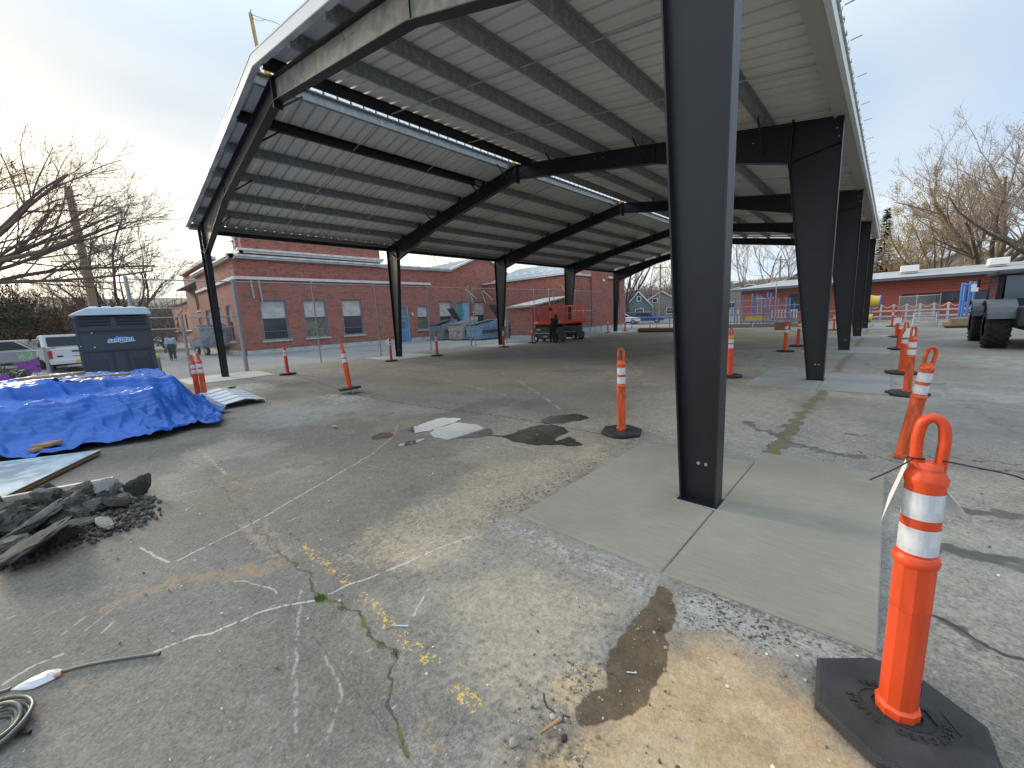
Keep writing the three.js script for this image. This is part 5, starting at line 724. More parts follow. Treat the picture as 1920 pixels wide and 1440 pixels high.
{ // moss tufts, bolt, stake, chips
  const R = mulberry(31); const moss = (px, py, n, s, label) => { const o = G(px, py), v = [], id = []; for (let i = 0; i < n; i++) { const a = R() * 6.28, d = Math.sqrt(R()) * s, x = o.x + Math.cos(a) * d, z = o.z + Math.sin(a) * d * 0.7, h = rr(0.008, 0.028, R) * (1 - d / s * 0.6), w = 0.0025, t = R() * 6.28, b = v.length / 3; v.push(x - w * Math.cos(t), 0, z - w * Math.sin(t), x + w * Math.cos(t), 0, z + w * Math.sin(t), x + rr(-.012, .012, R), h, z + rr(-.012, .012, R)); id.push(b, b + 1, b + 2); } const g = new THREE.BufferGeometry(); g.setAttribute('position', new THREE.Float32BufferAttribute(v, 3)); g.setIndex(id); g.computeVertexNormals(); tag(obj('moss_tuft', g, M(0.11, 0.19, 0.03, 0.9)), label, 'moss', null, 'stuff'); };
  moss(600, 1122, 380, 0.04, 'bright green moss tuft where the white line meets the crack'); moss(742, 1225, 45, 0.035, 'green moss in the bend of the crack'); moss(715, 1210, 25, 0.03, 'thin green moss along the crack above the bend'); moss(640, 1140, 25, 0.025, 'thin green moss beside the bright tuft');
  const bt = G(1190, 1264), B = thing('hex_bolt', 'steel hex bolt lying in the damp silt', 'bolt', [bt.x, 0.006, bt.z], 0.5); obj('shank', rod([0, 0, 0], [-0.035, 0, 0.002], 0.0035, 8), mat.boltS = M(0.6, 0.6, 0.58, 0.3, { metalness: 0.6 }), B); obj('head', new THREE.CylinderGeometry(0.0075, 0.0075, 0.007, 6).rotateZ(Math.PI / 2).translate(0.004, 0.002, 0), mat.boltS, B);
  const a = G(1012, 1377), b = G(1052, 1352); const st = obj('wood_stake', join([rod([a.x, 0.006, a.z], [b.x, 0.012, b.z], 0.003, 7, 0.009)]), mat.woodNew); tag(st, 'split wooden stake tip beside the sand patch', 'stake');
  const sc = (px, py, px2, py2, r, m, label) => { const p = G(px, py), q = G(px2, py2); tag(obj('twig_scrap', rod([p.x, r, p.z], [q.x, r, q.z], r, 6), m), label, 'scrap'); };
  sc(740, 1174, 766, 1175, 0.004, M(0.6, 0.6, 0.6, 0.5), 'short white plastic stick beside the yellow paint line'); sc(722, 1181, 735, 1176, 0.003, mat.woodGrey, 'small brown twig beside the white plastic stick'); sc(976, 1332, 988, 1345, 0.003, mat.woodNew, 'pale splinter left of the sand patch');
  const pz = (px, py, s, m, label, seed) => { const p = G(px, py); const g = new THREE.IcosahedronGeometry(s, 2); const q = g.attributes.position; for (let i = 0; i < q.count; i++) { const k = 1 + 0.5 * (vn(q.getX(i) / s * 1.4 + seed, q.getZ(i) / s * 1.4 + q.getY(i) / s) - 0.5); q.setXYZ(i, q.getX(i) * k, q.getY(i) * k * 0.7, q.getZ(i) * k); } g.computeVertexNormals(); const o = obj('stone', g, m); o.position.set(p.x, s * 0.5, p.z); tag(o, label, 'stone'); };
  pz(1048, 1345, 0.016, M(0.16, 0.17, 0.18, 0.8), 'blue-grey flat stone at the edge of the sand crust', 1); pz(1037, 1347, 0.013, M(0.36, 0.34, 0.28, 0.9), 'pale pebble touching the blue-grey stone', 4); pz(962, 1396, 0.018, M(0.3, 0.25, 0.19, 0.95), 'crumbly brown clod left of the dark hole', 7); pz(1058, 1388, 0.014, mat.blackDull, 'black tar lump beside the wooden stake', 9); pz(1248, 1216, 0.010, M(0.42, 0.25, 0.12, 0.9), 'rusty orange pebble beside the damp silt', 12);
  const lf = G(622, 800); const l = obj('dry_leaf', extr([[0, 0], [0.06, 0.03], [0.14, 0.025], [0.2, 0], [0.13, -0.03], [0.05, -0.025]], 0.004).rotateX(-1.35), mat.woodGrey); l.position.set(lf.x, 0.02, lf.z); tag(l, 'curled dry leaf on the yard left of the puddle', 'leaf');
}
// ------------------------------------------------------------------ white folded trim pieces, glove
{
  const R = mulberry(12), w = M(0.76, 0.80, 0.81, 0.35);
  const prof = []; const pts = (h, k) => [[-0.42, 0], [-0.40, 0.10], [-0.02, 0.16], [0.36, 0.08], [0.38, 0.0], [0.366, 0.0], [0.345, 0.068], [-0.02, 0.145], [-0.388, 0.088], [-0.406, 0.0]];
  const c0 = G(415, 768), c1 = G(507, 752); const dir = V(c1.x - c0.x, 0, c1.z - c0.z); const L = dir.length() ; dir.normalize(); const nrm = V(-dir.z, 0, dir.x); if (nrm.x > 0) nrm.negate();
  ['lowest', 'second', 'third', 'fourth', 'topmost'].forEach((n, i) => { const g = extr(pts(0, i), 0.42 - 0.01 * i); const o = obj('folded_trim', triUV(g), w); const off = 0.18 + i * 0.34; const p = c0.clone().addScaledVector(dir, L / 2 + rr(-0.01, 0.01, R)).addScaledVector(nrm, off + 0.2); o.position.set(p.x, 0.004 + i * 0.022, p.z); o.rotation.y = Math.atan2(-dir.z, dir.x); o.rotation.z = 0.0; tag(o, `white folded metal trim piece beside the tarp, ${n} of the overlapping row`, 'metal trim', 'white folded trim pieces'); });
  const gp_ = c0.clone().addScaledVector(dir, L * 0.75).addScaledVector(nrm, 1.75); const gl = thing('work_glove', 'black work glove lying on the white trim pieces', 'glove', [gp_.x, 0.215, gp_.z], 0.6); obj('palm', new THREE.SphereGeometry(0.07, 12, 8).scale(1, 0.35, 0.75), mat.blackDull, gl); for (let k = 0; k < 4; k++) obj('finger', tube([[0.05, 0, -0.036 + k * 0.024], [0.09, 0.018, -0.04 + k * 0.027], [0.125 - Math.abs(k - 1.5) * 0.012, 0.006, -0.042 + k * 0.028]], 0.013, 6, 8), mat.blackDull, gl); obj('thumb', tube([[0, 0, 0.05], [0.03, 0.01, 0.085], [0.06, 0, 0.10]], 0.014, 6, 8), mat.blackDull, gl);
}
// ------------------------------------------------------------------ wire rope with a plastic sleeve, coil
{
  const rope = (() => texOf(128, 128, (i, j) => { const v = 0.55 + 0.35 * Math.sin((i / 128 + j / 128) * 6.283 * 4); return [v, v, v]; }))(); const cm = M(0.34, 0.35, 0.33, 0.5, { metalness: 0.3, map: rep(rope, 60, 1) }), cm2 = M(0.36, 0.37, 0.30, 0.5, { metalness: 0.2, map: rep(rope, 40, 1) });
  const at = (px, py, h = 0.01) => { const p = G(px, py, h); return [p.x, h, p.z]; };
  const c = thing('wire_rope', 'grey wire rope end running out of a clear plastic sleeve', 'wire rope'); obj('strand', tube([at(115, 1260), at(160, 1248), at(230, 1235), at(300, 1225)], 0.0085, 8, 40), cm, c); obj('strand', tube([at(20, 1292), at(-40, 1310), at(-160, 1340)], 0.0085, 8, 20), cm, c);
  const a = V(...at(20, 1292, 0.012)), b = V(...at(118, 1258, 0.012)), d = b.clone().sub(a), L = d.length(); d.normalize(); const n = V(-d.z, 0, d.x); const prof = [[0, .1], [.12, .35], [.3, .75], [.5, 1], [.7, .98], [.86, .72], [.95, .42], [1, .2]]; const vs = [], fs = []; prof.forEach(([t, w], i) => { for (let k = 0; k <= 6; k++) { const s = k / 3 - 1; const p = a.clone().addScaledVector(d, t * L).addScaledVector(n, s * w * 0.05); vs.push([p.x, 0.006 + (1 - s * s) * 0.016 * w + 0.006 * vn(i * 1.3, k * 1.7), p.z]); } if (i) for (let k = 0; k < 6; k++) fs.push([(i - 1) * 7 + k, i * 7 + k, i * 7 + k + 1, (i - 1) * 7 + k + 1]); });
  obj('plastic_sleeve', quads(vs, fs), P(0.75, 0.75, 0.78, 0.3, { transmission: 0.35, thickness: 0 }), c); const tp = V(...at(108, 1262, 0.02)); obj('tape_wrap', rod([tp.x - d.x * 0.012, 0.014, tp.z - d.z * 0.012], [tp.x + d.x * 0.012, 0.014, tp.z + d.z * 0.012], 0.013, 10), M(0.55, 0.34, 0.25, 0.6), c);
  const p0 = G(-30, 1385); const K = thing('wire_rope_coil', 'coil of grey-green wire rope on the asphalt with a loose tail', 'wire rope', [p0.x, 0, p0.z]); for (let k = 0; k < 6; k++) { const r = 0.10 + k * 0.014, y = 0.01 + (k % 3) * 0.016; obj('turn', tube([...Array(14)].map((_, i) => { const t = i / 14 * 6.283; return [r * Math.cos(t) * (1 + 0.08 * Math.sin(t * 2 + k)), y + 0.008 * Math.sin(t * 3 + k), r * 0.8 * Math.sin(t)]; }), 0.0085, 7, 60, true), k % 2 ? cm : cm2, K); }
  const e = G(58, 1378); obj('tail', tube([[0.02, 0.02, 0.1], [0.08, 0.03, 0.06], [(e.x - p0.x) * 0.6, 0.015, (e.z - p0.z) * 0.6], [e.x - p0.x, 0.012, e.z - p0.z]], 0.0085, 7, 30), mat.blackDull, K);
}

// ------------------------------------------------------------------ portable toilet
{
  const c = atDist(211, 14.2), w = 1.36, t = thing('portable_toilet', 'dark grey portable toilet with a translucent white roof behind the blue tarp', 'portable toilet', [0, 0, 0], Math.atan2(CAM.x - c.x, CAM.z - c.z)); { const n = V(c.x - CAM.x, 0, c.z - CAM.z).normalize(); t.position.set(c.x + n.x * 0.6, 0, c.z + n.z * 0.6); } // local +z faces the yard
  const m = M(0.062, 0.068, 0.077, 0.55), md = M(0.044, 0.049, 0.057, 0.6), W = w, D = 1.2, H = 1.98, zf = D / 2;
  obj('body', triUV(join([rb(W, H, D, 0.03, 0, 0.12 + H / 2, 0)])), m, t); obj('skid_base', triUV(join([bx(W + 0.04, 0.12, D + 0.04, 0, 0.06, 0)])), md, t);
  for (const x of [-W * 0.24, W * 0.24]) for (let k = 0; k < 3; k++) obj('louvre', bx(W * 0.4, 0.035, 0.03, x, 1.90 + k * 0.075, zf + 0.008, 0, 0.5), md, t);
  obj('header_rail', bx(W * 0.96, 0.03, 0.03, 0, 1.76, zf + 0.01), md, t); obj('mid_rail', bx(W * 0.9, 0.035, 0.035, 0, 1.27, zf + 0.012), md, t);
  for (const x of [-1, 1]) { obj('door_rib', bx(0.03, 1.05, 0.03, x * 0.13, 0.70, zf + 0.01), md, t); obj('corner_rib', bx(0.05, H - 0.05, 0.05, x * (W / 2 - 0.02), 0.12 + H / 2, zf - 0.005), m, t); const pnl = extr([[0, 0], [W * 0.24, 0], [W * 0.24, 0.86], [W * 0.06, 0.86], [0, 0.98]].map(([p, q]) => [x < 0 ? -W * 0.42 + p : W * 0.42 - p, q]), 0.016); obj('door_panel', pnl.translate(0, 0.2, zf + 0.002), md, t); }
  for (const [x, y] of [[-W * 0.3, 1.71], [-W * 0.3, 1.36], [-W * 0.47, 1.4], [W * 0.2, 0.72], [W * 0.28, 0.72]]) obj('rivet', new THREE.SphereGeometry(0.016, 6, 5).translate(x, y, zf + 0.012), mat.white, t);
  const lid = obj('roof', (() => { const s = extr([[-W / 2 - 0.06, 0], [W / 2 + 0.06, 0], [W / 2 + 0.06, 0.06], [W / 2 - 0.02, 0.19], [-W / 2 + 0.28, 0.19], [-W / 2 + 0.02, 0.06]].map(([p, q]) => [p, q]), D + 0.14, 0.02); return s.translate(0, 2.13, -D / 2 - 0.07); })(), P(0.66, 0.76, 0.80, 0.4, { transmission: 0.1, thickness: 0 }), t); for (let k = 0; k < 4; k++) obj('roof_rib', rb(0.16, 0.05, D * 0.9, 0.02, -W * 0.22 + k * W * 0.17, 2.325, 0), lid.material, lid);
  obj('vent_pipe', cyl(0.055, 0.055, 0.16, -0.1, 2.3, -0.3, 12), md, t);
  // logo plate with the lettering
  const cv = document.createElement('canvas'); cv.width = 512; cv.height = 192; const x = cv.getContext('2d'); x.fillStyle = '#434954'; x.fillRect(0, 0, 512, 192); x.fillStyle = '#4d9bd8'; x.beginPath(); x.moveTo(120, 120); x.lineTo(215, 22); x.lineTo(250, 58); x.lineTo(285, 30); x.lineTo(330, 110); x.fill(); x.save(); x.translate(256, 118); x.rotate(-0.10); x.font = 'italic bold 92px sans-serif'; x.textAlign = 'center'; x.lineWidth = 16; x.strokeStyle = '#dfeefa'; x.strokeText('Sani-Can', 0, 20); x.fillStyle = '#3f6f9e'; x.fillText('Sani-Can', 0, 20); x.fillStyle = '#dfeefa'; x.fillRect(-20, 36, 240, 14); x.restore();
  const tx = new THREE.CanvasTexture(cv); tx.colorSpace = THREE.SRGBColorSpace; const lp = obj('logo_plate', new THREE.PlaneGeometry(W * 0.46, W * 0.172).translate(W * 0.05, 1.53, zf + 0.006), M(1, 1, 1, 0.5, { map: tx }), t);
}
// ------------------------------------------------------------------ timber utility pole and wires
{
  const base = atDist(181, 30.5); const P0 = thing('utility_pole', 'bare timber utility pole without crossarm behind the portable toilet', 'utility pole', [base.x, 0, base.z]); obj('shaft', triUV(cyl(0.19, 0.145, 9.05, 0, 0, 0, 14)), M(0.40, 0.33, 0.28, 0.9, { map: T.wood }), P0); obj('top_cut', cyl(0.146, 0.14, 0.02, 0, 9.05, 0, 14), mat.woodGrey, P0); obj('bracket', bx(1.3, 0.05, 0.05, 0.3, 5.4, 0.5, 1.2), mat.woodGrey, P0);
  const wl = (label, pts, r = 0.012) => tag(obj('overhead_wire', tube(pts, r, 5, 40), mat.blackDull), label, 'wire');
  const b = [base.x, base.z]; wl('overhead wire running from the timber pole past the bare tree to the school', [[b[0], 6.3, b[1]], [-36, 6.9, -0.5], [-44, 7.6, -4.9]]); wl('overhead wire dropping to the timber pole from above the car park', [[-26, 9.2, 14], [-28, 7.2, 8], [b[0], 5.6, b[1]]]); wl('upper overhead wire crossing above the bare tree', [[-24, 11.6, 14], [-30, 10.4, 6], [-44, 9.2, -4.9]]);
}
// ------------------------------------------------------------------ vehicles in the car park
function wheel(parent, x, y, z, r, w, rim = mat.steelRod) { const k = obj('wheel', new THREE.TorusGeometry(r * 0.72, r * 0.3, 8, 20).scale(1, 1, w / (r * 0.6)).translate(0, 0, 0), mat.tyre, parent); k.position.set(x, y, z); obj('rim', new THREE.CylinderGeometry(r * 0.6, r * 0.6, w * 0.8, 14).rotateX(Math.PI / 2), rim, k); return k; }
function car(label, p, turn, paint, kind = 'sedan') { // x = length, front at +x
  const t = thing('parked_car', label, 'car', [p.x, 0, p.z], turn, 'cars in the car park'); const suv = kind === 'suv', h = suv ? 1.68 : 1.45, L = 4.5;
  const side = suv ? [[-2.2, .35], [2.2, .35], [2.25, .75], [2.15, .98], [1.2, 1.06], [-2.2, 1.08], [-2.27, .7]] : [[-2.2, .32], [2.2, .32], [2.25, .62], [2.1, .82], [1.1, .92], [-1.9, .95], [-2.25, .85]]; const cab = suv ? [[1.2, 1.05], [0.5, h], [-1.9, h], [-2.18, 1.06]] : [[1.05, .9], [0.3, h], [-1.1, h], [-1.8, .93]];
  obj('body', extr(side, 1.76, 0.06).translate(0, 0, -0.88), paint, t); obj('cabin', extr(cab, 1.5, 0.06).translate(0, 0, -0.75), paint, t); const k = 0.1; for (const z of [-0.757, 0.745]) obj('side_window', extr(cab.map(([x, y]) => [x * 0.92 - 0.02, mix(cab[0][1] + 0.04, h - 0.1, (y - cab[0][1]) / (h - cab[0][1]))]), 0.012).translate(0, 0, z), mat.glassDark, t);
  const pane = (n, A, B) => { const cx = (A[0] + B[0]) / 2, cy = (A[1] + B[1]) / 2, l = Math.hypot(A[0] - B[0], A[1] - B[1]) * 0.78; obj(n, bx(l, 0.02, 1.3, 0, 0, 0, 0, 0, Math.atan2(B[1] - A[1], B[0] - A[0])).translate(cx + (n === 'windscreen' ? 0.012 : -0.012), cy + 0.012, 0), mat.glassDark, t); }; pane('windscreen', cab[0], cab[1]); pane('rear_window', cab[3], cab[2]);
  for (const x of [-1.35, 1.38]) for (const z of [-0.8, 0.8]) wheel(t, x, 0.32, z, 0.32, 0.2); for (const z of [-0.62, 0.62]) { obj('headlight', bx(0.06, 0.12, 0.34, 2.2, 0.72, z), mat.white, t); obj('tail_light', bx(0.06, 0.14, 0.3, -2.24, 0.78, z), mat.red, t); } obj('plate', bx(0.02, 0.12, 0.32, -2.28, 0.62, 0), mat.yellow, t); return t;
}
{
  const at = (px, py) => G(px, py);
  // pickup, tail towards the yard
  const p = G(118, 698); const t = thing('pickup_truck', 'white pickup truck parked tail-on behind the portable toilet', 'truck', [p.x - 2.7, 0, p.z - 0.25], Math.PI + 0.12); const w = mat.carWhite;   // front at +x (turned away)
  obj('cab', extr([[-0.5, 0.5], [2.8, 0.5], [2.8, 1.0], [1.5, 1.12], [0.85, 1.82], [-0.35, 1.84], [-0.5, 1.15]], 1.8, 0.07).translate(0, 0, -0.9), w, t); obj('bed', [bx(2.2, 0.62, 0.08, -1.65, 0.82, -0.9), bx(2.2, 0.62, 0.08, -1.65, 0.82, 0.9), bx(2.2, 0.06, 1.72, -1.65, 0.56, 0)], w, t); const tg = obj('tailgate', rb(0.09, 0.62, 1.7, 0.02, -2.74, 0.83, 0), w, t); obj('handle', bx(0.02, 0.07, 0.26, -2.795, 1.0, 0), mat.blackDull, tg); obj('badge', bx(0.012, 0.07, 0.2, -2.79, 0.78, -0.55), mat.blackDull, tg); obj('lettering_strip', bx(0.012, 0.035, 0.5, -2.79, 0.76, 0.1), mat.carGrey, tg);
  obj('bumper', rb(0.2, 0.2, 1.85, 0.03, -2.82, 0.5, 0), w, t); obj('number_plate', bx(0.02, 0.14, 0.34, -2.93, 0.52, 0.1), mat.yellow, t); for (const z of [-0.86, 0.86]) obj('tail_light', bx(0.06, 0.36, 0.14, -2.77, 0.88, z), mat.red, t); obj('rear_window', bx(0.02, 0.48, 1.4, -0.5, 1.48, 0, 0, 0, -0.15), mat.glassDark, t); for (const z of [-0.91, 0.91]) obj('side_window', bx(1.0, 0.4, 0.02, 0.35, 1.42, z), mat.glassDark, t); for (const x of [-1.7, 1.85]) for (const z of [-0.82, 0.82]) wheel(t, x, 0.38, z, 0.38, 0.26); obj('chassis', bx(5.2, 0.16, 1.3, 0, 0.42, 0), mat.blackDull, t);
  const put = (label, px, dist, turn, paint, kind) => car(label, atDist(px, dist), turn, paint, kind);
  put('silver car nearest the low fence at the edge of the car park', 5, 38, 1.3, mat.carGrey, 'suv'); put('white sedan parked next to the silver car', 34, 44, 1.2, mat.carWhite); put('white van-like car beyond the white sedan', 60, 52, 1.2, mat.carWhite, 'suv'); put('pale sedan parked beyond the white van-like car', 84, 58, 1.25, mat.carGrey); put('dark sedan between the parked white cars', 20, 46, 1.2, mat.carDark); put('dark car parked far down beside the brick school', 290, 75, 0.3, mat.carDark);
  const e = G(100, 690), V2 = thing('red_vehicle', 'dark red car partly hidden behind the white pickup', 'car', [e.x - 6, 0, e.z + 0.6], 0.1); obj('body', extr([[-2, .35], [2, .35], [2.1, .8], [1.2, 1.0], [0.6, 1.55], [-1.7, 1.55], [-2.1, 1]], 1.7, 0.06).translate(0, 0, -0.85), P(0.12, 0.03, 0.04, 0.3), V2); for (const x of [-1.3, 1.3]) for (const z of [-0.8, 0.8]) wheel(V2, x, 0.32, z, 0.32, 0.2); obj('side_window', bx(1.8, 0.35, 0.02, -0.5, 1.28, -0.86), mat.glassDark, V2); obj('side_window', bx(1.8, 0.35, 0.02, -0.5, 1.28, 0.86), mat.glassDark, V2);
}
{ // pale box trailer behind the gate
  const p = G(377, 668); const t = thing('box_trailer', 'small trailer with a pale blue square panel behind the fence', 'trailer', [p.x - 1.5, 0, p.z - 1.0], 0.25); obj('panel', rb(0.06, 1.5, 1.9, 0.02, 1.2, 1.35, 0.3), M(0.38, 0.46, 0.50, 0.6, { map: T.worn }), t); obj('bed', bx(2.6, 0.12, 1.6, 0, 0.62, 0), mat.carGrey, t); obj('side_board', bx(2.6, 0.5, 0.05, 0, 0.92, 0.8), mat.carGrey, t); obj('side_board', bx(2.6, 0.5, 0.05, 0, 0.92, -0.8), mat.carGrey, t); for (const z of [-0.75, 0.75]) for (const x of [0.8, -0.5]) wheel(t, x, 0.32, z, 0.32, 0.2); obj('tow_bar', beam([-1.3, 0.6, 0], [-2.2, 0.45, 0], 0.08, 0.08), mat.blackDull, t);
}
// ------------------------------------------------------------------ dumpsters
{
  const worn = (r, g, b) => M(r, g, b, 0.7, { map: T.worn });
  const dump = (label, x0, x1, z, d, h, body, lidm, open, extra) => {
    const w = x1 - x0, t = thing('dumpster', label, 'dumpster', [(x0 + x1) / 2, 0, z - d / 2], 0); const sh = [[-d / 2, 0.1], [d / 2, 0.1], [d / 2, h * 0.78], [-d / 2, h]];
    const s = extr(sh, 0.05).rotateY(-Math.PI / 2); for (const x of [-w / 2 + 0.05, w / 2]) obj('side', s.clone().translate(x, 0, 0), body, t); obj('front', bx(w - 0.1, h * 0.68, 0.05, 0, 0.1 + h * 0.34, d / 2 - 0.025), body, t); obj('back', bx(w - 0.1, h - 0.1, 0.05, 0, 0.05 + h / 2, -d / 2 + 0.025), body, t); obj('floor', bx(w - 0.1, 0.05, d - 0.1, 0, 0.125, 0), mat.blackDull, t);
    for (const y of [0.3, h * 0.5]) obj('rib', bx(w + 0.04, 0.06, 0.06, 0, y, d / 2 + 0.02), body, t); for (const x of [-1, 1]) obj('fork_pocket', bx(0.12, 0.16, d * 0.7, x * (w / 2 + 0.06), h * 0.45, 0), mat.blackDull, t); const sl = Math.atan2(h * 0.22, d);
    if (open !== 2) { for (const x of [-1, 1]) { if (open && x > 0) { obj('lid', bx(w * 0.48, 0.03, d, x * w * 0.25, h + 0.35, -d * 0.62, 0, -0.9), lidm, t); } else obj('lid', bx(w * 0.48, 0.03, d + 0.06, x * w * 0.25, h * 0.9, 0, 0, sl), lidm, t); } obj('lid_rod', rod([-w / 2, h + 0.02, -d / 2], [w / 2, h + 0.02, -d / 2], 0.02, 6), mat.steelRod, t); } if (extra) extra(t, w, d, h); for (const x of [-1, 1]) for (const z_ of [-1, 1]) obj('caster', cyl(0.05, 0.05, 0.1, x * w * 0.4, 0, z_ * d * 0.35, 8), mat.blackDull, t); return t;
  };
  dump('grey dumpster with a dark half-open lid against the school', -28.0, -26.15, -17.25, 1.6, 1.65, worn(0.22, 0.25, 0.27), M(0.06, 0.065, 0.075, 0.6), 1);
  dump('graffitied cream and blue dumpster in the middle of the row', -25.4, -23.7, -17.3, 1.7, 1.6, worn(0.45, 0.42, 0.36), M(0.10, 0.11, 0.13, 0.6), 0, (t, w, d, h) => { const R = mulberry(5); for (let k = 0; k < 9; k++) { const x = rr(-w * 0.42, w * 0.42, R), y = rr(0.3, h * 0.7, R); obj('paint_mark', tube([[x, y, d / 2 + 0.052], [x + rr(-.2, .2, R), y + rr(-.1, .15, R), d / 2 + 0.052], [x + rr(-.3, .3, R), y + rr(-.1, .1, R), d / 2 + 0.052]], 0.02, 4, 8), k % 3 ? M(0.08, 0.16, 0.4, 0.6) : M(0.5, 0.4, 0.06, 0.6), t); } });
  dump('blue dumpster with a raised black lid next to the graffitied one', -23.3, -21.8, -17.4, 2.2, 1.5, worn(0.20, 0.36, 0.54), M(0.05, 0.055, 0.06, 0.6), 1);
  dump('plain grey-blue dumpster without lids beside the third fence-side column', -24.0, -22.0, -19.9, 1.4, 1.35, worn(0.27, 0.34, 0.38), mat.blackDull, 2);
  const pan = obj('cardboard_sheet', triUV(bx(1.3, 0.9, 0.06, 0, 0.45, 0, 0, -0.2)), M(0.5, 0.46, 0.38, 0.9, { map: T.worn })); pan.position.set(-25.6, 0.95, -20.1); tag(pan, 'pale flat sheet leaning behind the dumpsters', 'sheet');
}
// ------------------------------------------------------------------ scissor lifts
function lift(label, p, turn, L, group) {
  const t = thing('scissor_lift', label, 'scissor lift', p, turn, group), or = P(0.72, 0.075, 0.03, 0.45), gr = M(0.06, 0.068, 0.075, 0.5), wt = M(0.62, 0.62, 0.6, 0.5); const W = 0.8;
  obj('chassis', rb(L, 0.36, W - 0.1, 0.03, 0, 0.34, 0), gr, t); obj('battery_tray', rb(L * 0.84, 0.38, W, 0.02, -L * 0.02, 0.70, 0), gr, t); obj('stripe', bx(L * 0.9, 0.03, 0.01, 0, 0.525, W / 2 + 0.004), wt, t); for (let k = 0; k < 2; k++) obj('name_strip', bx(0.36, 0.07, 0.01, -L * 0.25 + k * L * 0.24, [0.76, 0.33][k], [W / 2 + 0.006, W / 2 - 0.043][k]), wt, t);
  for (let k = 0; k < 10; k++) obj('hazard_mark', bx(0.05, 0.025, 0.008, -L * 0.42 + k * L * 0.09, 0.58, W / 2 + 0.004, 0, 0, 0.5), mat.yellow, t); for (const x of [-1, 1]) for (const z of [-1, 1]) { const k = wheel(t, x * L * 0.38, 0.2, z * W * 0.44, 0.2, 0.13, wt); }
  for (let k = 0; k < 3; k++) { const y = 0.92 + k * 0.05; for (const z of [-0.28, 0.28]) { obj('scissor_arm', beam([-L * 0.42, y, z], [L * 0.42, y + 0.045, z], 0.06, 0.05), mat.blackDull, t); obj('scissor_arm', beam([-L * 0.42, y + 0.045, z * 0.75], [L * 0.42, y, z * 0.75], 0.06, 0.05), mat.blackDull, t); } } 
  const y0 = 1.10; obj('platform', bx(L + 0.05, 0.06, W, 0, y0, 0), or, t); obj('toe_board', bx(L + 0.05, 0.16, 0.03, 0, y0 + 0.1, W / 2), or, t); obj('toe_board', bx(L + 0.05, 0.16, 0.03, 0, y0 + 0.1, -W / 2), or, t); for (const z of [-1, 1]) { for (const y of [0.62, 1.08]) obj('rail', beam([-L / 2, y0 + y, z * W / 2], [L / 2, y0 + y, z * W / 2], y > 1 ? 0.06 : 0.035, y > 1 ? 0.06 : 0.035), or, t); for (let k = 0; k <= 6; k++) obj('stanchion', bx(0.045, 1.08, 0.045, -L / 2 + L * k / 6, y0 + 0.54, z * W / 2), or, t); }
  for (const x of [-1, 1]) { for (const y of [0.62, 1.08]) obj('end_rail', beam([x * L / 2, y0 + y, -W / 2], [x * L / 2, y0 + y, W / 2], 0.04, 0.04), or, t); } obj('extension_deck', bx(0.7, 0.05, W * 0.8, L / 2 + 0.25, y0 + 0.05, 0), or, t); obj('manual_box', bx(0.3, 0.5, 0.1, -L * 0.30, y0 + 0.75, 0.28), M(0.25, 0.28, 0.32, 0.6), t); obj('control_box', bx(0.2, 0.2, 0.2, L * 0.2, y0 + 0.9, 0.3), mat.blackDull, t); obj('sign_plate', bx(0.4, 0.08, 0.008, -L * 0.33, y0 + 0.1, W / 2 + 0.02), wt, t); return t;
}
lift('orange and dark grey scissor lift with white wheels beside the third pale slab', [-14.75, 0, -16.9], -0.12, 2.2, 'scissor lifts'); lift('orange scissor lift parked behind the one with the worker', [-14.6, 0, -18.7], -0.15, 2.3, 'scissor lifts');
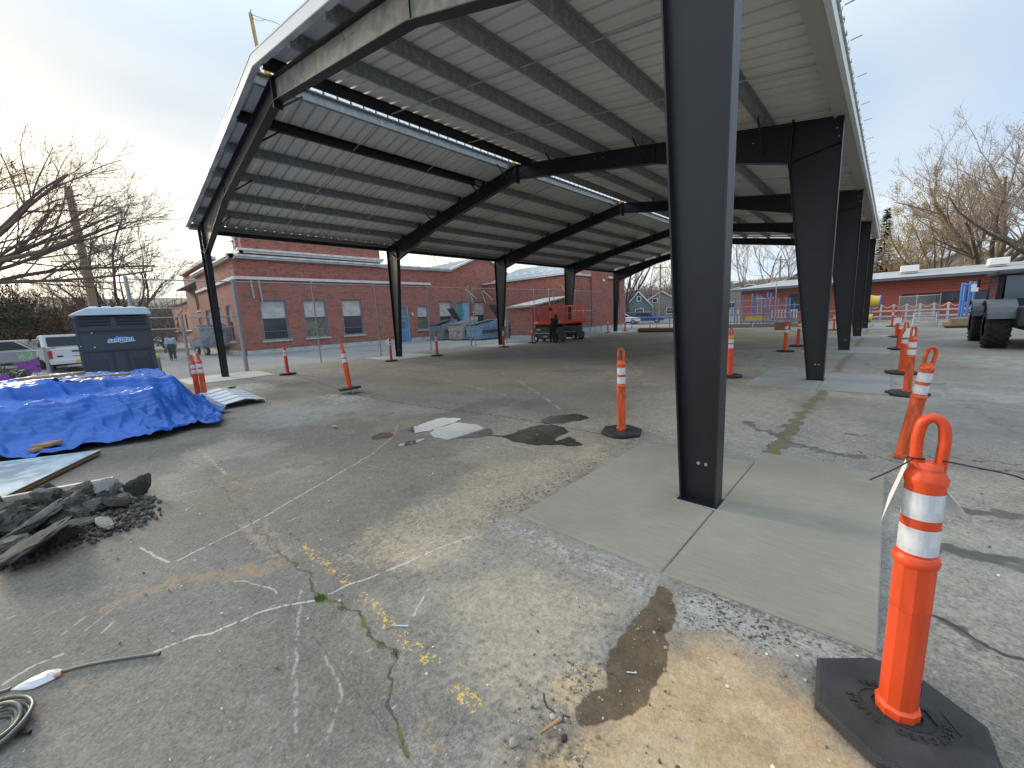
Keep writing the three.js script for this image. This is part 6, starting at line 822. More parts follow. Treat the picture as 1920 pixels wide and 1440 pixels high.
// ------------------------------------------------------------------ telehandler at the right
{
  const t = thing('telehandler', 'black telehandler with big lugged tyres and a lowered boom', 'telehandler', [4.5, 0, -17.2], 0); const bk = M(0.032, 0.033, 0.038, 0.5, { map: T.soft }), gr = M(0.09, 0.095, 0.105, 0.5, { map: T.soft });
  const tyre = (x, z, mud) => { const r = 0.62, w = 0.5; const g = new THREE.LatheGeometry([[0.30, -w / 2], [0.46, -w / 2], [0.575, -w / 2 + 0.03], [r, -w / 2 + 0.10], [r + 0.005, 0], [r, w / 2 - 0.10], [0.575, w / 2 - 0.03], [0.46, w / 2], [0.30, w / 2]].map(p => new THREE.Vector2(...p)), 40).rotateZ(Math.PI / 2); const k = obj('wheel', g, mat.tyre, t); k.position.set(x, 0.64, z); for (let i = 0; i < 20; i++) { const a = i / 20 * 6.283; for (const s of [-1, 1]) { const lg = bx(0.26, 0.05, 0.07, s * 0.12, 0, 0, s * 0.55).translate(0, r + 0.012, 0).rotateX(a + (s > 0 ? 0.157 : 0)); obj('lug', lg, mat.tyre, k); } } obj('rim', new THREE.CylinderGeometry(0.31, 0.31, w * 0.7, 20).rotateZ(Math.PI / 2), gr, k); obj('hub', new THREE.CylinderGeometry(0.13, 0.16, w * 0.86, 12).rotateZ(Math.PI / 2), M(0.22, 0.19, 0.14, 0.9), k); return k; };
  for (const [x, z] of [[-1.2, 1.45], [-1.2, -1.55], [0.95, 1.45], [0.95, -1.55]]) tyre(x, z);
  obj('chassis', bb(-0.75, 0.5, 0.55, 1.05, -2.4, 2.2), bk, t); obj('engine_hood', triUV(rb(0.8, 0.75, 3.2, 0.08, 0.75, 1.35, 0.1)), gr, t); obj('tail_weight', rb(1.9, 0.6, 0.4, 0.08, 0, 0.95, 2.25), bk, t);
  // cab with frame and glass
  const cx0 = -1.2, cx1 = 0.05, z0 = -0.75, z1 = 0.95; for (const [x, z] of [[cx0, z0], [cx0, z1], [cx1, z0], [cx1, z1]]) obj('cab_post', beam([x, 1.0, z], [x + (x < -0.5 ? 0.06 : 0), 2.22, z * 0.95], 0.09, 0.09), bk, t); obj('cab_roof', triUV(rb(1.42, 0.16, 1.95, 0.05, -0.58, 2.26, 0.08)), gr, t); obj('cab_lower', bb(cx0, cx1, 0.75, 1.3, z0, z1), bk, t); obj('rear_panel', bb(cx0, cx1, 1.0, 1.42, z1 - 0.02, z1 + 0.03), bk, t); obj('rear_glass', bx(0.98, 0.7, 0.02, -0.58, 1.8, z1 + 0.01), P(0.10, 0.13, 0.15, 0.06), t); obj('side_glass', bx(0.02, 0.8, 1.4, cx0 - 0.0, 1.76, 0.1), P(0.10, 0.13, 0.15, 0.06), t); obj('side_glass', bx(0.02, 0.8, 1.4, cx1, 1.76, 0.1), mat.glassDark, t); obj('front_glass', bx(0.8, 0.8, 0.02, -0.64, 1.76, z0), mat.glassDark, t); obj('seat_back', rb(0.45, 0.6, 0.12, 0.04, -0.62, 1.5, 0.4), mat.blackDull, t);
  const fen = (x, z) => obj('fender', (() => { const pts = []; for (let i = 0; i <= 8; i++) { const a = 0.3 + i / 8 * 1.9; pts.push([Math.cos(a) * 0.80, Math.sin(a) * 0.80]); } for (let i = 8; i >= 0; i--) { const a = 0.3 + i / 8 * 1.9; pts.push([Math.cos(a) * 0.75, Math.sin(a) * 0.75]); } return extr(pts, 0.6, 0.01).rotateY(-Math.PI / 2).translate(x + 0.3, 0.66, z); })(), gr, t); for (const x of [-1.2, 0.95]) { fen(x, 1.45); const f = fen(x, -1.55); }
  obj('mirror', bx(0.06, 0.26, 0.18, -1.45, 2.0, -0.75), mat.blackDull, t); obj('mirror_arm', rod([-1.1, 2.0, -0.75], [-1.42, 2.0, -0.75], 0.014), mat.blackDull, t); obj('step', bx(0.3, 0.05, 0.7, -1.05, 0.55, -0.1), gr, t); obj('fuel_tank', rb(0.4, 0.45, 0.9, 0.05, -0.95, 0.78, -0.2), gr, t);
  obj('boom', beam([0.15, 1.5, 2.2], [0.2, 1.7, -3.6], 0.34, 0.42), bk, t); obj('boom_arm', beam([-0.5, 2.15, -1.2], [0.9, 3.1, -1.2], 0.10, 0.14), M(0.12, 0.08, 0.08, 0.6), t); obj('exhaust', cyl(0.045, 0.045, 0.5, 0.1, 2.2, 0.6, 10), mat.white, t);
}

// ------------------------------------------------------------------ trees
function segs(v, n, pts, rad, sides) { // append an open tapered tube along pts to the vertex list
  let px = null; const rings = []; for (let i = 0; i < pts.length; i++) { const d = (pts[Math.min(i + 1, pts.length - 1)]).clone().sub(pts[Math.max(i - 1, 0)]).normalize(); if (!px) px = Math.abs(d.y) < 0.9 ? V(0, 1, 0).cross(d).normalize() : V(1, 0, 0).cross(d).normalize(); else px.sub(d.clone().multiplyScalar(px.dot(d))).normalize(); const py = d.clone().cross(px); const ring = []; for (let k = 0; k < sides; k++) { const a = k / sides * 6.2832; const o = px.clone().multiplyScalar(Math.cos(a)).addScaledVector(py, Math.sin(a)); ring.push([pts[i].clone().addScaledVector(o, rad[i]), o]); } rings.push(ring); }
  for (let i = 0; i + 1 < rings.length; i++) for (let k = 0; k < sides; k++) { const a = rings[i][k], b = rings[i][(k + 1) % sides], c = rings[i + 1][(k + 1) % sides], d = rings[i + 1][k]; for (const q of [a, b, c, a, c, d]) { v.push(q[0].x, q[0].y, q[0].z); n.push(q[1].x, q[1].y, q[1].z); } }
}
function tubeMesh(v, n) { const g = new THREE.BufferGeometry(); g.setAttribute('position', new THREE.Float32BufferAttribute(v, 3)); g.setAttribute('normal', new THREE.Float32BufferAttribute(n, 3)); const uv = new Float32Array(v.length / 3 * 2); for (let i = 0; i < v.length / 3; i++) { uv[i * 2] = v[i * 3] * 0.5 + v[i * 3 + 2] * 0.5; uv[i * 2 + 1] = v[i * 3 + 1] * 0.5; } g.setAttribute('uv', new THREE.BufferAttribute(uv, 2)); return g; }
function bareTree(name, label, pos, H, o = {}) {
  const R = mulberry(o.seed ?? 1), tv = [], tn = [], cv = [], cn = []; const { spread = 0.5, limbs = 6, trunkR = H * 0.022, fork = 0.28, droop = 0, kids = [5, 5, 6], wob = 0.22, twigR = 0.008, up = 0.35, lean = null } = o;
  const branch = (p, d, L, r, depth) => {
    const nS = depth < 2 ? 6 : depth < 3 ? 4 : 3, pts = [p.clone()], rad = [r]; let q = p.clone(), dir = d.clone(); for (let i = 1; i <= nS; i++) { dir.x += rr(-wob, wob, R); dir.z += rr(-wob, wob, R); dir.y += rr(-wob, wob, R) * 0.7 + (depth > 0 ? up * 0.22 - droop * (i / nS) * 0.4 : 0); dir.normalize(); q = q.clone().addScaledVector(dir, L / nS); pts.push(q); rad.push(Math.max(r * (1 - 0.62 * i / nS), twigR * 0.7)); }
    const main = depth < 2; segs(main ? tv : cv, main ? tn : cn, pts, rad, depth === 0 ? 10 : depth === 1 ? 7 : depth === 2 ? 4 : 3);
    if (depth >= 2 + kids.length - 2) return; const nk = kids[Math.min(depth, kids.length - 1)];
    for (let k = 0; k < nk; k++) { const t = depth === 0 ? rr(0.75, 1, R) : rr(0.22, 1, R), i = Math.min(nS - 1, Math.floor(t * nS)), f = t * nS - i, bp = pts[i].clone().lerp(pts[i + 1], f), bd = pts[i + 1].clone().sub(pts[i]).normalize(); const az = R() * 6.283; const side = V(Math.cos(az), rr(-0.2, 0.5, R), Math.sin(az)); side.addScaledVector(bd, -side.dot(bd)).normalize(); const a = rr(0.35, 0.95, R) * (depth === 1 ? 1 : 0.85); const nd = bd.clone().multiplyScalar(Math.cos(a)).addScaledVector(side, Math.sin(a)).normalize(); branch(bp, nd, L * rr(0.38, 0.68, R) * (1.15 - 0.45 * t), Math.max(rad[i] * rr(0.34, 0.56, R), twigR), depth + 1); }
  };
  const th = H * fork; const trunk = [], tr = []; for (let i = 0; i <= 6; i++) { trunk.push(V(rr(-.06, .06, R) * i * 0.2, th * i / 6, rr(-.06, .06, R) * i * 0.2)); tr.push(trunkR * (1.25 - 0.35 * i / 6 + 0.35 * Math.exp(-i * 1.6))); } segs(tv, tn, trunk, tr, 12);
  const top = trunk[6]; for (let k = 0; k < limbs; k++) { const az = lean ? lean[k % lean.length][0] : (k + rr(-0.3, 0.3, R)) / limbs * 6.283, el = lean ? lean[k % lean.length][1] : (k === 0 ? 1.35 : mix(1.25, 0.25, spread) + rr(-0.2, 0.35, R)); const d = V(Math.cos(az) * Math.cos(el), Math.sin(el), Math.sin(az) * Math.cos(el)); const L = (H - th) * (lean ? lean[k % lean.length][2] : rr(0.7, 0.95, R) * (0.62 + 0.3 * Math.sin(el))); branch(top.clone().addScaledVector(UP, -rr(0, th * 0.3, R)), d, L, trunkR * rr(0.28, 0.44, R), 1); }
  const t = thing(name, label, 'tree', [pos.x, 0, pos.z], 0, o.group); obj('trunk', tubeMesh(tv, tn), o.bark ?? mat.bark, t); if (cv.length) obj('crown', tubeMesh(cv, cn), o.twig ?? mat.twig, t);
  if (o.leaf) { const [n, col, sz] = o.leaf; const lv = [], ln = []; const tips = cv.length / 9; for (let i = 0; i < n; i++) { const k = Math.floor(R() * tips) * 9; const x = cv[k] + rr(-.35, .35, R), y = cv[k + 1] + rr(-.3, .3, R), z = cv[k + 2] + rr(-.35, .35, R); const a = V(rr(-1, 1, R), rr(-1, 1, R), rr(-1, 1, R)).normalize().multiplyScalar(sz), b = V(rr(-1, 1, R), rr(-1, 1, R), rr(-1, 1, R)).normalize().multiplyScalar(sz); lv.push(x, y, z, x + a.x, y + a.y, z + a.z, x + b.x, y + b.y, z + b.z); const nn = a.clone().cross(b).normalize(); for (let j = 0; j < 3; j++) ln.push(nn.x, nn.y, nn.z); } obj('buds', tubeMesh(lv, ln), M(...col, 0.9), t); }
  return t;
}
function conifer(label, pos, H, seed, col = [0.03, 0.05, 0.025]) { const R = mulberry(seed), v = [], n = [], t = thing('conifer', label, 'tree', [pos.x, 0, pos.z]); obj('trunk', cyl(H * 0.018, 0.03, H, 0, 0, 0, 9), mat.bark, t); for (let k = 0; k < 900; k++) { const f = Math.pow(R(), 0.7), y = H * (0.08 + 0.92 * (1 - f)), L = H * 0.22 * f * rr(0.5, 1.05, R) + 0.2, az = R() * 6.28; const d = V(Math.cos(az), rr(-0.25, 0.12, R), Math.sin(az)); for (let j = 0; j < 9; j++) { const p = V(0, y, 0).addScaledVector(d, L * (0.25 + 0.75 * j / 8)); const w = 0.30 * (1 - j / 11); const s = V(-d.z, 0, d.x).multiplyScalar(w * rr(0.6, 1.2, R)); const q = d.clone().multiplyScalar(0.3); v.push(p.x - s.x, p.y - 0.06, p.z - s.z, p.x + s.x, p.y - 0.06, p.z + s.z, p.x + q.x, p.y + rr(-.1, .1, R), p.z + q.z); const N = V(rr(-.5, .5, R), 1, rr(-.5, .5, R)).normalize(); for (let i = 0; i < 3; i++) n.push(N.x, N.y, N.z); } } obj('needles', tubeMesh(v, n), M(...col, 0.9), t); return t; }
function shrub(label, pos, w, h, seed, col, n = 1500, sz = 0.12, grp) { const R = mulberry(seed), v = [], nn = [], sv = [], sn = []; for (let k = 0; k < n; k++) { const a = R() * 6.28, e = Math.acos(rr(-0.2, 1, R)), r = Math.pow(R(), 0.45) * (0.75 + 0.5 * vn(a * 2 + seed, e * 3)); const p = V(Math.cos(a) * Math.sin(e) * w * r, Math.max(0.05, h * 0.5 + Math.cos(e) * h * 0.55 * r), Math.sin(a) * Math.sin(e) * w * r); const A = V(rr(-1, 1, R), rr(-1, 1, R), rr(-1, 1, R)).normalize().multiplyScalar(sz), B = V(rr(-1, 1, R), rr(-1, 1, R), rr(-1, 1, R)).normalize().multiplyScalar(sz * 0.6); v.push(p.x, p.y, p.z, p.x + A.x, p.y + A.y, p.z + A.z, p.x + B.x, p.y + B.y, p.z + B.z); const N = A.clone().cross(B).normalize(); for (let i = 0; i < 3; i++) nn.push(N.x, N.y, N.z); } for (let k = 0; k < 14; k++) { const a = R() * 6.28; segs(sv, sn, [V(0, 0, 0), V(Math.cos(a) * w * 0.3, h * 0.4, Math.sin(a) * w * 0.3), V(Math.cos(a) * w * 0.7, h * rr(0.6, 0.95, R), Math.sin(a) * w * 0.7)], [0.04, 0.025, 0.01], 4); } const t = thing('shrub', label, 'shrub', [pos.x, 0, pos.z], 0, grp); obj('foliage', tubeMesh(v, nn), M(...col, 0.95), t); obj('stems', tubeMesh(sv, sn), mat.bark, t); return t; }
{
  // large bare tree at the left, limbs reaching over the car park
  const p = atDist(-95, 27), toR = Math.atan2(-CAM.z + atDist(250, 27).z - p.z + CAM.z, atDist(250, 27).x - p.x);
  bareTree('bare_tree', 'large bare tree with long limbs reaching over the car park beside the timber pole', p, 12, { seed: 5, limbs: 12, fork: 0.36, kids: [5, 7, 6, 6], trunkR: 0.27, wob: 0.16, twigR: 0.0065, up: 0.10, droop: 0.14, bark: M(0.15, 0.105, 0.085, 0.95), twig: M(0.17, 0.12, 0.10, 0.95), lean: [[toR + 0.02, 0.16, 0.82], [toR - 0.1, 0.40, 0.86], [toR + 0.25, 0.62, 0.84], [toR - 0.35, 0.7, 0.72],  [toR - 0.22, 0.62, 0.86], [toR - 0.05, 0.5, 0.8], [toR + 0.05, 0.78, 0.78], [toR + 0.35, 0.92, 0.8],  [toR + 0.15, 0.7, 0.75],  [toR + 1.6, 0.8, 0.8], [toR + 2.9, 0.7, 0.8], [toR - 1.7, 0.8, 0.8]] });
  bareTree('bare_tree', 'rounded bare tree behind the timber pole and the portable toilet', atDist(232, 46), 13.5, { seed: 17, limbs: 9, fork: 0.16, kids: [5, 7, 6, 5], spread: 0.62, trunkR: 0.34, twigR: 0.012, up: 0.5 });
  bareTree('bare_tree', 'thin bare tree in the street beyond the walking person', atDist(300, 62), 9, { seed: 23, limbs: 6, fork: 0.25, kids: [5, 5, 5], trunkR: 0.16, twigR: 0.014 });
  bareTree('bare_tree', 'reddish bare tree beyond the parked cars', atDist(40, 52), 8.5, { seed: 29, limbs: 9, fork: 0.12, kids: [5, 7, 6, 4], spread: 0.6, trunkR: 0.2, twigR: 0.013, twig: M(0.20, 0.10, 0.075, 0.95) });
  bareTree('bare_tree', 'low spreading bare tree behind the white pickup', atDist(120, 48), 6.8, { seed: 37, limbs: 10, fork: 0.12, kids: [5, 7, 6, 4], spread: 0.75, trunkR: 0.18, twigR: 0.013, twig: M(0.19, 0.11, 0.08, 0.95) });
  bareTree('bare_tree', 'reddish bare tree between the pickup and the timber pole', atDist(180, 56), 8, { seed: 43, limbs: 9, fork: 0.14, kids: [5, 7, 6, 4], spread: 0.65, trunkR: 0.2, twigR: 0.014, twig: M(0.17, 0.10, 0.07, 0.95) });
  shrub('dark evergreen bush above the parked cars', atDist(-16, 46), 3.6, 5.2, 61, [0.05, 0.05, 0.026], 4600, 0.22);
  [[60, 60, 5, 4.0], [110, 62, 5, 3.6], [165, 60, 5, 3.8], [215, 58, 4, 3.2], [10, 64, 5, 5], [262, 60, 4, 3.0]].forEach(([px, d, w, h], i) => shrub(['olive bush behind the white van-like car', 'low olive bush left of the white pickup', 'reddish bush right of the white pickup', 'olive brown bush behind the timber pole foot', 'tall reddish brown bush at the end of the car park', 'low bush beside the far brick building'][i], atDist(px, d), w, h, 70 + i, [[0.13, 0.10, 0.055], [0.11, 0.10, 0.05], [0.15, 0.095, 0.07]][i % 3], 3400, 0.2, 'hedge behind the car park'));
  { const p = G(18, 735); shrub('small green shrub with purple cutouts by the low fence', p, 0.7, 0.75, 66, [0.06, 0.085, 0.035], 1600, 0.07); }
  // behind the school roof
  for (const [px, d, h, s] of [[800, 62, 11.5, 3], [822, 66, 12.2, 4], [846, 64, 11.8, 8]]) bareTree('bare_tree', ['slender bare tree top above the school roof nearest the second fence-side column', 'tallest slender bare tree top above the low school roof', 'slender bare tree top above the roof kink before the gable'][[3, 4, 8].indexOf(s)], atDist(px, d), h, { seed: s, limbs: 7, fork: 0.3, kids: [5, 4, 4], spread: 0.1, trunkR: 0.12, twigR: 0.014, group: 'tree tops above the school roof', twig: M(0.25, 0.21, 0.18, 0.9) });
  // beyond the far fence
  bareTree('bare_tree', 'stout dark bare tree beside the blue-grey house', atDist(1174, 62), 15, { seed: 51, limbs: 7, fork: 0.2, kids: [5, 6, 5, 4], spread: 0.6, trunkR: 0.5, twigR: 0.014 });
  [[1215, 95, 15, 1], [1248, 100, 16, 2], [1268, 88, 13, 6]].forEach(([px, d, h, s], i) => bareTree('bare_tree', ['pale bare tree rising behind the blue-grey house', 'tall pale bare tree rising behind the grey house', 'pale bare tree beside the grey house, half hidden by the front column'][i], atDist(px, d), h, { seed: 300 + s, limbs: 7, fork: 0.25, kids: [5, 6, 4], spread: 0.35, trunkR: 0.2, twigR: 0.018, bark: mat.barkPale, twig: mat.twigPale, group: 'trees behind the far houses' }));
  [['bare tree with a bent limb behind the playground', 1392, 60, 13, 401, 0.3], ['pale bare tree with a crooked stem behind the playground', 1438, 58, 13, 405, 0.35], ['pale leaning bare tree behind the playground beside the second column', 1470, 62, 13.5, 411, 0.45]].forEach(([l, px, d, h, s, sp]) => bareTree('bare_tree', l, atDist(px, d), h, { seed: s, limbs: 4, fork: 0.3, kids: [4, 5, 4, 4], spread: sp, trunkR: 0.2, twigR: 0.013, bark: M(0.22, 0.19, 0.16, 0.95), twig: mat.twigPale, wob: 0.3 }));
  bareTree('bare_tree', 'huge spreading bare oak rising behind the red building', atDist(1842, 62), 19.5, { seed: 71, limbs: 11, fork: 0.2, kids: [5, 7, 6, 5], spread: 0.62, trunkR: 0.75, twigR: 0.012, bark: M(0.17, 0.135, 0.10, 0.95), twig: M(0.27, 0.21, 0.155, 0.95), leaf: [9000, [0.24, 0.18, 0.06], 0.1] });
  bareTree('bare_tree', 'yellowish budding tree left of the huge oak', atDist(1748, 72), 16, { seed: 83, limbs: 9, fork: 0.2, kids: [5, 7, 5, 5], spread: 0.5, trunkR: 0.3, twigR: 0.016, bark: mat.barkPale, twig: M(0.34, 0.25, 0.13, 0.95), leaf: [9000, [0.32, 0.23, 0.07], 0.12] });
  bareTree('bare_tree', 'tan bare tree between the conifer and the budding tree', atDist(1700, 78), 13, { seed: 89, limbs: 8, fork: 0.2, kids: [5, 7, 5, 4], spread: 0.5, trunkR: 0.24, twigR: 0.018, bark: mat.barkPale, twig: M(0.33, 0.24, 0.16, 0.95) });
  bareTree('bare_tree', 'tall bare tree rising behind the telehandler', atDist(1940, 55), 19, { seed: 97, limbs: 9, fork: 0.25, kids: [5, 7, 6, 4], spread: 0.5, trunkR: 0.4, twigR: 0.014, twig: M(0.25, 0.19, 0.16, 0.95) });
  conifer('dark conifer at the end of the canopy eave', atDist(1644, 84), 15, 9); 
  [[1660, 85, 6, 8], [1690, 88, 6, 7.5], [1725, 86, 6, 7], [1770, 90, 6, 6.5]].forEach(([px, d, w, h], i) => shrub(['tan bush at the foot of the dark conifer', 'tan bush behind the left roof unit', 'low tan bush behind the budding tree', 'low tan bush left of the pale gabled house'][i], atDist(px, d), w, h, 170 + i, [[0.27, 0.19, 0.09], [0.24, 0.18, 0.08]][i % 2], 3600, 0.3, 'bushes behind the red building'));
  [[1165, 66, 3.5, 3], [1150, 70, 3, 3.5], [1190, 64, 2, 1.5], [1235, 78, 4, 3]].forEach(([px, d, w, h], i) => shrub(['garden bush at the foot of the stout bare tree', 'tall garden bush by the last fence-side column', 'small garden bush before the blue-grey house', 'garden bush before the grey house'][i], atDist(px, d), w, h, 190 + i, [0.10, 0.10, 0.05], 1600, 0.16, 'garden bushes by the far houses'));
  // woods and slopes closing the view, too far to tell apart
  const R = mulberry(555), N = 2600, v = [], n = []; for (let i = 0; i < 46; i++) { const a = R() * 6.28, q = R(); segs(v, n, [V(rr(-.3, .3, R), 0, rr(-.3, .3, R)), V(Math.cos(a) * q, rr(0.8, 1.4, R), Math.sin(a) * q), V(Math.cos(a) * q * 1.9, rr(1.6, 3, R), Math.sin(a) * q * 1.9)], [0.035, 0.025, 0.012], 3); } const im = new THREE.InstancedMesh(tubeMesh(v, n), M(0.24, 0.19, 0.15, 0.95), N), m4 = new THREE.Matrix4(), q = new THREE.Quaternion(), c = new THREE.Color(); for (let i = 0; i < N; i++) { const az = rr(-105, 14, R) * Math.PI / 180, d = rr(112, 165, R), s = rr(1.6, 3.1, R); q.setFromAxisAngle(UP, R() * 6.28); m4.compose(V(CAM.x + Math.sin(az) * d, 0, CAM.z - Math.cos(az) * d), q, V(s * 1.3, s, s * 1.3)); im.setMatrixAt(i, m4); const t = rr(0.6, 1.2, R); im.setColorAt(i, c.setRGB(t, t * rr(0.85, 1.05, R), t * rr(0.7, 1, R))); } im.name = 'far_woods'; shade(im); scene.add(im); tag(im, 'far belt of bare trees and scrub along the horizon', 'woods', null, 'stuff');
  const hv = [], hf = []; for (let i = 0; i <= 60; i++) { const az = (-120 + i * 2.4) * Math.PI / 180; for (const [d, y] of [[150, 0], [200, 7 + 6 * fbm(i * 0.2, 4, 3)], [330, 14 + 16 * fbm(i * 0.16, 9, 3)]]) hv.push([CAM.x + Math.sin(az) * d, y - 0.1, CAM.z - Math.cos(az) * d]); if (i) for (let k = 0; k < 2; k++) hf.push([(i - 1) * 3 + k, i * 3 + k, i * 3 + k + 1, (i - 1) * 3 + k + 1]); } struct('hills', quads(hv, hf), M(0.13, 0.12, 0.09, 0.95));
}
// ------------------------------------------------------------------ far fence, logs, playground
{
  const F = thing('far_chain_link_fence', 'tall chain-link fence across the far end of the yard', 'fence'); const pts = []; for (let k = 0; k <= 5; k++) pts.push([-17.6 + k * 3.0, -32.4 - k * 0.25]); fenceRun(F, pts, 3.6, { rails: [3.6, 1.55], step: 0.1 });
  const B = thing('blue_rail_fence', 'low blue-grey pipe rail fence beyond the far chain-link fence', 'fence'); for (let k = 0; k <= 9; k++) obj('post', cyl(0.045, 0.045, 1.0, -18 + k * 1.9, 0, -34.6, 8), M(0.13, 0.19, 0.28, 0.5), B); for (const y of [0.35, 0.95]) obj('rail', rod([-18, y, -34.6], [-0.9, y, -34.6], 0.04, 8), M(0.17, 0.24, 0.34, 0.5), B);
  const log = (label, a, b, r) => { const A = G(...a, r), C = G(...b, r); tag(obj('log', triUV(rod([A.x, r, A.z], [C.x, r, C.z], r, 12, r * 0.9)), M(0.27, 0.20, 0.12, 0.9, { map: T.wood })), label, 'log'); }; log('long brown log lying behind the last fence-side column', [1198, 619], [1290, 618], 0.17);
  for (let k = 0; k < 4; k++) { const x = -10.2 + k * 2.3; tag(obj('border_beam', triUV(bx(2.2, 0.26, 0.24, x, 0.13, -32.0 + (k % 2) * 0.12, 0.03 * k)), mat.woodGrey), 'weathered timber border beam before the playground', 'beam', 'timber border beams'); }
  const w = G(1222, 620); tag(obj('paper_bag', rb(0.5, 0.1, 0.35, 0.03, w.x, 0.05, w.z), mat.paper), 'white bag lying in front of the long log', 'bag');
  const box = (label, px, py, w_, h, d, m, t = 0.1) => { const p = G(px, py); const b = thing('cardboard_box', label, 'box', [p.x, 0, p.z], t); obj('carton', triUV(rb(w_, h, d, 0.01, 0, h / 2, 0)), m, b); obj('flap', bx(w_, 0.012, d * 0.5, 0, h + 0.01, d * 0.22, 0, 0.1), m, b); }; const kr = M(0.42, 0.27, 0.14, 0.85, { map: T.soft }); box('brown cardboard box left of the second column', 1467, 618, 0.85, 0.5, 0.6, M(0.25, 0.17, 0.10, 0.85)); box('large orange-brown cardboard box before the blue posts', 1797, 613, 0.62, 0.46, 0.5, kr); box('small open cardboard box beside the large one', 1772, 611, 0.22, 0.22, 0.2, M(0.55, 0.33, 0.08, 0.8)); 
  const pl = G(1795, 614); tag(obj('pallet', join([bx(1.1, 0.09, 0.8, pl.x + 0.1, 0.045, pl.z)]), mat.blackDull), 'low dark pallet under the cardboard boxes', 'pallet');
}
{
  const blue = M(0.06, 0.20, 0.52, 0.45), yel = M(0.62, 0.42, 0.05, 0.5), wh = M(0.68, 0.67, 0.6, 0.6), cream = M(0.66, 0.58, 0.34, 0.6), purple = M(0.30, 0.22, 0.34, 0.6);
  const Z = -37.5, at = (px, py) => onZ(px, py, Z); const P0 = thing('playground_structure', 'blue and cream playground climbing frame with yellow deck panels', 'playground');
  for (const [px, top] of [[1384, 560], [1396, 555], [1413, 551], [1420, 551], [1428, 553], [1440, 548], [1444, 549], [1452, 550], [1460, 559], [1475, 558], [1483, 558], [1490, 568]]) { const p = at(px, 600), q = at(px, top); obj('post', cyl(0.055, 0.055, q.y, q.x, 0, Z + ((px * 7) % 5) * 0.3, 10), blue, P0); }
  const pan = (n, px0, py0, px1, py1, m, dz = 0) => { const a = at(px0, py1), b = at(px1, py0); obj(n, bx(b.x - a.x, b.y - a.y, 0.05, (a.x + b.x) / 2, (a.y + b.y) / 2, Z + dz), m, P0); };
  pan('deck_panel', 1400, 591, 1450, 601, yel, 0.5); pan('roof_bar', 1370, 563, 1416, 566, wh, 0.6); pan('roof_bar', 1420, 558, 1454, 561, wh, 0.6); for (let k = 0; k < 4; k++) pan('wall_panel', 1371 + k * 7, 580, 1376 + k * 7, 603, k === 3 ? purple : wh, 0.7); for (let k = 0; k < 5; k++) pan('cream_slat', 1449 + k * 6, 581, 1452 + k * 6, 594, cream, 0.6); pan('cream_rail', 1447, 580, 1478, 582, cream, 0.62); pan('cream_rail', 1447, 594, 1478, 596, cream, 0.62); for (const px of [1424, 1431]) pan('ladder_side', px, 556, px + 2.5, 590, cream, 0.8); for (let k = 0; k < 3; k++) pan('lattice', 1485 + k * 5, 580, 1488 + k * 5, 596, wh, 0.7); pan('lattice_rail', 1484, 580, 1499, 582, wh, 0.72); pan('window_panel', 1433, 562, 1440, 578, purple, 0.2); pan('climbing_panel', 1443, 562, 1448, 580, M(0.6, 0.25, 0.12, 0.6), 0.3);
  const s = at(1640, 582); const SL = thing('yellow_slide', 'yellow tube slide end showing past the last column', 'slide', [s.x - 0.5, 0, Z]); obj('tube', tube([[-1.6, 2.2, 0], [-0.6, 1.9, 0], [0.3, 1.55, 0], [0.75, 1.5, 0]], 0.42, 14, 24), yel, SL); obj('rim', new THREE.TorusGeometry(0.42, 0.05, 8, 20).rotateY(Math.PI / 2).translate(0.75, 1.5, 0), blue, SL); obj('support', cyl(0.05, 0.05, 1.2, 0.3, 0, 0, 8), blue, SL); obj('slide_exit', tube([[-1.2, 0.8, 0.4], [-0.2, 0.4, 0.4], [0.4, 0.3, 0.4]], 0.3, 10, 16), yel, SL);
  const mb = thing('overhead_ladder', 'four tall blue posts with a white notice beside the telehandler', 'playground'); const zb = -31.5, ab = (px, py) => onZ(px, py, zb); for (const [px, top] of [[1806, 530], [1814, 530], [1821, 527], [1832, 527]]) { const q = ab(px, top), b = ab(px - 7, 610); obj('post', rod([q.x - 0.0, 0, zb - (px % 3) * 0.3], [q.x, q.y, zb - (px % 3) * 0.3], 0.06, 10), blue, mb); } const l0 = ab(1805, 535), l1 = ab(1833, 532); obj('beam', rod([l0.x, l0.y, zb], [l1.x, l1.y, zb], 0.05, 8), blue, mb); const nb = ab(1826, 540); obj('notice', bx(0.28, 0.4, 0.02, nb.x, nb.y, zb + 0.4), mat.white, mb); const tb = ab(1828, 606); tag(obj('blue_sheet', rb(0.35, 0.4, 0.5, 0.12, tb.x, 0.2, zb + 0.8), M(0.05, 0.12, 0.45, 0.5)), 'crumpled blue sheet at the foot of the blue posts', 'sheet');
  const RF = thing('rope_rail_fence', 'pale timber rail fence with rope swags in front of the red building', 'fence'); const zr = -38.6; const x0 = onZ(1628, 590, zr).x, x1 = onZ(1862, 590, zr).x; const n = 9; for (let k = 0; k <= n; k++) { const x = mix(x0, x1, k / n); obj('post', bx(0.12, 1.25, 0.12, x, 0.62, zr), mat.trimBlue, RF); if (k) { const xa = mix(x0, x1, (k - 1) / n); obj('rope', tube([[xa, 1.22, zr], [(xa + x) / 2, 0.98, zr], [x, 1.22, zr]], 0.02, 5, 12), mat.trim, RF); } } for (const y of [0.35, 0.75]) obj('rail', bx(x1 - x0, 0.1, 0.05, (x0 + x1) / 2, y, zr + 0.09), mat.trimBlue, RF);
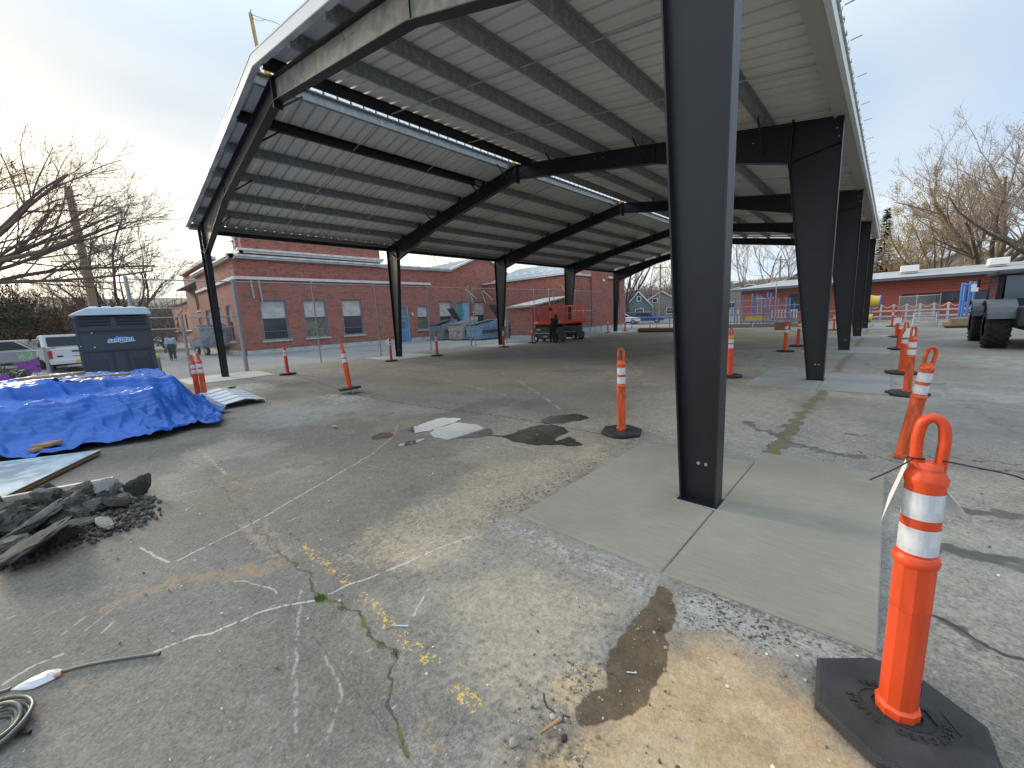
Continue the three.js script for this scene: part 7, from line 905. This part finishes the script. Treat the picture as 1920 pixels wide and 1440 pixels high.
  const TF = thing('temporary_fence', 'light temporary mesh fence panels in front of the red building', 'fence'); const f0 = G(1682, 602), f1 = G(1757, 612); fenceRun(TF, [[f0.x, f0.z, 0.022], [(f0.x + f1.x) / 2, (f0.z + f1.z) / 2, 0.022], [f1.x, f1.z, 0.022]], 1.75, { rails: [1.75, 0.12], rr_: 0.018, step: 0.09 }); 
  const sb = G(1732, 611); const saw = thing('folding_barrier', 'low white folding barrier frame before the temporary fence', 'barrier', [sb.x, 0, sb.z]); for (const x of [-0.5, 0.5]) for (const z of [-0.25, 0.25]) obj('leg', rod([x, 0, z], [x * 0.9, 0.75, 0], 0.02, 6), mat.white, saw); obj('bar', bx(1.0, 0.05, 0.05, 0, 0.74, 0), mat.white, saw); obj('lower_bar', bx(0.95, 0.12, 0.03, 0, 0.45, 0.1), mat.trim, saw);
}
{ // long red building
  const z = -41.3, S = thing('red_building', 'long low red clapboard building with a strip window and pale roof', 'building'); const red = M(0.36, 0.085, 0.062, 0.7, { map: T.soft }); const x0 = onZ(1390, 590, z).x, x1 = 18; const wa = onZ(1690, 568, z), wb = onZ(1858, 545, z);
  const ye = 3.05; const nb = 14; for (let k = 0; k < nb; k++) { const y0 = 0.0 + k * ye / nb, y1 = y0 + ye / nb; const solid = (a, b) => obj('board', bx(b - a, y1 - y0 - 0.006, 0.04, (a + b) / 2, (y0 + y1) / 2, z - 0.02 + 0.008, 0, 0.1), red, S); if (y1 > wa.y && y0 < wb.y) { solid(x0, wa.x); solid(wb.x, x1); } else solid(x0, x1); }
  obj('backing_wall', bb(x0 + 0.02, x1, 0, ye, z - 0.4, z - 0.1), M(0.2, 0.04, 0.035, 0.8), S); const wn = obj('strip_window', bb(wa.x, wb.x, wa.y, wb.y, z - 0.08, z - 0.04), P(0.035, 0.05, 0.07, 0.1), S); const nm = 5; for (let k = 0; k <= nm; k++) obj('mullion', bx(0.07, wb.y - wa.y, 0.06, mix(wa.x, wb.x, k / nm), (wa.y + wb.y) / 2, z - 0.01), M(0.06, 0.08, 0.11, 0.6), wn); obj('lower_trim', bb(x0, x1, 0.0, 0.35, z + 0.012, z + 0.03), M(0.2, 0.12, 0.15, 0.7), S); obj('opening', bb(-6.0, -4.5, 1.0, 2.5, z + 0.03, z + 0.05), mat.blackDull, S);
  obj('fascia', bb(x0 - 0.7, x1, ye, ye + 0.2, z + 0.65, z + 0.7), M(0.10, 0.13, 0.17, 0.6), S); obj('soffit', bb(x0 - 0.7, x1, ye - 0.02, ye, z - 0.1, z + 0.65), M(0.08, 0.09, 0.1, 0.8), S); obj('roof', triUV(quads([[x0 - 0.8, ye + 0.2, z + 0.72], [x1, ye + 0.2, z + 0.72], [x1, ye + 1.0, z - 6], [x0 + 2, ye + 1.0, z - 6], [x0 - 0.8, ye + 0.2, z - 12]], [[0, 1, 2, 3], [0, 3, 4]])), M(0.40, 0.40, 0.39, 0.7, { map: T.soft }), S); obj('end_wall', bb(x0 - 0.1, x0 + 0.02, 0, ye, z - 10, z), red, S);
  for (const [px, w] of [[1704, 1.1], [1866, 1.0]]) { const p = onZ(px, 515, z - 3); obj('roof_unit', rb(w, 0.5, 1.2, 0.05, p.x, ye + 0.95, z - 2.5), mat.white, S); } const oc = onZ(1449, 540, z - 2); obj('orange_marker', new THREE.ConeGeometry(0.16, 0.22, 10).translate(oc.x, ye + 0.9, z - 2), mat.orange, S);
}
// ------------------------------------------------------------------ houses beyond, far pole
{
  const house = (label, px, d, w, h, rh, depth, wallM, roofM, ex) => { const p = atDist(px, d), turn = Math.atan2(CAM.x - p.x, CAM.z - p.z); const t = thing('house', label, 'house', [p.x, 0, p.z], turn); obj('front_wall', extr([[-w / 2, 0], [w / 2, 0], [w / 2, h], [0, h + rh], [-w / 2, h]], 0.2).translate(0, 0, -0.2), wallM, t); for (const s of [-1, 1]) { obj('side_wall', bx(0.2, h, depth, s * (w / 2 - 0.1), h / 2, -depth / 2 - 0.2), wallM, t); const L = Math.hypot(w / 2, rh) + 0.4; obj('roof', triUV(bx(L, 0.12, depth + 0.6, 0, 0, 0, 0, 0, s < 0 ? Math.atan2(rh, w / 2) : -Math.atan2(rh, w / 2)).translate(s * (w / 4 + 0.1), h + rh / 2 - 0.02, -depth / 2)), roofM, t); obj('barge_board', bx(L, 0.2, 0.08, 0, 0, 0, 0, 0, s < 0 ? Math.atan2(rh, w / 2) : -Math.atan2(rh, w / 2)).translate(s * (w / 4 + 0.1), h + rh / 2 - 0.06, 0.34), mat.white, t); } const win = (x, y, ww, hh) => { const f = obj('window', bx(ww + 0.3, hh + 0.3, 0.08, x, y, 0.04), mat.white, t); obj('pane', bx(ww, hh, 0.04, x, y, 0.09), mat.glassDark, f); }; ex(win, t); return t; };
  house('small blue-grey gabled house beyond the far fence', 1197, 82, 4.7, 2.7, 2.6, 8, M(0.12, 0.17, 0.22, 0.8), M(0.10, 0.085, 0.075, 0.9), (win) => { win(0.1, 4.0, 0.5, 0.7); win(0.2, 1.5, 1.3, 1.0); });
  house('grey house with white porch right of the blue-grey house', 1240, 86, 8, 2.9, 2.4, 8, M(0.26, 0.26, 0.25, 0.8), M(0.17, 0.11, 0.085, 0.9), (win, t) => { win(1.6, 1.5, 1.2, 1.0); win(-1.2, 3.6, 0.8, 0.6); obj('porch_arch', [bx(0.2, 2.4, 0.3, -3.0, 1.2, 0.3), bx(0.2, 2.4, 0.3, -1.6, 1.2, 0.3), bx(1.6, 0.3, 0.3, -2.3, 2.45, 0.3)], mat.white, t); });
  house('white house peeking past the bare trunk', 1160, 95, 6, 3, 2.6, 8, M(0.5, 0.5, 0.48, 0.8), M(0.14, 0.12, 0.11, 0.9), win => win(0.4, 1.6, 1, 1));
  house('pale gabled house behind the red building roof', 1800, 82, 11, 5.6, 2.2, 8, M(0.42, 0.40, 0.36, 0.8), M(0.22, 0.20, 0.17, 0.9), win => win(0.1, 6.4, 0.7, 0.6));
  house('brown house roof left of the playground trees', 1490, 92, 9, 4.6, 2.6, 8, M(0.27, 0.20, 0.16, 0.8), M(0.15, 0.11, 0.09, 0.9), win => win(0.1, 2.2, 1, 1));
  house('wide tan house behind the left end of the red building', 1402, 96, 14, 4.2, 1.8, 8, M(0.30, 0.26, 0.18, 0.8), M(0.18, 0.16, 0.13, 0.9), win => { win(-3, 2, 1.2, 1); win(3, 2, 1.2, 1); });
  const p = atDist(1237, 72), U = thing('far_utility_pole', 'slim utility pole with a crossarm before the far houses', 'utility pole', [p.x, 0, p.z]); obj('shaft', cyl(0.16, 0.11, 9.0, 0, 0, 0, 10), M(0.24, 0.15, 0.10, 0.9), U); obj('crossarm', bx(2.2, 0.12, 0.12, 0, 8.5, 0, 0.6), M(0.2, 0.14, 0.1, 0.9), U);
  const p2 = atDist(1457, 66), U2 = thing('far_utility_pole', 'slim pale utility pole behind the playground trees', 'utility pole', [p2.x, 0, p2.z]); obj('shaft', cyl(0.13, 0.1, 8.0, 0, 0, 0, 10), mat.woodGrey, U2); obj('crossarm', bx(1.8, 0.1, 0.1, 0, 7.5, 0, 0.9), mat.woodGrey, U2);
  car('dark blue car parked in front of the blue-grey house', atDist(1212, 58), 0.35, P(0.02, 0.05, 0.2, 0.3), 'sedan'); car('pale car parked left of the dark blue car', atDist(1168, 56), 0.35, mat.carWhite, 'sedan');
}
// ------------------------------------------------------------------ people
function sdfMesh(bones, cell, k = 0.04, grow = 0) { // smooth union of tapered capsules, meshed with surface nets
  const lo = V(1e9, 1e9, 1e9), hi = V(-1e9, -1e9, -1e9); for (const [a, b, ra, rb_] of bones) { const r = Math.max(ra, rb_) + grow + k + cell * 2; for (const p of [a, b]) { lo.min(V(p[0] - r, p[1] - r, p[2] - r)); hi.max(V(p[0] + r, p[1] + r, p[2] + r)); } } const n = [0, 1, 2].map(i => Math.ceil((hi.getComponent(i) - lo.getComponent(i)) / cell) + 2), F = new Float32Array(n[0] * n[1] * n[2]).fill(1);
  for (const [a, b, ra, rb_] of bones) { const R_ = Math.max(ra, rb_) + grow + k * 1.5 + cell * 2, i0 = [0, 1, 2].map(i => Math.max(0, Math.floor((Math.min(a[i], b[i]) - R_ - lo.getComponent(i)) / cell))), i1 = [0, 1, 2].map(i => Math.min(n[i] - 1, Math.ceil((Math.max(a[i], b[i]) + R_ - lo.getComponent(i)) / cell))); const d = [b[0] - a[0], b[1] - a[1], b[2] - a[2]], L2 = d[0] ** 2 + d[1] ** 2 + d[2] ** 2 || 1e-9; for (let z = i0[2]; z <= i1[2]; z++) for (let y = i0[1]; y <= i1[1]; y++) for (let x = i0[0]; x <= i1[0]; x++) { const q = [lo.x + x * cell - a[0], lo.y + y * cell - a[1], lo.z + z * cell - a[2]]; const t = cl((q[0] * d[0] + q[1] * d[1] + q[2] * d[2]) / L2); const v = Math.hypot(q[0] - d[0] * t, q[1] - d[1] * t, q[2] - d[2] * t) - mix(ra, rb_, t) - grow; const o = (z * n[1] + y) * n[0] + x, u = F[o]; const h = Math.max(k - Math.abs(u - v), 0) / k; F[o] = Math.min(u, v) - h * h * k * 0.25; } }
  const idx = new Int32Array(F.length).fill(-1), pos = [], faces = []; const at = (x, y, z) => F[(z * n[1] + y) * n[0] + x]; for (let z = 0; z < n[2] - 1; z++) for (let y = 0; y < n[1] - 1; y++) for (let x = 0; x < n[0] - 1; x++) { let s = [0, 0, 0], c = 0; for (let e = 0; e < 12; e++) { const ax = e >> 2, b = e & 3, o = [0, 0, 0], o2 = [0, 0, 0]; o[(ax + 1) % 3] = o2[(ax + 1) % 3] = b & 1; o[(ax + 2) % 3] = o2[(ax + 2) % 3] = b >> 1; o2[ax] = 1; const f = at(x + o[0], y + o[1], z + o[2]), g = at(x + o2[0], y + o2[1], z + o2[2]); if ((f < 0) !== (g < 0)) { const t = f / (f - g); for (let i = 0; i < 3; i++) s[i] += mix(o[i], o2[i], t); c++; } } if (c) { idx[(z * n[1] + y) * n[0] + x] = pos.length / 3; pos.push(lo.x + (x + s[0] / c) * cell, lo.y + (y + s[1] / c) * cell, lo.z + (z + s[2] / c) * cell); } }
  const id = (x, y, z) => idx[(z * n[1] + y) * n[0] + x]; for (let z = 1; z < n[2] - 1; z++) for (let y = 1; y < n[1] - 1; y++) for (let x = 1; x < n[0] - 1; x++) { const f = at(x, y, z) < 0; const q = (a, b, c, d, fl) => { if (a < 0 || b < 0 || c < 0 || d < 0) return; fl ? faces.push(a, b, c, a, c, d) : faces.push(a, c, b, a, d, c); }; if (f !== at(x + 1, y, z) < 0) q(id(x, y - 1, z - 1), id(x, y, z - 1), id(x, y, z), id(x, y - 1, z), f); if (f !== at(x, y + 1, z) < 0) q(id(x - 1, y, z - 1), id(x - 1, y, z), id(x, y, z), id(x, y, z - 1), f); if (f !== at(x, y, z + 1) < 0) q(id(x - 1, y - 1, z), id(x, y - 1, z), id(x, y, z), id(x - 1, y, z), f); }
  const g = new THREE.BufferGeometry(); g.setAttribute('position', new THREE.Float32BufferAttribute(pos, 3)); g.setIndex(faces); g.computeVertexNormals(); return g;
}
function person(label, p, turn, J, cloth) { // J: joints in metres, figure faces +z
  const t = thing('person', label, 'person', p, turn); const skin = M(...(cloth.skin ?? [0.35, 0.2, 0.13]), 0.6); const add = (a, b) => [a[0] + b[0], a[1] + b[1], a[2] + b[2]]; const ch = J.chest, pv = J.pelvis, nk = J.neck, hd = J.head;
  const torso = [[pv, ch, 0.135, 0.145], [add(ch, [0, 0.02, 0]), nk, 0.14, 0.06], [J.shL, J.shR, 0.065, 0.065], [add(pv, [-0.07, 0, 0]), add(pv, [0.07, 0, 0]), 0.12, 0.12]]; const arm = s => [[J['sh' + s], J['el' + s], 0.052, 0.042], [J['el' + s], J['wr' + s], 0.04, 0.029]], leg = s => [[J['hip' + s], J['kn' + s], 0.085, 0.058], [J['kn' + s], J['an' + s], 0.056, 0.038]], foot = s => [[add(J['an' + s], [0, -0.04, -0.03]), add(J['an' + s], J['toe' + s] ?? [0, -0.055, 0.14]), 0.042, 0.033]];
  const head = [[add(hd, [0, 0.02, -0.01]), add(hd, [0, 0.03, 0.0]), 0.092, 0.09], [add(hd, [0, -0.05, 0.02]), add(hd, [0, -0.065, 0.04]), 0.06, 0.045], [add(hd, [0, -0.005, 0.088]), add(hd, [0, -0.025, 0.104]), 0.011, 0.013], [add(hd, [-0.09, 0, 0]), add(hd, [-0.092, -0.03, 0]), 0.016, 0.012], [add(hd, [0.09, 0, 0]), add(hd, [0.092, -0.03, 0]), 0.016, 0.012], [nk, add(hd, [0, -0.06, 0]), 0.05, 0.052]];
  const hand = s => { const w = V(...J['wr' + s]), d = w.clone().sub(V(...J['el' + s])).normalize(), sd = V(1, 0, 0).sub(d.clone().multiplyScalar(d.x)).normalize(), fw = d.clone().cross(sd); const out = [], P3 = (a, b, c) => w.clone().addScaledVector(d, a).addScaledVector(sd, b).addScaledVector(fw, c).toArray(); out.push([P3(0, 0, 0), P3(0.03, 0, 0), 0.024, 0.026]); for (let k = 0; k < 4; k++) { const o = (k - 1.5) * 0.02, l = [0.066, 0.076, 0.072, 0.056][k]; out.push([P3(0.02, o * 0.8, 0), P3(0.085, o, 0), 0.013, 0.012], [P3(0.085, o, 0), P3(0.085 + l * 0.55, o, 0.014), 0.0095, 0.009], [P3(0.085 + l * 0.55, o, 0.014), P3(0.085 + l * 0.85, o, 0.034), 0.009, 0.008]); } const q = s === 'L' ? 1 : -1; out.push([P3(0.03, -q * 0.03, 0), P3(0.065, -q * 0.052, 0.02), 0.013, 0.0105], [P3(0.065, -q * 0.052, 0.02), P3(0.09, -q * 0.05, 0.036), 0.010, 0.0085]); return out; };
  const body = join([sdfMesh([...torso, ...arm('L'), ...arm('R'), ...leg('L'), ...leg('R')], 0.022), sdfMesh(head, 0.008, 0.02), sdfMesh(hand('L'), 0.005, 0.008), sdfMesh(hand('R'), 0.005, 0.008)]); const B = obj('body', body, skin, t);
  obj('shirt', sdfMesh([...torso, ...arm('L').slice(0, cloth.short ? 1 : 2), ...arm('R').slice(0, cloth.short ? 1 : 2)], 0.02, 0.05, 0.022), cloth.shirt, B); if (cloth.sleeve) for (const s of ['L', 'R']) obj('sleeve', sdfMesh(arm(s), 0.018, 0.03, 0.029), cloth.sleeve, B); obj('trousers', sdfMesh([[pv, add(pv, [0, 0.08, 0]), 0.14, 0.14], [add(pv, [-0.07, 0, 0]), add(pv, [0.07, 0, 0]), 0.12, 0.12], ...leg('L'), ...leg('R')], 0.02, 0.05, 0.026), cloth.trousers, B); for (const s of ['L', 'R']) obj('shoe', sdfMesh(foot(s), 0.012, 0.03, 0.012), cloth.shoe ?? mat.blackDull, B);
  obj('hair', sdfMesh([[add(hd, [0, 0.04, -0.02]), add(hd, [0, 0.05, -0.012]), 0.098, 0.095], [add(hd, [0, 0.0, -0.05]), add(hd, [0, cloth.long ? -0.12 : -0.03, -0.06]), 0.075, 0.05]], 0.012, 0.03), cloth.hair, B); for (const x of [-0.034, 0.034]) obj('eye', new THREE.SphereGeometry(0.011, 8, 6).translate(hd[0] + x, hd[1] + 0.012, hd[2] + 0.082), mat.blackDull, B); obj('mouth', bx(0.045, 0.008, 0.006, hd[0], hd[1] - 0.058, hd[2] + 0.084), M(0.25, 0.08, 0.07, 0.6), B); return t;
}
{
  const w = G(326, 676); const J = { pelvis: [0, 0.86, 0], chest: [0, 1.18, 0.03], neck: [0, 1.34, 0.03], head: [0, 1.46, 0.05], shL: [0.17, 1.28, 0.02], shR: [-0.17, 1.28, 0.02], elL: [0.24, 1.04, -0.06], wrL: [0.25, 0.83, 0.02], elR: [-0.23, 1.05, 0.06], wrR: [-0.22, 0.86, 0.18], hipL: [0.09, 0.84, 0], hipR: [-0.09, 0.84, 0], knL: [0.09, 0.47, 0.12], anL: [0.09, 0.09, 0.02], knR: [-0.09, 0.46, 0.02], anR: [-0.09, 0.13, -0.22], toeR: [0, -0.09, 0.06] };
  const a = person('person in a pale blue top and black trousers walking away with a bag', [w.x, 0, w.z], -Math.PI / 2 - 0.1, J, { shirt: M(0.36, 0.42, 0.52, 0.9), trousers: M(0.02, 0.02, 0.024, 0.8), hair: M(0.03, 0.02, 0.016, 0.8), shoe: M(0.3, 0.3, 0.3, 0.7), long: true });
  const bag = thing('handbag', 'dark handbag carried by the walking person', 'bag', [w.x + 0.02, 0, w.z + 0.3]); obj('bag_body', rb(0.32, 0.26, 0.12, 0.04, 0, 0.62, 0), M(0.05, 0.035, 0.04, 0.7), bag); obj('strap', tube([[-0.12, 0.74, 0], [-0.05, 0.82, -0.03], [0.05, 0.82, -0.03], [0.12, 0.74, 0]], 0.01, 5, 12), mat.blackDull, bag);
  const d = G(956, 634); const J2 = { pelvis: [0, 0.9, 0], chest: [0, 1.22, 0.02], neck: [0, 1.4, 0.02], head: [0, 1.53, 0.04], shL: [0.18, 1.34, 0.01], shR: [-0.18, 1.34, 0.01], elL: [0.25, 1.08, -0.02], wrL: [0.22, 0.86, 0.1], elR: [-0.25, 1.08, -0.02], wrR: [-0.22, 0.87, 0.12], hipL: [0.09, 0.88, 0], hipR: [-0.09, 0.88, 0], knL: [0.1, 0.48, 0.03], anL: [0.1, 0.09, 0], knR: [-0.1, 0.48, 0.04], anR: [-0.1, 0.09, -0.02] };
  person('person in a white top and blue jeans standing by the brick shed', [d.x - 0.35, 0, d.z + 0.1], 0.9, J2, { shirt: M(0.6, 0.56, 0.56, 0.9), trousers: M(0.10, 0.14, 0.24, 0.9), hair: M(0.04, 0.025, 0.02, 0.8), short: true });
  const J3 = { pelvis: [0, 0.92, 0], chest: [-0.10, 1.22, 0.1], neck: [-0.16, 1.40, 0.16], head: [-0.19, 1.53, 0.2], shL: [0.04, 1.36, 0.08], shR: [-0.30, 1.32, 0.1], elL: [0.06, 1.16, 0.30], wrL: [-0.02, 1.22, 0.5], elR: [-0.40, 1.14, 0.28], wrR: [-0.45, 1.20, 0.5], hipL: [0.1, 0.9, 0], hipR: [-0.1, 0.9, 0], knL: [0.12, 0.49, 0.06], anL: [0.12, 0.09, 0], knR: [-0.12, 0.49, 0.03], anR: [-0.14, 0.09, -0.08] };
  person('worker in black with white sleeves leaning against the front orange lift', [-13.95, 0, -16.15], Math.PI + 0.35, J3, { shirt: M(0.025, 0.025, 0.028, 0.9), sleeve: M(0.55, 0.53, 0.48, 0.9), trousers: M(0.02, 0.02, 0.022, 0.9), hair: M(0.02, 0.015, 0.012, 0.8) });
}

renderer.render(scene, camera);
